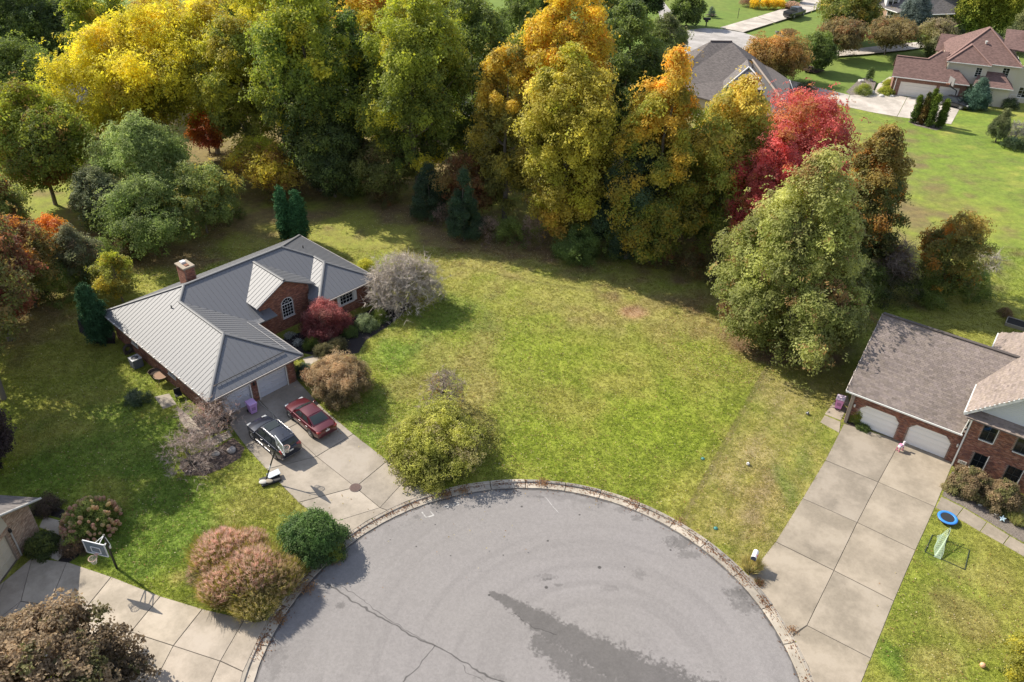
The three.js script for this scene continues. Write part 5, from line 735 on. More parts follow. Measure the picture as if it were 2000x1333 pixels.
{ // ---- second row behind, up to the top edge
  const bg = [[540, 190, -90, 130, K.dgr, K.grn, K.ygr, 'green yellow tree behind the pale limbed oak'], [690, 200, -70, 120, K.dgr, K.grn, K.grn2, 'dark tree behind the shaded tree of the wood'], [780, 170, -70, 110, K.grn, K.ygr, K.gold, 'gold flecked tree at the top edge behind the high green oak'], [870, 240, 20, 120, K.dgr, K.grn, K.grn2, 'deep green tree behind the high green oak'], [900, 130, -40, 100, K.dgr, K.olv2, K.ygr, 'olive tree at the top edge left of the pale road'], [960, 290, 30, 110, K.dgr, K.grn, K.grn2, 'dark green tree behind the narrow olive gold maple'], [1020, 330, 60, 110, K.olv2, K.grn, K.ygr, 'olive green tree between the narrow and the tall gold maples'], [1150, 300, 10, 120, K.dgr, K.dgr, K.grn, 'dark tree right behind the orange gold giant'], [1160, 160, -70, 110, K.dgr, K.grn, K.grn2, 'green tree at the top edge right of the orange gold giant'], [1250, 330, 120, 90, K.dgr, K.dgr, K.grn2, 'dark tree in the gap above the spruce like tree'], [1060, 150, -60, 90, K.dgr, K.grn, K.grn2, 'green tree at the top edge behind the orange gold giant'], [1140, 440, 230, 90, K.dgr, K.olv2, K.gold, 'dim olive tree right of the big golden maple foot'], [240, 210, -50, 120, K.dgr, K.grn, K.ygr, 'green tree at the top edge behind the leftmost yellow maple'], [600, 120, -90, 110, K.dgr, K.grn, K.gold, 'shaded tree at the top edge above the giant oak'], [20, 130, -70, 110, K.dgr, K.dgr, K.grn, 'dark tree at the left end of the top edge'], [1265, 430, 190, 90, K.dgr, K.grn, K.olv, 'green tree behind the flame topped maple'], [1380, 440, 190, 110, K.dgr, K.grn, K.ygr, 'green tree between the flame topped and salmon tipped maples']];
  for (const [x, y, t, w, a, b, c, l] of bg) tree('oak_tree', l, 'tree', [x, y], t, w, p3(a, b, c, K.gold, 0.05), { n: 3400, s: 0.66, cb: 0.1, group: GW, shape: 'tall', lobes: 40 });
}
{ // ---- left side of the wood
  const pa = p3(K.dgr, K.grn, K.grn2, K.ygr, 0.15);
  tree('oak_tree', 'rounded green oak at the left edge beside the half hidden roof', 'tree', [52, 280], 78, 190, pa, { n: 5200, s: 0.62, cb: 0.15, group: GW, lobes: 42 });
  tree('oak_tree', 'green oak with yellowish top in front of the rounded oak at the left', 'tree', [108, 400], 170, 195, p3(K.grn, K.grn2, K.ygr, K.rust, 0.06), { n: 6000, s: 0.58, cb: 0.18, group: GW, lobes: 46 });
  tree('oak_tree', 'nearly black green tree in the top left corner', 'tree', [75, 165], -60, 190, p3(K.dgr, K.dgr, K.grn, K.grn2, 0.15), { n: 4800, s: 0.68, group: GW });
  tree('oak_tree', 'dark green tree at the top edge right of the corner tree', 'tree', [170, 150], -50, 110, p3(K.dgr, K.dgr, K.grn2, K.gold, 0.1), { n: 3200, s: 0.66, group: GW });
  tree('oak_tree', 'pale bluish green young tree in front of the yellow maples', 'tree', [308, 425], 232, 165, p3(K.grn2, [0.20, 0.265, 0.075], [0.31, 0.38, 0.12]), { n: 3600, s: 0.48, cb: 0.3, lobes: 36, gap: 0.3, group: GW, bark: 'brown' });
  tree('oak_tree', 'open mid green young tree behind the house chimney', 'tree', [405, 455], 320, 150, p3(K.grn, [0.17, 0.22, 0.055], [0.27, 0.32, 0.09], K.gold, 0.08), { n: 2300, s: 0.46, cb: 0.2, gap: 0.36, group: GW });
  tree('oak_tree', 'bushy green tree spreading over the leaf litter left of the chimney', 'tree', [310, 482], 350, 190, p3(K.grn, [0.15, 0.205, 0.055], [0.26, 0.32, 0.10], K.grn, 0.15), { n: 3400, s: 0.46, cb: 0.06, group: GW, lobes: 36, gap: 0.34 });
  tree('oak_tree', 'low green shrubby tree below the two left oaks', 'tree', [215, 450], 330, 120, p3(K.grn, [0.14, 0.17, 0.09], [0.2, 0.22, 0.11]), { n: 2400, s: 0.46, cb: 0.05, group: GW });
  tree('maple_tree', 'fiery orange maple cut by the left edge of the frame', 'tree', [-18, 475], 330, 120, p3(K.org, K.org, [0.6, 0.27, 0.05], K.red, 0.2), { n: 3000, s: 0.5, cb: 0.1 });
  tree('maple_tree', 'small orange and gold maple in the shade below the left oaks', 'tree', [112, 515], 428, 95, p3(K.rust, K.gold, K.org, K.red, 0.15), { n: 1700, s: 0.42, cb: 0.1 });
  tree('maple_tree', 'olive and rust mixed tree below the fiery orange maple at the left', 'tree', [70, 600], 425, 150, p3(K.grn, K.olv, K.rust, K.org, 0.1), { n: 3000, s: 0.46, cb: 0.08 });
  tree('oak_tree', 'dull green tree at the left edge between the two left oaks and the orange maple', 'tree', [15, 500], 330, 120, p3(K.grn, K.grn2, K.olv, K.rust, 0.1), { n: 2600, s: 0.5, cb: 0.1 });
  tree('maple_tree', 'sage green small tree right of the small orange maple', 'tree', [165, 560], 445, 100, p3(K.grn, [0.14, 0.17, 0.09], [0.2, 0.2, 0.1], K.brn, 0.15), { n: 2200, s: 0.42, cb: 0.05 });
  tree('maple_tree', 'dark wine red and rust maple at the left edge above the shaded lawn', 'tree', [20, 665], 420, 170, p3(K.rust, K.dred, [0.20, 0.17, 0.05], K.rust, 0.3), { n: 5600, s: 0.48, cb: 0.15, lobes: 46 });
  tree('maple_tree', 'yellowish thin small tree behind the tall cypress at the house corner', 'tree', [240, 590], 495, 80, p3(K.olv2, K.olv, K.ygr, K.gold, 0.2), { n: 1100, s: 0.38, cb: 0.15, gap: 0.3 });
  tree('plum_tree', 'blackish purple leaved small tree at the left edge beside the shaded lawn', 'tree', [-5, 925], 752, 110, p3([0.03, 0.022, 0.024], [0.05, 0.032, 0.034], [0.09, 0.06, 0.05], K.brn2, 0.2), { n: 3200, s: 0.36, cb: 0.04, spray: 'broad' });
  // trees just outside the frame that throw the dappled shade over the left lawn
  for (const [x, z, h, r, l] of [[-42, -52, 20, 4.8, 'tallest leafy maple beyond the left edge of the lawn'], [-42, -43.5, 18, 4.8, 'leafy maple beyond the left edge nearest the tan garage'], [-52, -58, 13, 5, 'leafy maple farther out beyond the left edge'], [-38.6, -46.8, 17, 4.2, 'slim leafy maple beyond the left edge nearest the shaded lawn'], [-45, -40, 18, 4.6, 'leafy maple beside the back of the tan garage']]) {
    const t = thing('maple_tree', l, 'tree', [x, 0, z], 0, 'maples beyond the left edge of the lawn'), L = crown(t, { h, r, pal: p3(K.olv2, K.olv2, K.rust), seed: ++SEED * 7, n: 2400, s: 0.6, cb: 0.2, gap: 0.34 }); part(t, 'trunk', trunkGeo(h, 0.2, L, SEED), BARK.grey);
  }
}
{ // ---- undergrowth along the wood edge
  const us = [[700, 378, 45, 24, 0], [760, 400, 50, 28, 1], [955, 470, 55, 30, 2], [1000, 478, 60, 40, 0], [1040, 482, 50, 45, 2], [1250, 505, 60, 40, 0], [1300, 520, 60, 38, 1], [1365, 535, 70, 40, 1], [1420, 545, 60, 46, 3], [1180, 500, 55, 46, 0], [1400, 560, 45, 40, 1], [440, 430, 60, 30, 0], [560, 395, 70, 30, 1], [870, 440, 50, 30, 2], [70, 590, 60, 40, 3], [130, 585, 60, 50, 0], [1690, 580, 70, 46, 0], [1745, 586, 80, 50, 3], [1810, 590, 70, 40, 0], [1895, 585, 60, 42, 0], [1650, 590, 60, 40, 3], [195, 520, 70, 40, 0], [250, 505, 50, 30, 1]];
  const up = [p3(K.grn, K.grn2, [.2, .27, .07]), p3(K.olv2, K.brn2, K.olv, K.rust, 0.2), p3([0.12, 0.08, 0.06], [0.2, 0.14, 0.11], [0.3, 0.22, 0.17]), p3(K.dgr, K.dgr, K.brn2)];
  const words = ['dark green', 'brownish', 'greyish dry', 'shaded'];
  const where = ['at the left start of the lawn edge', 'under the olive brown low tree', 'right of the young conifer', 'left of the golden maple foot', 'at the foot of the golden maple', 'under the spruce like tree', 'left under the flame topped maple', 'right under the flame topped maple', 'under the green maple with salmon tips', 'beside the green vine mound', 'beside the big olive maple', 'under the open young tree', 'by the two cypresses', 'between the two conifers', 'at the foot of the wine red maple', 'under the small orange maple', 'at the left of the hedgerow', 'in the middle of the hedgerow', 'under the bare hedgerow bush', 'at the right end of the hedgerow', 'behind the big olive maple', 'on the leaf litter below the left oaks', 'by the pale litter strip'];
  us.forEach(([x, y, w, hh, k], i) => { const b = at(x, y), sc = pix(b).s, r = w / 2 / sc, t = thing('undergrowth_shrub', `${words[k]} undergrowth shrub ${where[i]}`, 'shrub', b, 0, 'undergrowth along the wood edge'); crown(t, { h: hh / sc * 1.5, r: r * 1.15, cb: 0.0, pal: up[k], seed: ++SEED * 7, n: 700, s: 0.34, shape: 'dome', lobes: 16, lobeR: 0.42, name: 'foliage', spray: k === 2 ? 'twig' : 'fine', mat: k === 2 ? M_TWIG : M_LEAF }); });
  const vb = at(1120, 505), v = thing('vine_mound', 'bright green vine covered mound on the lawn edge below the golden maple', 'shrub', vb); crown(v, { h: 3.6, r: 2.5, cb: 0, pal: p3(K.grn, [0.09, 0.15, 0.035], [0.20, 0.28, 0.07]), seed: 4242, n: 3000, s: 0.36, shape: 'dome', lobes: 26, name: 'foliage', spray: 'fine' });
}
// ---- bare and thin trees
function bareTree(name, label, b, h, r, { twigs = 900, col = [0.30, 0.27, 0.24], bark = 'grey', shape = 'dome', s = 0.7, cb = 0.15, tr = 0.1, lobes = 40, group, leaf } = {}) {
  const seed = ++SEED * 7, t = thing(name, label, 'tree', b, 0, group), L = crown(t, { h, r, cb, shape, n: twigs, s, spray: 'twig', mat: M_TWIG, pal: p3(col, col, col.map((c) => c * 1.25)), seed, lobes, lobeR: 0.42, fill: 0.5, gap: 0, name: 'twigs' });
  part(t, 'trunk', trunkGeo(h, tr, L, seed, { limbs: lobes * 0.8, from: 0.12 }), BARK[bark]);
  if (leaf) crown(t, { h, r: r * .95, cb, shape, seed: seed + 3, lobes: 18, ...leaf, name: 'leaves' }); return t;
}
{
  bareTree('bare_tree', 'round silvery grey leafless tree at the right corner of the grey roofed house', at(792, 592), 4.3, 2.95, { twigs: 2600, col: [0.34, 0.30, 0.26], s: 0.62, cb: 0.12, lobes: 60, shape: 'dome', leaf: { pal: p3(K.tan, K.olv, K.ygr), n: 260, s: 0.3 } });
  bareTree('bare_tree', 'thin nearly leafless tree with dark limbs and few orange leaves behind the crabapple', at(868, 800), 4.0, 1.8, { twigs: 300, col: [0.22, 0.18, 0.15], bark: 'dark', s: 0.5, shape: 'cone', cb: 0.12, lobes: 26, leaf: { pal: p3(K.brn, K.rust, K.gold), n: 60, s: 0.22 } });
  bareTree('bare_tree', 'grey bare bush like tree in the hedgerow left of the small orange topped tree', at(1728, 575), 5.2, 2.3, { twigs: 420, col: [0.16, 0.13, 0.11], s: 0.9, shape: 'vase', lobes: 26, leaf: { pal: p3(K.olv2, K.olv, K.brn), n: 500, s: 0.32 } });
  bareTree('bare_tree', 'pale pinkish bare weeping tree at the front corner of the garage', at(415, 850), 2.7, 2.5, { twigs: 480, col: [0.34, 0.27, 0.23], bark: 'grey', s: 0.42, shape: 'dome', cb: 0.2, lobes: 40, leaf: { pal: p3(K.brn, K.brn, K.pink), n: 190, s: 0.18 } });
  bareTree('bare_tree', 'thin grey bare shrub over the mulch bed beside the left drive', at(372, 905), 1.8, 1.9, { twigs: 420, col: [0.30, 0.24, 0.21], bark: 'grey', s: 0.45, shape: 'dome', cb: 0.2, lobes: 26 });
  bareTree('bare_tree', 'leafless grey sapling behind the small orange topped tree', at(1905, 565), 4.2, 1.5, { twigs: 90, col: [0.3, 0.27, 0.23], s: 0.8, shape: 'vase', lobes: 14 });
  // weeping brown tree by the drive
  { const b = at(662, 772), t = thing('weeping_tree', 'mushroom shaped brown weeping tree beside the left drive', 'tree', b), L = crown(t, { h: 3.1, r: 2.35, cb: 0.18, shape: 'dome', pal: p3([0.17, 0.145, 0.06], [0.29, 0.225, 0.115], [0.46, 0.34, 0.20], K.rust, 0.08), seed: 7007, n: 4200, s: 0.34, spray: 'droopy', lobes: 52, lobeR: 0.3, gap: 0.05, squash: 1.1 }); part(t, 'trunk', trunkGeo(2.9, 0.1, L, 7007, { limbs: 14 }), BARK.brown); }
  { const b = at(856, 893), t = thing('crabapple_tree', 'wide olive leaved crabapple at the kerb of the turning circle', 'tree', b), L = crown(t, { h: 3.1, r: 3.8, cb: 0.02, shape: 'dome', pal: p3([0.20, 0.20, 0.035], [0.29, 0.31, 0.05], [0.42, 0.42, 0.09], K.tan, 0.08), seed: 7107, n: 7000, s: 0.30, spray: 'broad', lobes: 80, lobeR: 0.26, gap: 0.12 }); part(t, 'trunk', trunkGeo(3.6, 0.12, L, 7107, { limbs: 20 }), BARK.dark); }
  { const b = at(640, 652), t = thing('japanese_maple', 'red laced leaf japanese maple in front of the arched window gable', 'tree', b), L = crown(t, { h: 3.2, r: 2.05, cb: 0.1, shape: 'dome', pal: p3([0.15, 0.035, 0.035], [0.27, 0.07, 0.065], [0.42, 0.15, 0.14], [0.30, 0.16, 0.13], 0.12), seed: 7207, n: 4600, s: 0.28, spray: 'fine', lobes: 60, lobeR: 0.27, gap: 0.12 }); part(t, 'trunk', trunkGeo(3.0, 0.09, L, 7207, { limbs: 16 }), BARK.grey); }
  { const b = at(130, 1400), t = thing('copper_tree', 'brown and bronze leaved tree filling the bottom left corner', 'tree', b), L = crown(t, { h: 6.2, r: 4.4, cb: 0.15, shape: 'dome', pal: p3([0.045, 0.034, 0.024], [0.13, 0.095, 0.055], [0.36, 0.27, 0.17], K.olv2, 0.15), seed: 7307, n: 11000, s: 0.29, spray: 'big', lobes: 90, lobeR: 0.22, gap: 0.3 }); part(t, 'trunk', trunkGeo(5.8, 0.16, L, 7307, { limbs: 22 }), BARK.dark); }
  { const b = at(2010, 1330), t = thing('forsythia_bush', 'yellow green leafy bush cut by the bottom right edge', 'bush', b); crown(t, { h: 3.4, r: 1.9, cb: 0, shape: 'dome', pal: p3(K.grn2, [0.25, 0.25, 0.03], [0.45, 0.42, 0.06], K.yel, 0.2), seed: 7407, n: 2600, s: 0.26, lobes: 50, lobeR: 0.27, gap: 0.15, name: 'foliage' }); }
}
// ---- evergreens with smooth dense surfaces
function cypress(label, base, topY, width, pal, o = {}) { return tree(o.name ?? 'cypress', label, 'evergreen', base, topY, width, pal, { shape: 'column', spray: 'scale', mat: M_NEEDLE, cb: 0.0, n: 3000, s: 0.3, lobes: 110, lobeR: 0.42, gap: 0, fill: 0.02, limbs: 0, jit: 0.35, squash: 1.3, bark: 'brown', ...o }); }
{
  const pc = p3([0.022, 0.055, 0.022], [0.030, 0.085, 0.032], [0.045, 0.12, 0.045]);
  cypress('deep green cypress, left and taller of the pair behind the metal roof', [561, 472], 364, 36, pc, { h: 6.2 }); cypress('deep green cypress, right one of the pair behind the metal roof', [588, 474], 373, 38, pc, { h: 5.9 });
  cypress('broad dark cypress standing alone at the left back corner of the metal roofed house', [197, 668], 540, 52, p3([0.018, 0.042, 0.02], [0.025, 0.065, 0.028], [0.04, 0.095, 0.04]), { n: 3400, h: 5.8 });
  const pf = p3([0.03, 0.055, 0.012], [0.055, 0.095, 0.015], [0.11, 0.15, 0.02]);
  [[1784, 240, 182, 15, 'leftmost'], [1798, 243, 178, 15, 'second from left'], [1809, 240, 170, 14, 'middle'], [1815, 248, 180, 17, 'front'], [1834, 250, 190, 16, 'rightmost']].forEach(([x, y, t, w, l], i) => cypress(`${i === 1 ? 'brown patched' : 'slim green'} arborvitae, ${l} of the row beside the far drive`, [x, y], t, w, i === 1 ? p3([0.10, 0.055, 0.02], [0.16, 0.08, 0.025], [0.05, 0.09, 0.02]) : pf, { name: 'arborvitae', n: 900, s: 0.34, lobes: 50, lobeR: 0.55, group: 'arborvitaes beside the far drive', cb: 0.0 }));
  for (const [x, y, t, w, l] of [[1890, 62, -70, 70, 'left'], [1940, 66, -60, 80, 'middle'], [1985, 40, -90, 70, 'right']]) cypress(`huge yellow green arborvitae, ${l} part of the tall screen behind the maroon roof`, [x, y], t, w, p3(K.grn, [0.15, 0.17, 0.02], [0.30, 0.28, 0.03]), { name: 'arborvitae', n: 2400, s: 0.8, shape: 'egg', lobes: 70, lobeR: 0.36 });
  tree('spruce_tree', 'blue grey spruce in front of the brick house at the top right', 'evergreen', [1776, 72], -60, 66, p3([0.06, 0.085, 0.075], [0.10, 0.13, 0.115], [0.16, 0.19, 0.175]), { shape: 'cone', spray: 'needle', mat: M_NEEDLE, cb: 0.02, n: 2600, s: 0.8, lobes: 50, gap: 0.1, lobeR: 0.34 });
  tree('spruce_tree', 'small blue green spruce beside the far white garage doors', 'evergreen', [1903, 212], 150, 50, p3([0.035, 0.075, 0.05], [0.06, 0.11, 0.075], [0.09, 0.15, 0.11]), { shape: 'cone', spray: 'needle', mat: M_NEEDLE, cb: 0.0, n: 1900, s: 0.6, lobes: 46, lobeR: 0.34 });
  tree('pine_tree', 'open young pine on the far lawn at the right', 'evergreen', [1945, 278], 207, 42, p3([0.05, 0.075, 0.03], [0.09, 0.11, 0.05], [0.15, 0.16, 0.07]), { shape: 'cone', spray: 'needle', mat: M_NEEDLE, cb: 0.12, n: 1000, s: 0.5, lobes: 34, lobeR: 0.3, gap: 0.2 });
  tree('pine_tree', 'dark pine at the right edge behind the maroon roof', 'evergreen', [1985, 100], 10, 70, p3([0.04, 0.06, 0.03], [0.08, 0.10, 0.05], [0.2, 0.2, 0.07]), { shape: 'cone', spray: 'needle', mat: M_NEEDLE, cb: 0.05, n: 1600, s: 0.8, lobes: 40 });
  tree('pine_tree', 'small pine cut by the right edge above the bare lilac', 'evergreen', [2005, 275], 215, 36, p3([0.05, 0.075, 0.03], [0.09, 0.11, 0.05], [0.15, 0.16, 0.07]), { shape: 'cone', spray: 'needle', mat: M_NEEDLE, cb: 0.1, n: 700, s: 0.5, lobes: 30 });
}
{ // ---- trees of the far street
  const pr = p3([0.10, 0.085, 0.035], [0.19, 0.16, 0.06], [0.28, 0.22, 0.09], K.rust, 0.08);
  tree('crabapple_tree', 'round crabapple with tan crown, left of the far row of three', 'tree', [1636, 113], 44, 84, pr, { n: 2200, s: 0.62, cb: 0.28, shape: 'round', lobes: 36 });
  tree('crabapple_tree', 'round crabapple with tan crown, middle of the far row with clear trunk', 'tree', [1728, 107], 42, 88, pr, { n: 2200, s: 0.62, cb: 0.3, shape: 'round', lobes: 36, bark: 'dark' });
  tree('crabapple_tree', 'tan green crabapple beside the left end of the maroon roofed house', 'tree', [1818, 108], 42, 66, p3(K.olv2, K.olv, K.tan), { n: 1800, s: 0.6, cb: 0.1, shape: 'round', lobes: 32 });
  tree('crabapple_tree', 'orange brown bushy tree at the corner of the grey hipped roof', 'tree', [1503, 158], 76, 112, p3(K.olv2, [0.24, 0.18, 0.06], [0.48, 0.27, 0.07], K.olv, 0.2), { n: 3400, s: 0.62, cb: 0.08, shape: 'round', lobes: 42 });
  tree('oak_tree', 'dark green rounded tree beside the round crabapples', 'tree', [1590, 138], 66, 60, p3(K.dgr, K.grn, K.grn2), { n: 2400, s: 0.58, cb: 0.03, shape: 'round', lobes: 36 });
  tree('oak_tree', 'green yellow tree at the top edge in front of the brick dormered house', 'tree', [1648, 80], -45, 104, p3(K.dgr, K.grn2, [0.26, 0.22, 0.04], K.gold, 0.06), { n: 3600, s: 0.8, cb: 0.08, shape: 'oval', lobes: 44 });
  tree('oak_tree', 'green young tree in front of the far turning circle', 'tree', [1296, 112], 28, 84, p3(K.grn, K.grn2, [0.17, 0.19, 0.07], K.tan, 0.08), { n: 2400, s: 0.6, cb: 0.05, shape: 'egg', lobes: 36 });
  tree('oak_tree', 'small round dark tree at the top beside the far turning circle', 'tree', [1340, 50], -12, 62, p3(K.dgr, K.grn, K.grn2), { n: 1600, s: 0.8, cb: 0.08, shape: 'round', lobes: 30 });
  tree('oak_tree', 'dark tree at the top edge left of the far turning circle', 'tree', [1262, 40], -50, 60, p3(K.dgr, K.dgr, K.grn), { n: 1500, s: 0.85, lobes: 30 });
  tree('oak_tree', 'mixed dark tree at the top edge between gold maple and top left tree', 'tree', [650, 60], -60, 110, p3(K.dgr, K.grn, K.ygr), { n: 2200, s: 0.85, lobes: 34 });
  tree('crabapple_tree', 'sage green bushy tree by the left gable of the maroon roofed house', 'tree', [1826, 118], 72, 44, p3(K.grn, [0.13, 0.15, 0.06], [0.2, 0.2, 0.09]), { n: 900, s: 0.5, cb: 0.0, shape: 'round', lobes: 24 });
}
// ------------------------------------------------------------------ clipped and loose shrubs
function shrub(name, label, base, w, h, pal, o = {}) { const b = Array.isArray(base) ? at(...base) : base, t = thing(name, label, 'shrub', b, 0, o.group); crown(t, { h, r: w / 2, cb: 0, pal, seed: ++SEED * 7, n: 900, s: 0.2, shape: 'dome', lobes: 40, lobeR: 0.36, gap: 0, name: 'foliage', spray: 'fine', soft: 0.15, spike: 0.05, jit: 0.35, fill: 0.05, ...o }); return t; }
{
  const bx = p3([0.05, 0.085, 0.018], [0.10, 0.15, 0.022], [0.19, 0.23, 0.03]), br = p3([0.06, 0.06, 0.025], [0.11, 0.105, 0.04], [0.19, 0.17, 0.07]);
  shrub('boxwood', 'bright green clipped boxwood nearest the metal roof corner', [611, 678], 1.5, 0.85, bx); shrub('boxwood', 'olive brown clipped boxwood behind the weeping tree, frontmost of the bed', [634, 694], 1.75, 1.0, br); shrub('boxwood', 'olive clipped boxwood on the right of the frontmost one', [661, 680], 1.55, 0.95, br); shrub('boxwood', 'small dark green clipped boxwood under the red japanese maple', [684, 655], 1.3, 0.8, p3(K.dgr, K.grn, [0.13, 0.19, 0.03])); shrub('boxwood', 'vivid green clipped boxwood at the right end of the bed', [742, 626], 1.75, 1.05, bx);
  shrub('loose_shrub', 'loose pale green shrub between the clipped boxwoods', [710, 640], 2.1, 1.2, p3(K.grn, [0.17, 0.22, 0.10], [0.28, 0.33, 0.17]), { gap: 0.2, soft: .5 });
  shrub('loose_shrub', 'yellow green shrub behind the silvery bare tree at the house corner', [716, 548], 2.2, 2.2, p3(K.ygr, [0.33, 0.35, 0.04], [0.5, 0.48, 0.06]), { n: 900, s: .3, gap: .1 });
  shrub('loose_shrub', 'dark blue green shrub against the right pier of the left garage', [598, 735], 1.5, 1.1, p3(K.blg, K.blg, [0.12, 0.17, 0.12]));
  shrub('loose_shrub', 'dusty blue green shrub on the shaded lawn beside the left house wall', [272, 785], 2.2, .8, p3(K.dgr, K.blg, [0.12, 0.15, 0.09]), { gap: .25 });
  const bar = p3([0.08, 0.08, 0.03], [0.19, 0.145, 0.075], [0.34, 0.25, 0.14], K.olv2, .25);
  shrub('barberry_bush', 'clipped bronze bush below the house number, left of its pair', [1888, 962], 2.5, 1.85, bar, { n: 2600, s: .24, spray: 'broad', squash: 1, group: 'clipped bronze bushes before the brick front' }); shrub('barberry_bush', 'clipped bronze bush below the second window, right of its pair', [1951, 986], 2.5, 1.85, bar, { n: 2600, s: .24, spray: 'broad', group: 'clipped bronze bushes before the brick front' });
  shrub('loose_shrub', 'yellow green bush at the left pier of the right brick garage', [1669, 824], .8, 1.3, p3(K.grn2, [0.22, 0.26, 0.03], [0.36, 0.38, 0.05])); shrub('loose_shrub', 'low dark weeds along the left white garage door of the brick house', [1686, 838], .9, .25, p3(K.dgr, K.grn, K.grn2), { n: 300 });
  const bb = at(615, 1070); shrub('rhododendron', 'big glossy dark green bush by the kerb beside the pink grasses', bb, 4.0, 2.3, p3([0.035, 0.075, 0.02], [0.065, 0.13, 0.03], [0.13, 0.22, 0.05]), { n: 6200, s: .24, spray: 'broad', lobes: 70, soft: .3, spike: .15 });
  shrub('loose_shrub', 'dark shrub behind the white mailbox post at the kerb', [650, 1082], 1.5, .9, p3(K.grn, K.grn2, K.ygr), { n: 800 });
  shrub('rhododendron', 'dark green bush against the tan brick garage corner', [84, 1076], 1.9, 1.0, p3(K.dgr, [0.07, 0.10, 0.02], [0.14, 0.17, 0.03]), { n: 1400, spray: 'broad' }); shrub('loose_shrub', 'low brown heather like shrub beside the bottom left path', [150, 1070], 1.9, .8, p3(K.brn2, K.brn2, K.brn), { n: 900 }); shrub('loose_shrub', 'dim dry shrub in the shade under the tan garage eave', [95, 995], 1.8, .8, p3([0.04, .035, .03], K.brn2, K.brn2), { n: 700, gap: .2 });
  // hydrangea with pink heads
  const hb = at(182, 1030), hy = thing('hydrangea', 'hydrangea with faded pink and cream flower heads beside the bottom left path', 'shrub', hb); const HL = crown(hy, { h: 1.75, r: 1.7, cb: 0, pal: p3(K.grn, K.grn2, [0.22, 0.26, 0.06]), seed: 4401, n: 1500, s: .24, shape: 'dome', lobes: 30, name: 'foliage', spray: 'broad', gap: 0 });
  { const r = rng(4402), k = new Copies(); for (let i = 0; i < 190; i++) { const a = r() * TAU, u = Math.pow(r(), .7), e = Math.acos(1 - u), nx = Math.sin(e) * Math.cos(a), ny = Math.cos(e), nz = Math.sin(e) * Math.sin(a), c = mixc([0.66, 0.38, 0.30], [0.72, 0.60, 0.30], r()); k.add(nx * 1.72, .25 + ny * 1.6, nz * 1.72, nx, ny + .6, nz, .085 + r() * .05, c[0], c[1], c[2], r() * 6, .12 + r() * .08); } const hg = new THREE.IcosahedronGeometry(1, 2), pa = hg.attributes.position, rr = rng(9); for (let i = 0; i < pa.count; i++) { const f = .8 + .4 * vnoise(pa.getX(i) * 3 + 9, pa.getY(i) * 3 + pa.getZ(i) * 2.3); pa.setXYZ(i, pa.getX(i) * f, pa.getY(i) * f, pa.getZ(i) * f); } hg.computeVertexNormals(); k.build(hy, 'blossoms', hg, M_LEAF, true); }
  // four yellow mounds and other far shrubs
  [[1474, 14], [1492, 14.5], [1508, 15], [1522, 15.5]].forEach(([x, y], i) => shrub('golden_shrub', ['golden yellow mound shrub, leftmost of four by the top edge', 'golden yellow mound shrub, second of four by the top edge', 'golden yellow mound shrub, third of four by the top edge', 'golden yellow mound shrub nearest the dark pickup'][i], [x, y], 2.35, 1.9, p3([.4, .3, .02], [.6, .45, .02], [.78, .6, .04]), { n: 420, s: .4, group: 'golden mound shrubs by the top edge' }));
  shrub('loose_shrub', 'brownish pink low shrub left of the golden mounds', [1458, 10], 3, 1.8, p3(K.brn, K.pink, K.olv), { n: 400, s: .4 }); shrub('loose_shrub', 'dark conifer shrub behind the golden mounds', [1500, 3], 6, 3, p3(K.dgr, K.blg, K.grn), { n: 700, s: .6 }); shrub('loose_shrub', 'dark evergreen beside the far drive at the top edge', [1550, 4], 3.4, 4, p3(K.dgr, K.dgr, K.grn), { n: 500, s: .6 });
  shrub('loose_shrub', 'dark clipped shrub by the brick steps at the top edge', [1697, 38], 2.6, 1.6, p3(K.dgr, K.grn, K.grn), { n: 300, s: .4 }); shrub('loose_shrub', 'low green shrub under the brick house window, left', [1710, 45], 2.0, 1.1, p3(K.dgr, K.grn, K.grn2), { n: 260, s: .36 }); shrub('loose_shrub', 'low green shrub under the brick house window, right', [1722, 49], 2.2, 1.1, p3(K.dgr, K.grn, K.grn2), { n: 260, s: .36 });
  shrub('golden_shrub', 'clipped yellow green bush at the far garage corner', [1731, 184], 2.4, 1.2, p3(K.grn2, K.ygr, [.36, .36, .04]), { n: 460, s: .36 }); shrub('golden_shrub', 'clipped yellow green bush behind the one at the far garage corner', [1737, 168], 2.0, 1.1, p3(K.grn2, K.ygr, [.36, .36, .04]), { n: 400, s: .36 }); shrub('loose_shrub', 'rounded green shrub in the far stone bed', [1686, 184], 2.6, 1.5, p3(K.grn, K.grn2, K.ygr), { n: 460, s: .36 }); shrub('loose_shrub', 'slim dark shrub standing in the far stone bed', [1697, 157], 1.1, 2.2, p3(K.dgr, K.dgr, K.grn), { n: 260, s: .34 }); shrub('loose_shrub', 'dark shrub with orange tips at the corner of the grey roof', [1572, 182], 3.6, 1.6, p3([.03, .025, .02], K.brn2, K.dgr), { n: 500, s: .4 });
  shrub('loose_shrub', 'dark round shrub at the far white house corner', [1970, 212], 2.6, 1.5, p3([.015, .025, .015], K.dgr, K.dgr), { n: 420, s: .36 }); shrub('loose_shrub', 'dark juniper under the bare lilac at the right edge', [1978, 290], 3.2, 1.4, p3(K.dgr, K.dgr, K.blg), { n: 500, s: .36 }); bareTree('bare_lilac', 'small grey bare lilac beside the young pine at the right edge', at(1978, 282), 3.0, 1.5, { twigs: 260, s: .6, lobes: 20 });
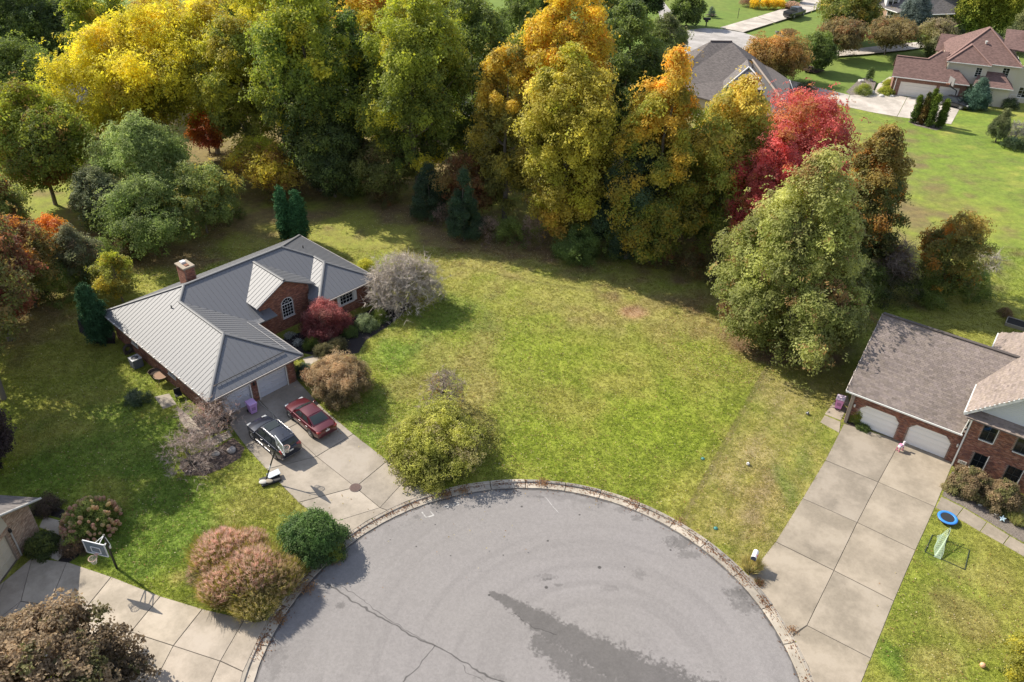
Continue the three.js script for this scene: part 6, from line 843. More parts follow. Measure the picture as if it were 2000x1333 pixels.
  { const b = at(1389, 31); const t = thing('spruce_tree', 'tiny blue spruce in a bark ring at the top', 'evergreen', b); crown(t, { h: 1.9, r: 1.0, cb: 0, shape: 'cone', pal: p3(K.blg, [.08, .11, .09], [.12, .15, .12]), seed: 4501, n: 300, s: .35, spray: 'needle', mat: M_NEEDLE, lobes: 16 }); part(t, 'trunk', cyl(.05, .03, .8), BARK.brown); }
}
// ------------------------------------------------------------------ ornamental grasses
const BLADE = (() => { const r = rng(17), pos = []; for (let i = 0; i < 7; i++) { const a = r() * TAU, b = .12 + r() * .45, w = .018 + r() * .012, c = Math.cos(a), s = Math.sin(a), ox = (r() - .5) * .16, oz = (r() - .5) * .16; let p = null; for (let j = 0; j <= 4; j++) { const t = j / 4, rr = b * t * t, y = t * (1 - .18 * t * b), ww = w * (1 - t * .8), q = [[ox + c * rr - s * ww, y, oz + s * rr + c * ww], [ox + c * rr + s * ww, y, oz + s * rr - c * ww]]; if (p) pos.push(...p[0], ...p[1], ...q[1], ...p[0], ...q[1], ...q[0]); p = q; } } const g = new THREE.BufferGeometry(); g.setAttribute('position', new THREE.Float32BufferAttribute(pos, 3)); g.computeVertexNormals(); return g; })();
const PLUME = (() => { const r = rng(18), pos = []; for (let i = 0; i < 9; i++) { const a = r() * TAU, c = Math.cos(a), s = Math.sin(a), y = r() * .5, l = .35 + r() * .35, o = .1 + r() * .22, w = .028; pos.push(0, y, 0, c * o - s * w, y + l * .7, s * o + c * w, c * o * 1.3, y + l, s * o * 1.3, 0, y, 0, c * o * 1.3, y + l, s * o * 1.3, c * o + s * w, y + l * .7, s * o - c * w); } const g = new THREE.BufferGeometry(); g.setAttribute('position', new THREE.Float32BufferAttribute(pos, 3)); g.computeVertexNormals(); return g; })();
function grassClump(label, b, r, h, n, cols, plume, pn, seed, group) {
  const t = thing('ornamental_grass', label, 'grass clump', b, 0, group), R = rng(seed), k = new Copies(), q = new Copies();
  r *= .84; for (let i = 0; i < n; i++) { const a = R() * TAU, d = Math.sqrt(R()) * r * .62, c = mixc(cols[0], cols[1], R()), v = .7 + .6 * R(), o = d / r; k.add(Math.cos(a) * d, 0, Math.sin(a) * d, Math.cos(a) * o * .9 + (R() - .5) * .3, 1.1, Math.sin(a) * o * .9 + (R() - .5) * .3, h * .55 * (.8 + .4 * R()), c[0] * v, c[1] * v, c[2] * v, R() * 6, h * (.72 + .35 * R()) * (1.05 - .2 * o)); }
  for (let i = 0; i < pn; i++) { const a = R() * TAU, d = Math.sqrt(R()) * r * .92, o = d / r, c = mixc(plume[0], plume[1], R()), v = .75 + .5 * R(), y = h * (1.04 - .46 * o * o) * (.55 + .55 * Math.sqrt(R())) - .25; q.add(Math.cos(a) * d, y, Math.sin(a) * d, Math.cos(a) * o * .8 + (R() - .3) * .3, 1, Math.sin(a) * o * .8 + (R() - .4) * .5, .40 * (.7 + .6 * R()), c[0] * v, c[1] * v, c[2] * v, R() * 6, .42 * (.8 + .5 * R())); }
  k.build(t, 'blades', BLADE, M_LEAF, true); if (pn) q.build(t, 'plumes', PLUME, M_LEAF, true); return t;
}
{
  const g2 = [[.36, .38, .06], [.46, .36, .10]], pl = [[.82, .53, .46], [.72, .57, .42]], GG = 'pink plumed grasses by the bottom left drive';
  grassClump('pink plumed grass clump, back left of the cluster', at(440, 1108), 2.0, 2.3, 620, g2, pl, 950, 501, GG);
  grassClump('pink plumed grass clump, back middle of the cluster', at(488, 1092), 1.5, 1.9, 480, g2, pl, 700, 502, GG);
  grassClump('pink plumed grass clump, in the centre of the cluster', at(500, 1146), 2.0, 2.4, 640, g2, pl, 950, 503, GG);
  grassClump('tan pink grass clump, right of the cluster by the kerb', at(541, 1150), 1.7, 1.8, 520, g2, [[.66, .46, .32], [.58, .48, .24]], 640, 504, GG);
  grassClump('greenish tan grass clump, front right of the cluster', at(505, 1190), 1.7, 1.5, 520, [[.40, .42, .07], [.48, .40, .10]], [[.56, .46, .20], [.50, .44, .20]], 420, 505, GG);
  grassClump('greenish tan grass clump, front left of the cluster', at(440, 1166), 1.6, 1.9, 480, [[.38, .40, .06], [.48, .38, .10]], pl, 600, 506, GG);
  grassClump('pale striped grass clump, low at the left foot of the cluster', at(395, 1135), .9, 1.2, 260, [[.42, .38, .22], [.30, .28, .12]], pl, 80, 507, GG);
  grassClump('yellow green low grass clump between the pink cluster and the mailbox', at(583, 1118), 1.0, .8, 260, [[.30, .30, .05], [.36, .30, .08]], pl, 0, 508, GG);
  grassClump('dry arching grass at the foot of the white mailbox by the right drive', at(1466, 1112), .75, .95, 240, [[.75, .60, .28], [.40, .42, .10]], pl, 0, 509);
  grassClump('arching green daylily clump beside the path at the right edge', at(1988, 1020), .95, .75, 220, [[.26, .34, .07], [.62, .55, .22]], pl, 0, 510); grassClump('small green daylily clump in the stone bed', at(1962, 1008), .5, .6, 110, [[.14, .2, .05], [.3, .3, .1]], pl, 0, 511); grassClump('green weeds at the edge of the stone bed', at(1940, 1000), .4, .4, 70, [[.10, .17, .04], [.2, .24, .06]], pl, 0, 512);
  grassClump('rust coloured low grass in the stone bed of the far lawn', at(1540, 70), 2.2, 1.2, 260, [[.36, .2, .08], [.42, .3, .14]], [[.3, .15, .08], [.42, .3, .15]], 200, 513); grassClump('brown pink grass by the dark pickup at the top edge', at(1545, 17), 2.4, 1.4, 240, [[.36, .22, .12], [.42, .3, .16]], pl, 240, 514); grassClump('red brown liriope at the kerb below the right mailbox', at(1482, 1140), .4, .35, 90, [[.30, .10, .05], [.14, .18, .04]], pl, 0, 515);
}
// ------------------------------------------------------------------ vehicles
function loft(rings, close = true) { // rings of equal length -> skin with end caps
  const n = rings[0].length, pos = [], idx = []; for (const r of rings) for (const p of r) pos.push(...p);
  for (let i = 0; i + 1 < rings.length; i++) for (let j = 0; j + 1 < n; j++) { const a = i * n + j, b = a + 1, c = a + n, d = c + 1; idx.push(a, b, d, a, d, c); }
  if (close) for (const e of [0, rings.length - 1]) { const c = pos.length / 3; let s = [0, 0, 0]; for (const p of rings[e]) s = s.map((v, k) => v + p[k] / n); pos.push(...s); for (let j = 0; j + 1 < n; j++) e ? idx.push(e * n + j, e * n + j + 1, c) : idx.push(e * n + j + 1, e * n + j, c); }
  const g = new THREE.BufferGeometry(); g.setAttribute('position', new THREE.Float32BufferAttribute(pos, 3)); g.setIndex(idx); const q = toCreasedNormals(g, 0.7); return q;
}
function quadPatch(a, b, c, d, bulge = [0, 0, 0], n = 6) { // a b along one edge, d c along the other
  const pos = [], idx = []; for (let i = 0; i <= n; i++) for (let j = 0; j <= n; j++) { const u = j / n, v = i / n, w = 4 * u * (1 - u) * (.5 + 2 * v * (1 - v)); for (let k = 0; k < 3; k++) pos.push((a[k] * (1 - u) + b[k] * u) * (1 - v) + (d[k] * (1 - u) + c[k] * u) * v + bulge[k] * w); }
  for (let i = 0; i < n; i++) for (let j = 0; j < n; j++) { const p = i * (n + 1) + j; idx.push(p, p + 1, p + n + 2, p, p + n + 2, p + n + 1); }
  const g = new THREE.BufferGeometry(); g.setAttribute('position', new THREE.Float32BufferAttribute(pos, 3)); g.setIndex(idx); g.computeVertexNormals(); return g;
}
const mir = (p) => [p[0], p[1], -p[2]];
const M_TYRE = std(0.018, 0.018, 0.019, .9), M_RIM = std(0.55, 0.56, 0.58, .3, .8), M_CHROME = std(0.42, 0.42, 0.44, .32, .8), M_LAMP = phys(.40, .41, .42, .1, { clearcoat: 1 }), M_TAIL = phys(.32, .01, .012, .15, { clearcoat: 1 }), M_CARGLASS = phys(.03, .038, .04, .05, { specularIntensity: 1 }), M_PLASTIC = std(0.03, 0.03, 0.032, .6);
function makeCar(label, category, S, color, o) {
  const t = thing(o.name, label, category), paint = new THREE.MeshPhysicalMaterial({ color: C(...color), roughness: o.rough ?? .35, metalness: .3, clearcoat: 1, clearcoatRoughness: .06, side: THREE.DoubleSide });
  const ring = ([x, hw, yb, ys, yt]) => { const h = [[.0, yb], [hw * .84, yb], [hw * .97, yb + .10], [hw, yb + (ys - yb) * .5], [hw * .985, ys - .07], [hw * .93, ys], [hw * .62, lerp(ys, yt, .8)], [0, yt]]; return [...h.map(([z, y]) => [x, y, -z]), ...h.slice(0, -1).reverse().map(([z, y]) => [x, y, z])]; };
  part(t, 'body', loft(S.map(ring)), paint);
  const { wb, rf, rr, rb, zw, zr, yb, yr, yrb = yb } = o; // windscreen base, roof front, roof rear, rear base (x); half widths; belt and roof heights
  const A = [wb, yb, zw * .93], B = [rf, yr, zr], D = [rr, yr, zr], E = [rb, yrb, zw * .90];
  const side = (p, q, r2, s2) => quadPatch(p, q, r2, s2, [0, 0, 0], 2);
  part(t, 'cabin', merge([quadPatch(B, mir(B), mir(D), D, [0, .055, 0]), quadPatch(A, mir(A), mir(B), B, [.10, .02, 0]), quadPatch(D, mir(D), mir(E), E, [-.08, .03, 0]), side([wb - .03, yb - .05, zw], [rb + .03, yrb - .05, zw * .98], D, B), side([wb - .03, yb - .05, -zw], [rb + .03, yrb - .05, -zw * .98], mir(D), mir(B))]), paint);
  const mixp = (p, q, u) => p.map((v, i) => lerp(v, q[i], u)), off = (p, d) => p.map((v, i) => v + d[i]);
  const inset = (p0, p1, p2, p3, d, e = .06, f = .08) => { const m = (u, v) => off(mixp(mixp(p0, p1, u), mixp(p3, p2, u), v), d); return [m(e, f), m(1 - e, f), m(1 - e, 1 - f), m(e, 1 - f)]; };
  part(t, 'windscreen', quadPatch(...inset(A, mir(A), mir(B), B, [.018, .014, 0], .05, .06), [.10, .02, 0]), M_CARGLASS);
  part(t, 'rear_window', quadPatch(...inset(D, mir(D), mir(E), E, [-.016, .014, 0], .07, .1), [-.08, .03, 0]), M_CARGLASS);
  for (const s of [1, -1]) { const f = (p) => [p[0], p[1], p[2] * s], P0 = f([wb - .03, yb - .05, zw]), P1 = f([rb + .03, yrb - .05, zw * .98]), P2 = f(D), P3 = f(B), cuts = o.cuts; for (const [u0, u1] of cuts) { const m = (u, v) => off(mixp(mixp(P0, P1, u), mixp(P3, P2, u), v), [0, 0, s * .014]); part(t, 'side_window', quadPatch(m(u0, .2), m(u1, .2), m(u1, .9), m(u0, .9), [0, 0, 0], 2), M_CARGLASS); } }
  for (const x of o.axles) for (const s of [1, -1]) {
    const R = o.wr, z = s * (o.hw - .10), w = part(t, 'wheel', (() => { const g = new THREE.TorusGeometry(R - .085, .1, 8, 22); g.scale(1, 1, 1.1); g.translate(x, R, z); return g; })(), M_TYRE);
    part(w, 'rim', merge([(() => { const g = new THREE.CylinderGeometry(R - .13, R - .13, .05, 20); g.rotateX(Math.PI / 2); g.translate(x, R, z + s * .06); return g; })()]), std(.09, .09, .095, .4, .6));
    const sp2 = []; for (let i = 0; i < 5; i++) { const a = i / 5 * TAU + x; sp2.push(rod([x, R, z + s * .092], [x + Math.cos(a) * (R - .15), R + Math.sin(a) * (R - .15), z + s * .092], .045, .03, 5)); } const tr = new THREE.TorusGeometry(R - .14, .022, 5, 20); tr.translate(x, R, z + s * .092); sp2.push(tr); part(w, 'spokes', merge(sp2), M_RIM);
    part(t, 'wheel_arch', (() => { const g = new THREE.CylinderGeometry(R + .05, R + .05, .25, 22, 1, false, 0, Math.PI * 2); g.rotateX(Math.PI / 2); g.translate(x, R + .02, s * (o.hw - .118)); return g; })(), M_PLASTIC);
    void w;
  }
  for (const s of [1, -1]) {
    part(t, 'headlight', rbox(.28, .15, .36, .05, o.nose - .16, o.hy, s * (o.hw * .66)), M_LAMP); part(t, 'taillight', rbox(.24, o.tl?.[1] ?? .18, .34, .05, o.tail + .12, o.ty, s * (o.hw * .72)), M_TAIL);
    part(t, 'mirror', rbox(.12, .13, .2, .04, wb - .28, yb + .06, s * (o.hw + .08)), paint); for (const x of o.handles) part(t, 'door_handle', rbox(.2, .035, .035, .012, x, yb - .14, s * (o.hw + .005)), M_CHROME);
    part(t, 'door_gap', merge([box(.015, yb - .35, .012, o.doors[0], (yb + .32) / 2, s * (o.hw - .003)), box(.015, yb - .35, .012, o.doors[1], (yb + .32) / 2, s * (o.hw - .003)), box(.015, yb - .35, .012, o.doors[2], (yb + .32) / 2, s * (o.hw - .003))]), M_BLACK);
    part(t, 'sill_trim', rbox(o.axles[0] - o.axles[1] - .9, .06, .03, .01, (o.axles[0] + o.axles[1]) / 2, .36, s * (o.hw - .005)), o.trim ?? M_PLASTIC);
  }
  part(t, 'bumper', rbox(.2, .2, o.hw * 1.7, .06, o.nose - .1, .42, 0), o.bumper ?? paint); part(t, 'bumper', rbox(.2, .2, o.hw * 1.75, .06, o.tail + .09, .44, 0), o.rbumper ?? paint);
  part(t, 'grille', rbox(.06, .16, o.hw * .9, .02, o.nose - .06, .6, 0), M_BLACK); part(t, 'number_plate', box(.02, .13, .32, o.tail - .02 + (o.px ?? 0), o.py, 0), std(.7, .7, .68, .5));
  return t;
}
function park(t, front, rear, hw, y = 0.03) { // stand it on the two wheel marks of its left side
  const f = at(...front, y), r = at(...rear, y), d = f.clone().sub(r).normalize(), right = V3(-d.z, 0, d.x), c = f.clone().add(r).multiplyScalar(.5).addScaledVector(right, hw); t.position.set(c.x, y, c.z); t.rotation.y = Math.atan2(-d.z, d.x); return t;
}
const SEDAN = [[-2.36, .66, .42, .74, .84], [-2.28, .80, .32, .90, .985], [-2.0, .87, .26, .95, 1.03], [-1.4, .905, .2, .95, 1.03], [-.6, .915, .2, .93, .99], [.3, .915, .2, .92, .97], [1.0, .905, .2, .90, .965], [1.6, .885, .2, .84, .91], [2.05, .83, .24, .75, .82], [2.3, .72, .3, .63, .70], [2.4, .56, .38, .55, .60]];
const sedanO = { name: 'parked_car', wb: 1.12, rf: .36, rr: -.78, rb: -1.62, zw: .80, zr: .585, yb: .95, yr: 1.39, yrb: 1.02, cuts: [[.1, .46], [.5, .86]], axles: [1.42, -1.36], wr: .335, hw: .905, nose: 2.34, tail: -2.34, hy: .66, ty: .82, handles: [-.05, -1.0], doors: [.95, -.12, -1.05], py: .78 };
{
  const s = makeCar('maroon red four door car parked nearer the lawn on the left drive', 'car', SEDAN, [.095, .010, .018], sedanO); park(s, [565, 816], [611, 857], .86);
  part(s, 'badge', rbox(.02, .06, .12, .01, -2.37, .93, 0), M_CHROME);
  const SUVS = [[-2.3, .72, .42, .98, 1.04], [-2.24, .86, .34, 1.05, 1.10], [-1.9, .92, .26, 1.07, 1.12], [-1.2, .935, .24, 1.07, 1.12], [-.3, .935, .24, 1.06, 1.10], [.5, .93, .24, 1.04, 1.09], [1.0, .92, .24, 1.02, 1.08], [1.5, .91, .24, .98, 1.05], [2.0, .87, .28, .90, .97], [2.25, .78, .34, .78, .86], [2.34, .6, .42, .66, .72]];
  const v = makeCar('black sport utility car with silver roof rails parked on the left drive beside the hoop', 'car', SUVS, [.012, .016, .032], { name: 'parked_car', wb: 1.05, rf: .42, rr: -1.78, rb: -2.16, zw: .84, zr: .66, yb: 1.08, yr: 1.64, yrb: 1.10, cuts: [[.08, .36], [.39, .66], [.69, .92]], axles: [1.42, -1.36], wr: .37, hw: .925, nose: 2.28, tail: -2.28, hy: .82, ty: .98, tl: [0, .3], handles: [-.0, -.95], doors: [.9, -.1, -1.1], py: .86, rbumper: M_CHROME, trim: M_CHROME }); park(v, [494.5, 859], [538, 897], .87);
  for (const q of [1, -1]) part(v, 'roof_rail', tube([[.35, 1.65, q * .60], [.1, 1.76, q * .62], [-.8, 1.77, q * .62], [-1.55, 1.75, q * .62], [-1.75, 1.66, q * .61]], .03, 20, 6), M_CHROME);
  part(v, 'sunroof', rbox(.75, .012, .9, .005, -.05, 1.705, 0), M_CARGLASS); part(v, 'roof_spoiler', rbox(.26, .05, 1.2, .02, -1.88, 1.63, 0), std(.012, .016, .03, .2)); part(v, 'aerial', rod([-1.4, 1.69, 0], [-1.6, 1.9, 0], .012), M_BLACK);
  // pickup far away
  const TR = [[-2.9, .88, .5, 1.05, 1.08], [-2.85, .94, .42, 1.12, 1.14], [-2.0, .97, .4, 1.14, 1.15], [-.8, .98, .4, 1.15, 1.16], [.4, .98, .4, 1.15, 1.18], [1.3, .97, .4, 1.14, 1.2], [2.1, .95, .42, 1.08, 1.16], [2.7, .9, .46, 1.0, 1.06], [2.85, .8, .52, .9, .95]];
  const k = makeCar('black pickup truck parked on the drive at the top of the frame', 'pickup truck', TR, [.012, .012, .016], { name: 'pickup_truck', wb: 1.5, rf: .85, rr: -.75, rb: -.95, zw: .88, zr: .70, yb: 1.18, yr: 1.78, cuts: [[.1, .48], [.52, .92]], axles: [1.85, -1.8], wr: .42, hw: .97, nose: 2.8, tail: -2.85, hy: .95, ty: .95, tl: [0, .36], handles: [.2, -.65], doors: [1.3, .1, -.8], py: .62, rbumper: M_CHROME });
  part(k, 'load_bed', merge([box(1.8, .05, 1.4, -1.95, 1.19, 0)]), std(.004, .004, .004, 1)); part(k, 'bed_rail', merge([box(1.95, .1, .14, -1.9, 1.19, .88), box(1.95, .1, .14, -1.9, 1.19, -.88), box(.1, .1, 1.8, -2.85, 1.19, 0)]), std(.015, .015, .018, .3));
  { const r = at(1536, 37, 0), f = at(1566, 28, 0), d = f.clone().sub(r).normalize(); k.position.set((r.x + f.x) / 2, .03, (r.z + f.z) / 2); k.rotation.y = Math.atan2(-d.z, d.x); k.scale.setScalar(1.12); }
  const d2 = makeCar('black car parked behind the arborvitae row on the far drive', 'car', SEDAN, [.014, .016, .022], sedanO); { const a = at(1842, 203), b = at(1878, 212), d = b.clone().sub(a).normalize(); d2.position.set((a.x + b.x) / 2, .03, (a.z + b.z) / 2); d2.rotation.y = Math.atan2(-d.z, d.x); d2.scale.setScalar(1.08); }
}
// ------------------------------------------------------------------ basketball hoops
function board(t, M, w, h) { // transparent backboard with white edge, local: x along, y up, faces +z
  const bd = part(t, 'backboard', merge([box(w, .06, .05, 0, h / 2, 0), box(w, .06, .05, 0, -h / 2, 0), box(.06, h, .05, w / 2, 0, 0), box(.06, h, .05, -w / 2, 0, 0)]), std(.66, .68, .72, .4)); bd.applyMatrix4(M);
  part(bd, 'pane', box(w - .08, h - .08, .015), phys(.33, .40, .46, .15, { transmission: .55, thickness: 0 })); part(bd, 'target_frame', merge([box(.62, .05, .02, 0, .1, .02), box(.62, .05, .02, 0, -.33, .02), box(.05, .43, .02, .3, -.115, .02), box(.05, .43, .02, -.3, -.115, .02)]), std(.72, .74, .78, .4));
  const rm = new THREE.TorusGeometry(.235, .018, 6, 26); rm.rotateX(Math.PI / 2); rm.translate(0, -.38, .40); const rim = part(bd, 'rim', merge([rm, box(.14, .1, .16, 0, -.38, .09)]), std(.62, .40, .34, .5));
  const net = []; for (let i = 0; i < 12; i++) { const a = i / 12 * TAU, b = (i + 1) / 12 * TAU, q = (i + 2) / 12 * TAU, p = (x, r, y) => [Math.cos(x) * r, y, .40 + Math.sin(x) * r]; net.push(rod(p(a, .23, -.39), p(b, .17, -.58), .008, .008, 3), rod(p(q, .23, -.39), p(b, .17, -.58), .008, .008, 3), rod(p(b, .17, -.58), p(q, .12, -.78), .008, .008, 3), rod(p(b, .17, -.58), p(a, .12, -.78), .008, .008, 3)); } part(bd, 'net', merge(net), std(.75, .72, .68, .8)); return bd;
}
const basis = (x, y, z, p) => new THREE.Matrix4().makeBasis(x, y, z).setPosition(p);
{ // in-ground hoop over the fan shaped drive
  const b = at(228, 1111), t = thing('basketball_hoop', 'fixed basketball hoop on a dark pole over the fan shaped drive', 'basketball hoop', b), A = at(160.5, 1056, 3.3).sub(b), B = at(202.5, 1066, 3.3).sub(b), x = B.clone().sub(A); A.y = B.y = 3.3; x.y = 0; const w = x.length(); x.normalize(); const up = V3(0, 1, 0), z = x.clone().cross(up), c = A.clone().add(B).multiplyScalar(.5); c.y = 2.82;
  board(t, basis(x, up, z, c), w, .98);
  part(t, 'pole', rod([0, -.1, 0], [0.0, 2.95, 0], .075, .07, 10), M_BLACK);
  part(t, 'arm', merge([rod([0, 2.9, 0], [c.x + x.x * .25, 3.1, c.z + x.z * .25], .028), rod([0, 2.9, 0], [c.x - x.x * .1, 3.1, c.z - x.z * .1], .028), rod([0, 2.3, 0], [c.x + x.x * .25, 2.55, c.z + x.z * .25], .028), rod([0, 2.3, 0], [c.x - x.x * .1, 2.55, c.z - x.z * .1], .028), rod([0, 2.93, 0], [0.25, 2.2, .1], .02)]), std(.68, .69, .7, .4)); part(t, 'crank', rbox(.1, .2, .1, .03, .1, 1.9, 0), M_WHITE);
}
{ // portable hoop beside the black car
  const b = at(520, 941), t = thing('basketball_hoop', 'portable basketball hoop with weighted black base beside the black car', 'basketball hoop', b), A = at(533, 846, 3.2).sub(b), B = at(556, 876, 3.2).sub(b), x = B.clone().sub(A); x.y = 0; x.normalize(); const up = V3(0, 1, 0), z = up.clone().cross(x).negate(), zz = z.x > 0 ? z : z.negate(), c = A.clone().add(B).multiplyScalar(.5); c.y = 2.75; const xx = up.clone().cross(zz);
  const bd = board(t, basis(xx, up, zz, c), 1.25, .85); void bd;
  part(t, 'pole', merge([rod([0, .15, 0], [c.x * .72, 2.45, c.z * .72], .05, .045, 8)]), M_BLACK); part(t, 'pole_label', rod([c.x * .72 * .36, .15 + 2.3 * .36, c.z * .72 * .36], [c.x * .72 * .5, .15 + 2.3 * .5, c.z * .72 * .5], .056, .055, 8), std(.7, .7, .7, .5));
  part(t, 'arm', merge([rod([c.x * .72, 2.45, c.z * .72], [c.x - zz.x * .05, 2.95, c.z - zz.z * .05], .03), rod([c.x * .6, 2.1, c.z * .6], [c.x - zz.x * .05, 2.5, c.z - zz.z * .05], .03)]), M_BLACK);
  const base = rbox(1.35, .2, .85, .08, .25, .12, .1); base.applyMatrix4(new THREE.Matrix4().makeRotationY(.55)); part(t, 'base', base, M_BLACK);
  const lid = rbox(.85, .05, .55, .02, .62, .27, -.12); lid.rotateZ(.12); lid.rotateY(.55); part(t, 'base_board', lid, std(.42, .47, .52, .5)); const sb = new THREE.SphereGeometry(.22, 12, 8); sb.scale(1.3, .45, 1); sb.translate(-.1, .27, .32); part(t, 'sandbag', sb, std(.5, .48, .44, .9)); const s2 = new THREE.SphereGeometry(.2, 12, 8); s2.scale(1.4, .4, 1); s2.translate(.28, .27, .22); part(t, 'sandbag', s2, std(.30, .26, .20, .9));
}
// ------------------------------------------------------------------ bins, mailboxes, yard things
function bin(label, p, turn, body, lid) {
  const t = thing('wheeled_bin', label, 'bin', p, turn); const ringB = (y, w, d) => [[-w, y, -d], [w, y, -d], [w, y, d], [-w, y, d], [-w, y, -d]];
  part(t, 'body', loft([ringB(.1, .23, .25), ringB(.5, .26, .29), ringB(.92, .295, .335)]), body); part(t, 'rim', merge([box(.63, .05, .04, 0, .92, .34), box(.63, .05, .04, 0, .92, -.34), box(.04, .05, .7, .30, .92, 0), box(.04, .05, .7, -.30, .92, 0)]), body);
  const l = rbox(.64, .07, .76, .03, 0, .99, .02); l.rotateX(-.03); part(t, 'lid', l, lid); part(t, 'handle', rod([-.26, .96, -.42], [.26, .96, -.42], .022), body); for (const s of [1, -1]) { const w = new THREE.CylinderGeometry(.12, .12, .06, 14); w.rotateZ(Math.PI / 2); w.translate(s * .27, .12, -.28); part(t, 'wheel', w, M_TYRE); } part(t, 'axle', rod([-.28, .12, -.28], [.28, .12, -.28], .015), M_BLACK);
  part(t, 'label_panel', box(.3, .3, .012, 0, .55, .304), std(...body.color.toArray().map((v) => v * .55), .6)); return t;
}
bin('lavender wheeled bin before the left garage pier', at(494, 806, .03), .75, std(.60, .36, .72, .5), std(.70, .46, .82, .45));
bin('pink wheeled bin with pale lid beside the right brick garage', at(1637, 797, .03), -.5, std(.72, .30, .62, .5), std(.90, .72, .86, .45));
{ // mailboxes
  const b = at(1468, 1108), t = thing('mailbox', 'white rounded mailbox on a post at the kerb by the right drive', 'mailbox', b, -.5); part(t, 'post', box(.1, .95, .1, 0, .47, 0), std(.30, .25, .2, .8));
  const g = new THREE.CylinderGeometry(.16, .16, .62, 16, 1, false, 0, Math.PI); g.rotateZ(Math.PI / 2); g.rotateX(-Math.PI / 2 + Math.PI / 2); const bx = merge([(() => { const s = new THREE.Shape(); s.moveTo(-.16, 0); s.lineTo(.16, 0); s.lineTo(.16, .16); s.absarc(0, .16, .16, 0, Math.PI); s.lineTo(-.16, 0); const e = new THREE.ExtrudeGeometry(s, { depth: .62, bevelEnabled: false, curveSegments: 12 }); e.translate(0, .95, -.31); return e; })()]); part(t, 'box', bx, std(.82, .82, .82, .35)); part(t, 'door', (() => { const s = new THREE.Shape(); s.moveTo(-.15, 0); s.lineTo(.15, 0); s.lineTo(.15, .16); s.absarc(0, .16, .15, 0, Math.PI); s.lineTo(-.15, 0); const e = new THREE.ExtrudeGeometry(s, { depth: .02, bevelEnabled: false }); e.translate(0, .96, .312); return e; })(), std(.06, .07, .12, .5)); part(t, 'flag', box(.02, .2, .07, .17, 1.2, .1), std(.5, .04, .04, .5));
  const b2 = at(630, 1086), m2 = thing('mailbox', 'white post with paper tube and mailbox in front of the dark bush', 'mailbox', b2, .7); part(m2, 'post', box(.1, 1.1, .1, 0, .55, 0), std(.7, .7, .72, .5)); part(m2, 'box', rbox(.26, .3, .55, .08, 0, 1.15, .05), std(.66, .67, .72, .4)); part(m2, 'paper_tube', rbox(.2, .16, .45, .05, 0, .86, .06), std(.62, .63, .68, .5)); part(m2, 'door', rbox(.22, .26, .03, .01, 0, 1.15, .33), std(.4, .42, .5, .4));
  const b3 = at(1379, 52), m3 = thing('mailbox', 'dark mailbox with newspaper shelf at the far turning circle', 'mailbox', b3, 0); part(m3, 'post', box(.2, 1.3, .2, 0, .65, 0), M_BLACK); part(m3, 'box', rbox(1.5, .5, .6, .15, 0, 1.5, 0), M_BLACK); part(m3, 'box', rbox(.7, .3, .5, .1, 0, 1.05, 0), std(.05, .05, .05));
  const b4 = at(1441, 36), s4 = thing('sign_post', 'thin dark stake standing on the far lawn', 'post', b4); part(s4, 'post', rod([0, 0, 0], [0, 1.9, 0], .06), std(.08, .07, .06)); part(s4, 'cap', cyl(.09, .09, .1, 0, 1.9, 0, 8), M_BLACK);
}
{ // mini trampoline
  const b = at(1849, 1017), t = thing('mini_trampoline', 'round blue mini trampoline on the grass by the path', 'trampoline', b), tr = new THREE.TorusGeometry(.52, .10, 10, 40); tr.scale(1, 1, .42); tr.rotateX(Math.PI / 2); tr.translate(0, .27, 0); part(t, 'pad', tr, std(.05, .25, .68, .45)); const m = new THREE.CylinderGeometry(.46, .46, .015, 36); m.translate(0, .265, 0); part(t, 'mat', m, std(.025, .028, .035, .7)); part(t, 'pad_edge', (() => { const q = new THREE.TorusGeometry(.615, .022, 8, 40); q.rotateX(Math.PI / 2); q.translate(0, .255, 0); return q; })(), std(.04, .10, .30, .5)); for (let i = 0; i < 6; i++) { const a = i / 6 * TAU; part(t, 'leg', rod([Math.cos(a) * .52, 0, Math.sin(a) * .52], [Math.cos(a) * .52, .25, Math.sin(a) * .52], .02), M_BLACK); }
}
{ // folding soccer goal
  const w = (x, y, h = .03) => { const v = at(x, y, h); return [v.x, h, v.z]; }, O = at(1850, 1075), L = (p) => [p[0] - O.x, p[1], p[2] - O.z];
  const a = L(w(1807, 1078)), b = L(w(1885, 1113)), c = L(w(1894, 1075)), e = L(w(1822, 1045)), f = L(w(1838, 1093)), g0 = L(w(1857, 1031, .9)), g1 = L(w(1852, 1057));
  const t = thing('soccer_goal', 'collapsed dark framed pop-up soccer goal with pale green net on the right lawn', 'soccer goal', O); part(t, 'frame', merge([rod(a, b, .022), rod(b, c, .03), rod(c, e, .014), rod(a, e, .03), rod(f, g0, .022), rod(g0, g1, .016)]), std(.03, .045, .03, .6));
  const G = [], N = 14, P00 = f, P10 = g0, P01 = L(w(1824, 1088)), P11 = L(w(1830, 1050, .15)); const pt = (u, v) => [0, 1, 2].map((k) => lerp(lerp(P00[k], P10[k], u), lerp(P01[k], P11[k], u), v) + (k === 1 ? .12 * Math.sin(v * 5 + u * 3) * u : .03 * Math.sin(u * 9 + v * 7))); for (let i = 0; i <= N; i++) for (let j = 0; j < N; j++) { G.push(rod(pt(i / N, j / N), pt(i / N, (j + 1) / N), .012, .012, 3), rod(pt(j / N, i / N), pt((j + 1) / N, i / N), .012, .012, 3)); } part(t, 'net', merge(G), std(.40, .52, .38, .7));
}
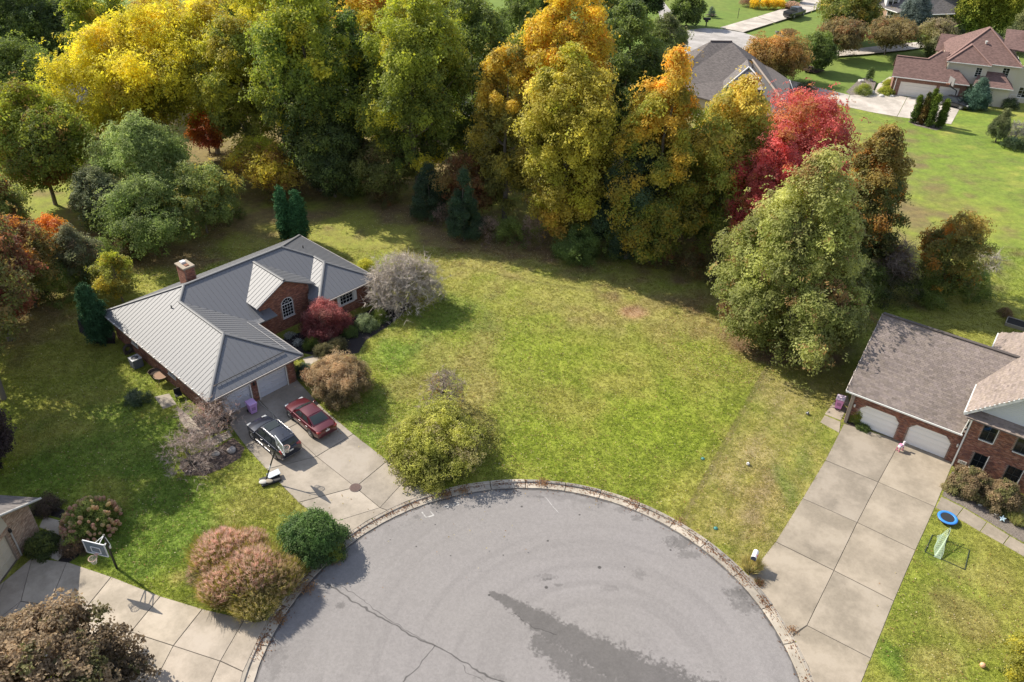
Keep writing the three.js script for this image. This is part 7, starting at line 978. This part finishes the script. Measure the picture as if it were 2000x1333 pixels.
function ball(name, label, p, r, m, m2) { const g = new THREE.SphereGeometry(r, 20, 14); g.translate(0, r, 0); const t = thing(name, label, 'ball', p); part(t, 'ball_skin', g, m); if (m2) { const q = []; for (let i = 0; i < 9; i++) { const y = 1 - 2 * (i + .5) / 9, a = i * 2.4, s = Math.sqrt(1 - y * y), n = V3(Math.cos(a) * s, y, Math.sin(a) * s), d = new THREE.CylinderGeometry(r * .34, r * .34, .012, 5); d.applyQuaternion(new THREE.Quaternion().setFromUnitVectors(V3(0, 1, 0), n)); d.translate(n.x * r * .955, r + n.y * r * .955, n.z * r * .955); q.push(d); } part(t, 'patches', merge(q), m2); } return t; }
ball('soccer_ball', 'white and black soccer ball on the dry grass between the lawns', at(1461, 909), .125, std(.78, .76, .72, .4), M_BLACK); ball('play_ball', 'black and white ball near the brick garage lawn', at(1577, 810), .13, std(.03, .03, .035, .4), std(.7, .7, .7, .4)); ball('play_ball', 'peach coloured ball on the bottom right lawn', at(1918, 1303), .15, std(.72, .42, .25, .5), std(.60, .33, .2, .5));
for (const [x, y, l] of [[1373, 897, 'small green utility cap in the grass left of the soccer ball'], [1398, 1033, 'small green utility cap in the grass by the right kerb']]) { const t = thing('utility_marker', l, 'utility marker', at(x, y)), g = new THREE.SphereGeometry(.13, 14, 8, 0, TAU, 0, Math.PI / 2); g.scale(1, .9, 1); part(t, 'dome', g, std(.05, .22, .20, .5)); part(t, 'collar', cyl(.15, .14, .05, 0, 0, 0, 14), std(.04, .12, .11, .6)); }
{ const t = thing('toy_pony', 'small white and pink ride-on toy before the brick pier of the right garage', 'toy', at(1757, 880, .03), .5); part(t, 'body', rbox(.5, .22, .24, .08, 0, .42, 0), std(.78, .74, .78, .5)); part(t, 'seat', rbox(.24, .1, .26, .04, -.05, .55, 0), std(.7, .28, .45, .5)); part(t, 'head', rbox(.16, .26, .14, .05, .26, .62, 0), std(.75, .70, .74, .5)); for (const [x, z] of [[.18, .1], [.18, -.1], [-.18, .1], [-.18, -.1]]) part(t, 'leg', cyl(.04, .045, .34, x, 0, z, 8), std(.6, .2, .3, .5)); }
{ const t = thing('manhole_cover', 'round rusty brown access cover set in the left drive', 'manhole cover', at(694, 953, .04)), g = new THREE.CylinderGeometry(.36, .36, .03, 32); part(t, 'lid', g, std(.13, .085, .075, .7)); const r = new THREE.TorusGeometry(.38, .025, 6, 32); r.rotateX(Math.PI / 2); part(t, 'ring', r, std(.16, .12, .11, .7)); const q = []; for (let i = -4; i <= 4; i++) { const L = Math.sqrt(.1 - (i * .07) ** 2 * .9 + .005); q.push(box(2 * Math.min(.3, L), .012, .02, 0, .02, i * .07), box(.02, .012, 2 * Math.min(.3, L), i * .07, .02, 0)); } part(t, 'tread', merge(q), std(.17, .11, .095, .7)); }
{ // air conditioner and clutter along the left wall
  const t = thing('air_conditioner', 'outdoor air conditioner unit with pale top beside the left brick wall', 'air conditioner', at(268, 716), .84); part(t, 'casing', rbox(.78, .82, .78, .05, 0, .42, 0), std(.10, .11, .13, .6)); part(t, 'louvre', merge([...Array(9)].map((_, i) => box(.8, .03, .8, 0, .1 + i * .08, 0))), std(.13, .14, .16, .6)); part(t, 'top_panel', rbox(.82, .05, .82, .02, 0, .85, 0), std(.52, .53, .55, .5)); const d = new THREE.CylinderGeometry(.28, .28, .02, 24); d.translate(0, .872, 0); part(t, 'fan_opening', d, M_BLACK); const q = []; for (let i = 1; i < 5; i++) { const r = new THREE.TorusGeometry(.06 * i, .008, 4, 20); r.rotateX(Math.PI / 2); r.translate(0, .89, 0); q.push(r); } for (let i = 0; i < 6; i++) q.push(rod([0, .89, 0], [Math.cos(i) * .28, .89, Math.sin(i) * .28], .006)); part(t, 'fan_guard', merge(q), std(.4, .4, .42, .5));
  const t2 = thing('round_table', 'rusty round metal garden table by the left brick wall', 'table', at(318, 747)); const tp = new THREE.CylinderGeometry(.55, .55, .04, 26); tp.translate(0, .7, 0); part(t2, 'table_top', tp, std(.26, .15, .09, .7)); part(t2, 'leg', merge([0, 1, 2].map((i) => rod([Math.cos(i * 2.1) * .1, .68, Math.sin(i * 2.1) * .1], [Math.cos(i * 2.1) * .4, 0, Math.sin(i * 2.1) * .4], .03))), std(.12, .09, .07, .7)); part(t2, 'rim', (() => { const r = new THREE.TorusGeometry(.55, .03, 6, 26); r.rotateX(Math.PI / 2); r.translate(0, .71, 0); return r; })(), std(.36, .25, .17, .6));
  const t3 = thing('flower_tub', 'dark round empty tub by the left brick wall behind the table', 'planter', at(303, 736)); part(t3, 'tub', (() => new THREE.LatheGeometry([[.0, .05], [.3, .05], [.42, .5], [.46, .52], [.42, .46], [.3, .3], [0, .28]].map((p) => new THREE.Vector2(...p)), 22))(), std(.10, .07, .055, .8)); part(t3, 'soil', cyl(.36, .37, .02, 0, .33, 0, 18), std(.03, .02, .018, 1));
  const t4 = thing('garden_chair', 'overturned dark garden chair near the end of the left brick wall', 'chair', at(350, 778), .6); part(t4, 'seat', box(.5, .04, .5, 0, .35, 0), M_BLACK); part(t4, 'backrest', box(.5, .5, .04, 0, .55, -.25), M_BLACK); for (const [x, z] of [[.22, .22], [-.22, .22], [.22, -.22], [-.22, -.22]]) part(t4, 'leg', rod([x, 0, z], [x, .35, z], .02), M_BLACK);
  const t5 = thing('hose_reel', 'dark hose reel at the back of the left brick wall', 'hose reel', at(252, 690), .8); const r5 = new THREE.TorusGeometry(.3, .12, 8, 22); r5.translate(0, .45, 0); part(t5, 'hose', r5, std(.06, .05, .045, .7)); part(t5, 'stand', merge([box(.7, .06, .4, 0, .05, 0), box(.06, .5, .3, .34, .28, 0), box(.06, .5, .3, -.34, .28, 0)]), std(.10, .07, .055, .7));
  const t6 = thing('flower_pot', 'black round pot at the left garage door corner', 'planter', at(445, 826, .03)); part(t6, 'pot', new THREE.LatheGeometry([[0, 0], [.28, 0], [.4, .5], [.44, .55], [.38, .5], [.3, .4], [0, .38]].map((p) => new THREE.Vector2(...p)), 20), std(.012, .012, .018, .5)); part(t6, 'soil', cyl(.34, .34, .02, 0, .42, 0, 18), std(.02, .016, .014, 1));
  const hs = [[503, 781], [512, 792], [522, 800], [530, 806], [534, 815], [533, 822], [537, 828], [548, 830]].map(([x, y]) => at(x, y, .06)); const o = hs[0].clone(); const t7 = thing('garden_hose', 'pale garden hose lying on the drive between the bin and the black car', 'hose', [o.x, 0, o.z]); part(t7, 'hose', tube(hs.map((p) => V3(p.x - o.x, .06, p.z - o.z)), .03, 50, 6), std(.42, .40, .33, .6)); part(t7, 'nozzle', cyl(.04, .025, .16, hs[7].x - o.x, .03, hs[7].z - o.z, 8), M_BLACK);
  const t8 = thing('boulder', 'grey rock on the mulch beside the left drive', 'rock', at(452, 882)); const rg = new THREE.IcosahedronGeometry(.32, 2), pa = rg.attributes.position; for (let i = 0; i < pa.count; i++) { const f = .75 + .5 * vnoise(pa.getX(i) * 4 + 3, pa.getY(i) * 4 + pa.getZ(i) * 4); pa.setXYZ(i, pa.getX(i) * f, pa.getY(i) * f * .6 + .12, pa.getZ(i) * f); } rg.computeVertexNormals(); part(t8, 'rock_face', rg, std(.34, .31, .29, .9));
  const t9 = thing('boulder', 'flat pale rock on the mulch below the bare shrub', 'rock', at(420, 888)); const r9 = rg.clone(); r9.scale(1.1, .6, .8); part(t9, 'rock_face', r9, std(.42, .38, .33, .9));
  for (const [x, y, l] of [[566, 660, 'white fading flower clump in the dark bed, left'], [581, 672, 'white fading flower clump in the dark bed, right']]) { const w = thing('flower_clump', l, 'flowers', at(x, y)); crown(w, { h: .45, r: .5, cb: 0, pal: p3([.2, .24, .2], [.4, .42, .38], [.6, .6, .56]), seed: x, n: 90, s: .16, shape: 'dome', lobes: 10, name: 'foliage', gap: 0 }); }
}
{ // raised bed, garden ornaments, far basketball hoop
  const t = thing('raised_bed', 'raised wooden garden bed of dark soil at the right edge', 'planter', at(1998, 640), -.62); part(t, 'soil', box(2.6, .2, 1.2, 0, .16, 0), std(.02, .018, .017, 1)); for (const z of [.65, -.65]) part(t, 'board', box(2.8, .32, .07, 0, .16, z), std(.30, .27, .22, .8)); for (const x of [1.37, -1.37]) part(t, 'board', box(.07, .32, 1.22, x, .16, 0), std(.30, .27, .22, .8));
  shrub('loose_shrub', 'small brown withered clump on the grass behind the brick house', [1962, 617], 1.3, .7, p3(K.brn2, K.brn, K.brn), { n: 240, gap: .2 });
  const st = thing('garden_lantern', 'white lantern ornament against the brick corner by the clipped bush', 'lantern', at(1870, 932)); part(st, 'post', cyl(.04, .04, .75, 0, 0, 0, 8), M_WHITE); part(st, 'lantern', cyl(.07, .12, .3, 0, .7, 0, 10), std(.78, .74, .80, .4)); part(st, 'cap', cyl(.14, .02, .1, 0, 1.0, 0, 10), M_WHITE);
  const so = thing('garden_lantern', 'small pale blue lantern ornament on the stones below the bush', 'lantern', at(1870, 960)); part(so, 'post', cyl(.03, .03, .22, 0, 0, 0, 8), M_BLACK); part(so, 'lantern', cyl(.09, .1, .2, 0, .2, 0, 8), std(.55, .70, .76, .4)); part(so, 'cap', cyl(.12, .02, .08, 0, .4, 0, 8), std(.6, .72, .76, .4));
  const sr = thing('garden_star', 'pale blue star ornament beside the path at the right', 'ornament', at(1957, 1021), -.4); const sh = new THREE.Shape(); for (let i = 0; i < 10; i++) { const a = i / 10 * TAU + Math.PI / 2, r = i % 2 ? .09 : .22; i ? sh.lineTo(Math.cos(a) * r, Math.sin(a) * r + .26) : sh.moveTo(Math.cos(a) * r, Math.sin(a) * r + .26); } const sg = new THREE.ExtrudeGeometry(sh, { depth: .05, bevelEnabled: true, bevelSize: .01, bevelThickness: .01, bevelSegments: 1 }); sg.rotateX(-.7); part(sr, 'star', sg, std(.50, .66, .72, .5)); part(sr, 'stake', cyl(.015, .015, .2, 0, 0, 0, 6), M_BLACK);
  for (const [x, y, l] of [[1914, 988, 'white stone lying in the planting bed'], [1946, 1006, 'pale stone at the edge of the planting bed']]) { const q = thing('garden_stone', l, 'stone', at(x, y)), g = new THREE.IcosahedronGeometry(.12, 1); g.scale(1.2, .6, 1); g.translate(0, .06, 0); part(q, 'stone_face', g, std(.6, .58, .55, .8)); }
  const hb = at(1861, 205), h = thing('basketball_hoop', 'dark angled basketball hoop in front of the far single garage door', 'basketball hoop', hb); part(h, 'pole', merge([rod([0, 0, 0], [-.1, 2.2, 0], .09), rod([-.1, 2.2, 0], [-1.5, 2.9, .1], .08), rod([-1.5, 2.9, .1], [-1.2, 3.9, 0], .07)]), M_BLACK); part(h, 'backboard', box(.12, 1.1, 1.7, -1.3, 3.6, 0), phys(.5, .5, .5, .2, { transmission: .6, thickness: 0 })); part(h, 'rim', (() => { const r = new THREE.TorusGeometry(.26, .03, 5, 16); r.rotateX(Math.PI / 2); r.translate(-1.75, 3.2, 0); return r; })(), std(.4, .15, .08));
  const ub = at(1583, 131), u = thing('utility_box', 'pale green utility cabinet behind the dark rounded tree', 'utility box', ub); part(u, 'cabinet', rbox(1.5, .8, 1.0, .05, -1.2, .4, 0), std(.45, .52, .46, .6)); part(u, 'lid', rbox(1.56, .08, 1.06, .03, -1.2, .82, 0), std(.52, .58, .52, .6));
  const sk = thing('garden_statue', 'pale shaded statue by the shrub screen behind the maroon roof', 'statue', at(1897, 58)); part(sk, 'plinth', rbox(.9, .8, .9, .06, 0, .4, 0), std(.4, .4, .38)); part(sk, 'figure', new THREE.LatheGeometry([[0, .8], [.45, .8], [.38, 1.3], [.5, 1.8], [.3, 2.3], [.35, 2.6], [0, 2.9]].map((p) => new THREE.Vector2(...p)), 14), std(.55, .56, .55, .8));
  for (const [x, y, s, l] of [[1682, 160, .45, 'grey white boulder at the left of the far stone bed'], [1702, 182, .5, 'pale boulder before the rounded shrub of the far stone bed'], [1722, 189, .4, 'pale boulder at the foot of the far garage path'], [1520, 66, .5, 'dark boulder beside the rust coloured far grass'], [1700, 158, .35, 'white boulder at the back of the far stone bed'], [1742, 189, .3, 'small pale boulder against the far garage corner']]) { const q = thing('boulder', l, 'rock', at(x, y)), g = new THREE.IcosahedronGeometry(s, 2), pa = g.attributes.position; for (let i = 0; i < pa.count; i++) { const f = .75 + .5 * vnoise(pa.getX(i) * 3 + x, pa.getY(i) * 3 + pa.getZ(i) * 3); pa.setXYZ(i, pa.getX(i) * f, pa.getY(i) * f * .7 + s * .3, pa.getZ(i) * f); } g.computeVertexNormals(); part(q, 'rock_face', g, l.startsWith('dark') ? std(.05, .045, .045) : std(.5, .48, .45)); }
}
// ------------------------------------------------------------------ grass blades and fallen leaves
{
  const TUFT = (() => { const r = rng(27), pos = []; for (let i = 0; i < 7; i++) { const a = r() * TAU, c = Math.cos(a), s = Math.sin(a), ox = (r() - .5) * .16, oz = (r() - .5) * .16, l = .035 + r() * .04, b = .02 + r() * .05, w = .010; pos.push(ox - s * w, 0, oz + c * w, ox + s * w, 0, oz - c * w, ox + c * b, l, oz + s * b); } const g = new THREE.BufferGeometry(); g.setAttribute('position', new THREE.Float32BufferAttribute(pos, 3)); g.computeVertexNormals(); return g; })();
  const R = rng(2727), k = new Copies(), o = [0, 0, 0]; let tries = 0;
  while (k.n < 190000 && tries++ < 900000) {
    const y = 1345 - Math.pow(R(), 0.75) * 860, x = -15 + R() * 2030, p = at(x, y); if (p.z < -76) continue;
    if (paved(p.x, p.z) || Math.hypot(p.x - ROAD.x, p.z - ROAD.z) < 15.28) continue;
    const clump = vnoise(p.x * 1.7, p.z * 1.7); if (R() > .35 + clump) continue;
    lawnMacro(p.x, p.z, o); const v = 1.0 + .9 * R(), dry = R() < .13 ? .8 : 0; const s = .75 + 1.0 * R();
    const side = p.x > 8 && p.x < 32 && p.z > -60 && p.z < -28 && mowSide(p.x, p.z) < 0;
    k.add(p.x, 0, p.z, (R() - .5) * .5, 1, (R() - .5) * .5, s, lerp(o[0] * v * 1.08, .30, dry * .5), lerp(o[1] * v * 1.1, .25, dry * .5), lerp(o[2] * v, .09, dry * .5), R() * 6, s * (side ? .6 : 1));
  }
  const h = k.build(scene, 'grass', TUFT, M_LEAF, true); h.userData.label = 'short lawn grass with dry blades on the vacant lot and yards';
  // fallen leaves: thick under trees, sparse over the lawn, drifts in the gutter
  const LEAF = (() => { const g = new THREE.BufferGeometry(); g.setAttribute('position', new THREE.Float32BufferAttribute([-.5, 0, 0, 0, .18, -.32, .5, .05, 0, -.5, 0, 0, .5, .05, 0, 0, .16, .32], 3)); g.computeVertexNormals(); return g; })();
  const q = new Copies(), put = (x, z, y, c, s) => q.add(x, y, z, (R() - .5) * .9, 1, (R() - .5) * .9, s * (.7 + .6 * R()), c[0], c[1], c[2], R() * 6);
  const cols = [[.62, .50, .16], [.46, .34, .14], [.70, .60, .28], [.45, .24, .09], [.78, .70, .44], [.34, .21, .11]];
  const zones = [[620, 700, 1.0, 5200, 700, 480], [1150, 620, 1, 4600, 620, 380], [1450, 660, 1, 3600, 170, 90], [800, 450, 1, 3600, 200, 80], [330, 490, 1, 4200, 260, 60], [1100, 490, 1, 2600, 330, 40], [1000, 700, 1, 1200, 120, 220], [1430, 900, 1, 700, 200, 250], [1850, 1200, 1, 500, 150, 140], [250, 800, 1, 1500, 280, 220], [130, 560, 1, 1800, 160, 90], [700, 760, 1, 700, 110, 120], [380, 1060, 1, 260, 180, 110], [880, 600, 1, 900, 160, 90]];
  for (const [x, y, , n, rx, ry] of zones) for (let i = 0; i < n; i++) { const a = R() * TAU, d = Math.sqrt(R()), p = at(x + Math.cos(a) * d * rx, Math.max(380, y + Math.sin(a) * d * ry)); if (paved(p.x, p.z) && R() < .93) continue; const c = cols[(R() * 6) | 0], v = .7 + .5 * R(); put(p.x, p.z, .05, [c[0] * v, c[1] * v, c[2] * v], .105); }
  for (let i = 0; i < 5200; i++) { const d = 180 + R() * 195, cl = vnoise(d * .35, 3.3); if (R() > cl * 1.15 - .12) continue; const rr = 14.98 + (R() - .5) * .34 - Math.pow(R(), 6) * .8, p = polar(d, rr), c = mixc([.20, .085, .045], [.36, .19, .09], R()); put(p[0], p[1], rr < 14.52 ? -.08 : rr > 15.02 ? .08 : -.03, c, .09); }
  for (const [x, y, n, s] of [[1060, 943, 130, .5], [1238, 978, 60, .5], [1328, 1020, 60, .5], [1483, 1142, 60, .35], [905, 960, 120, .6], [870, 968, 140, .5], [648, 1092, 220, .7], [600, 1150, 160, .6], [545, 1210, 160, .5], [1545, 1232, 50, .4]]) { const b = at(x, y); for (let i = 0; i < n; i++) { const c = mixc([.30, .15, .07], [.48, .30, .15], R()); put(b.x + (R() + R() - 1) * s, b.z + (R() + R() - 1) * s, .06 + R() * .05, c, .10); } }
  const fl = q.build(scene, 'fallen_leaves', LEAF, M_LEAF, true); fl.userData.label = 'tan and yellow leaves fallen over the lawns and along the kerb';
}
renderer.render(scene, camera);
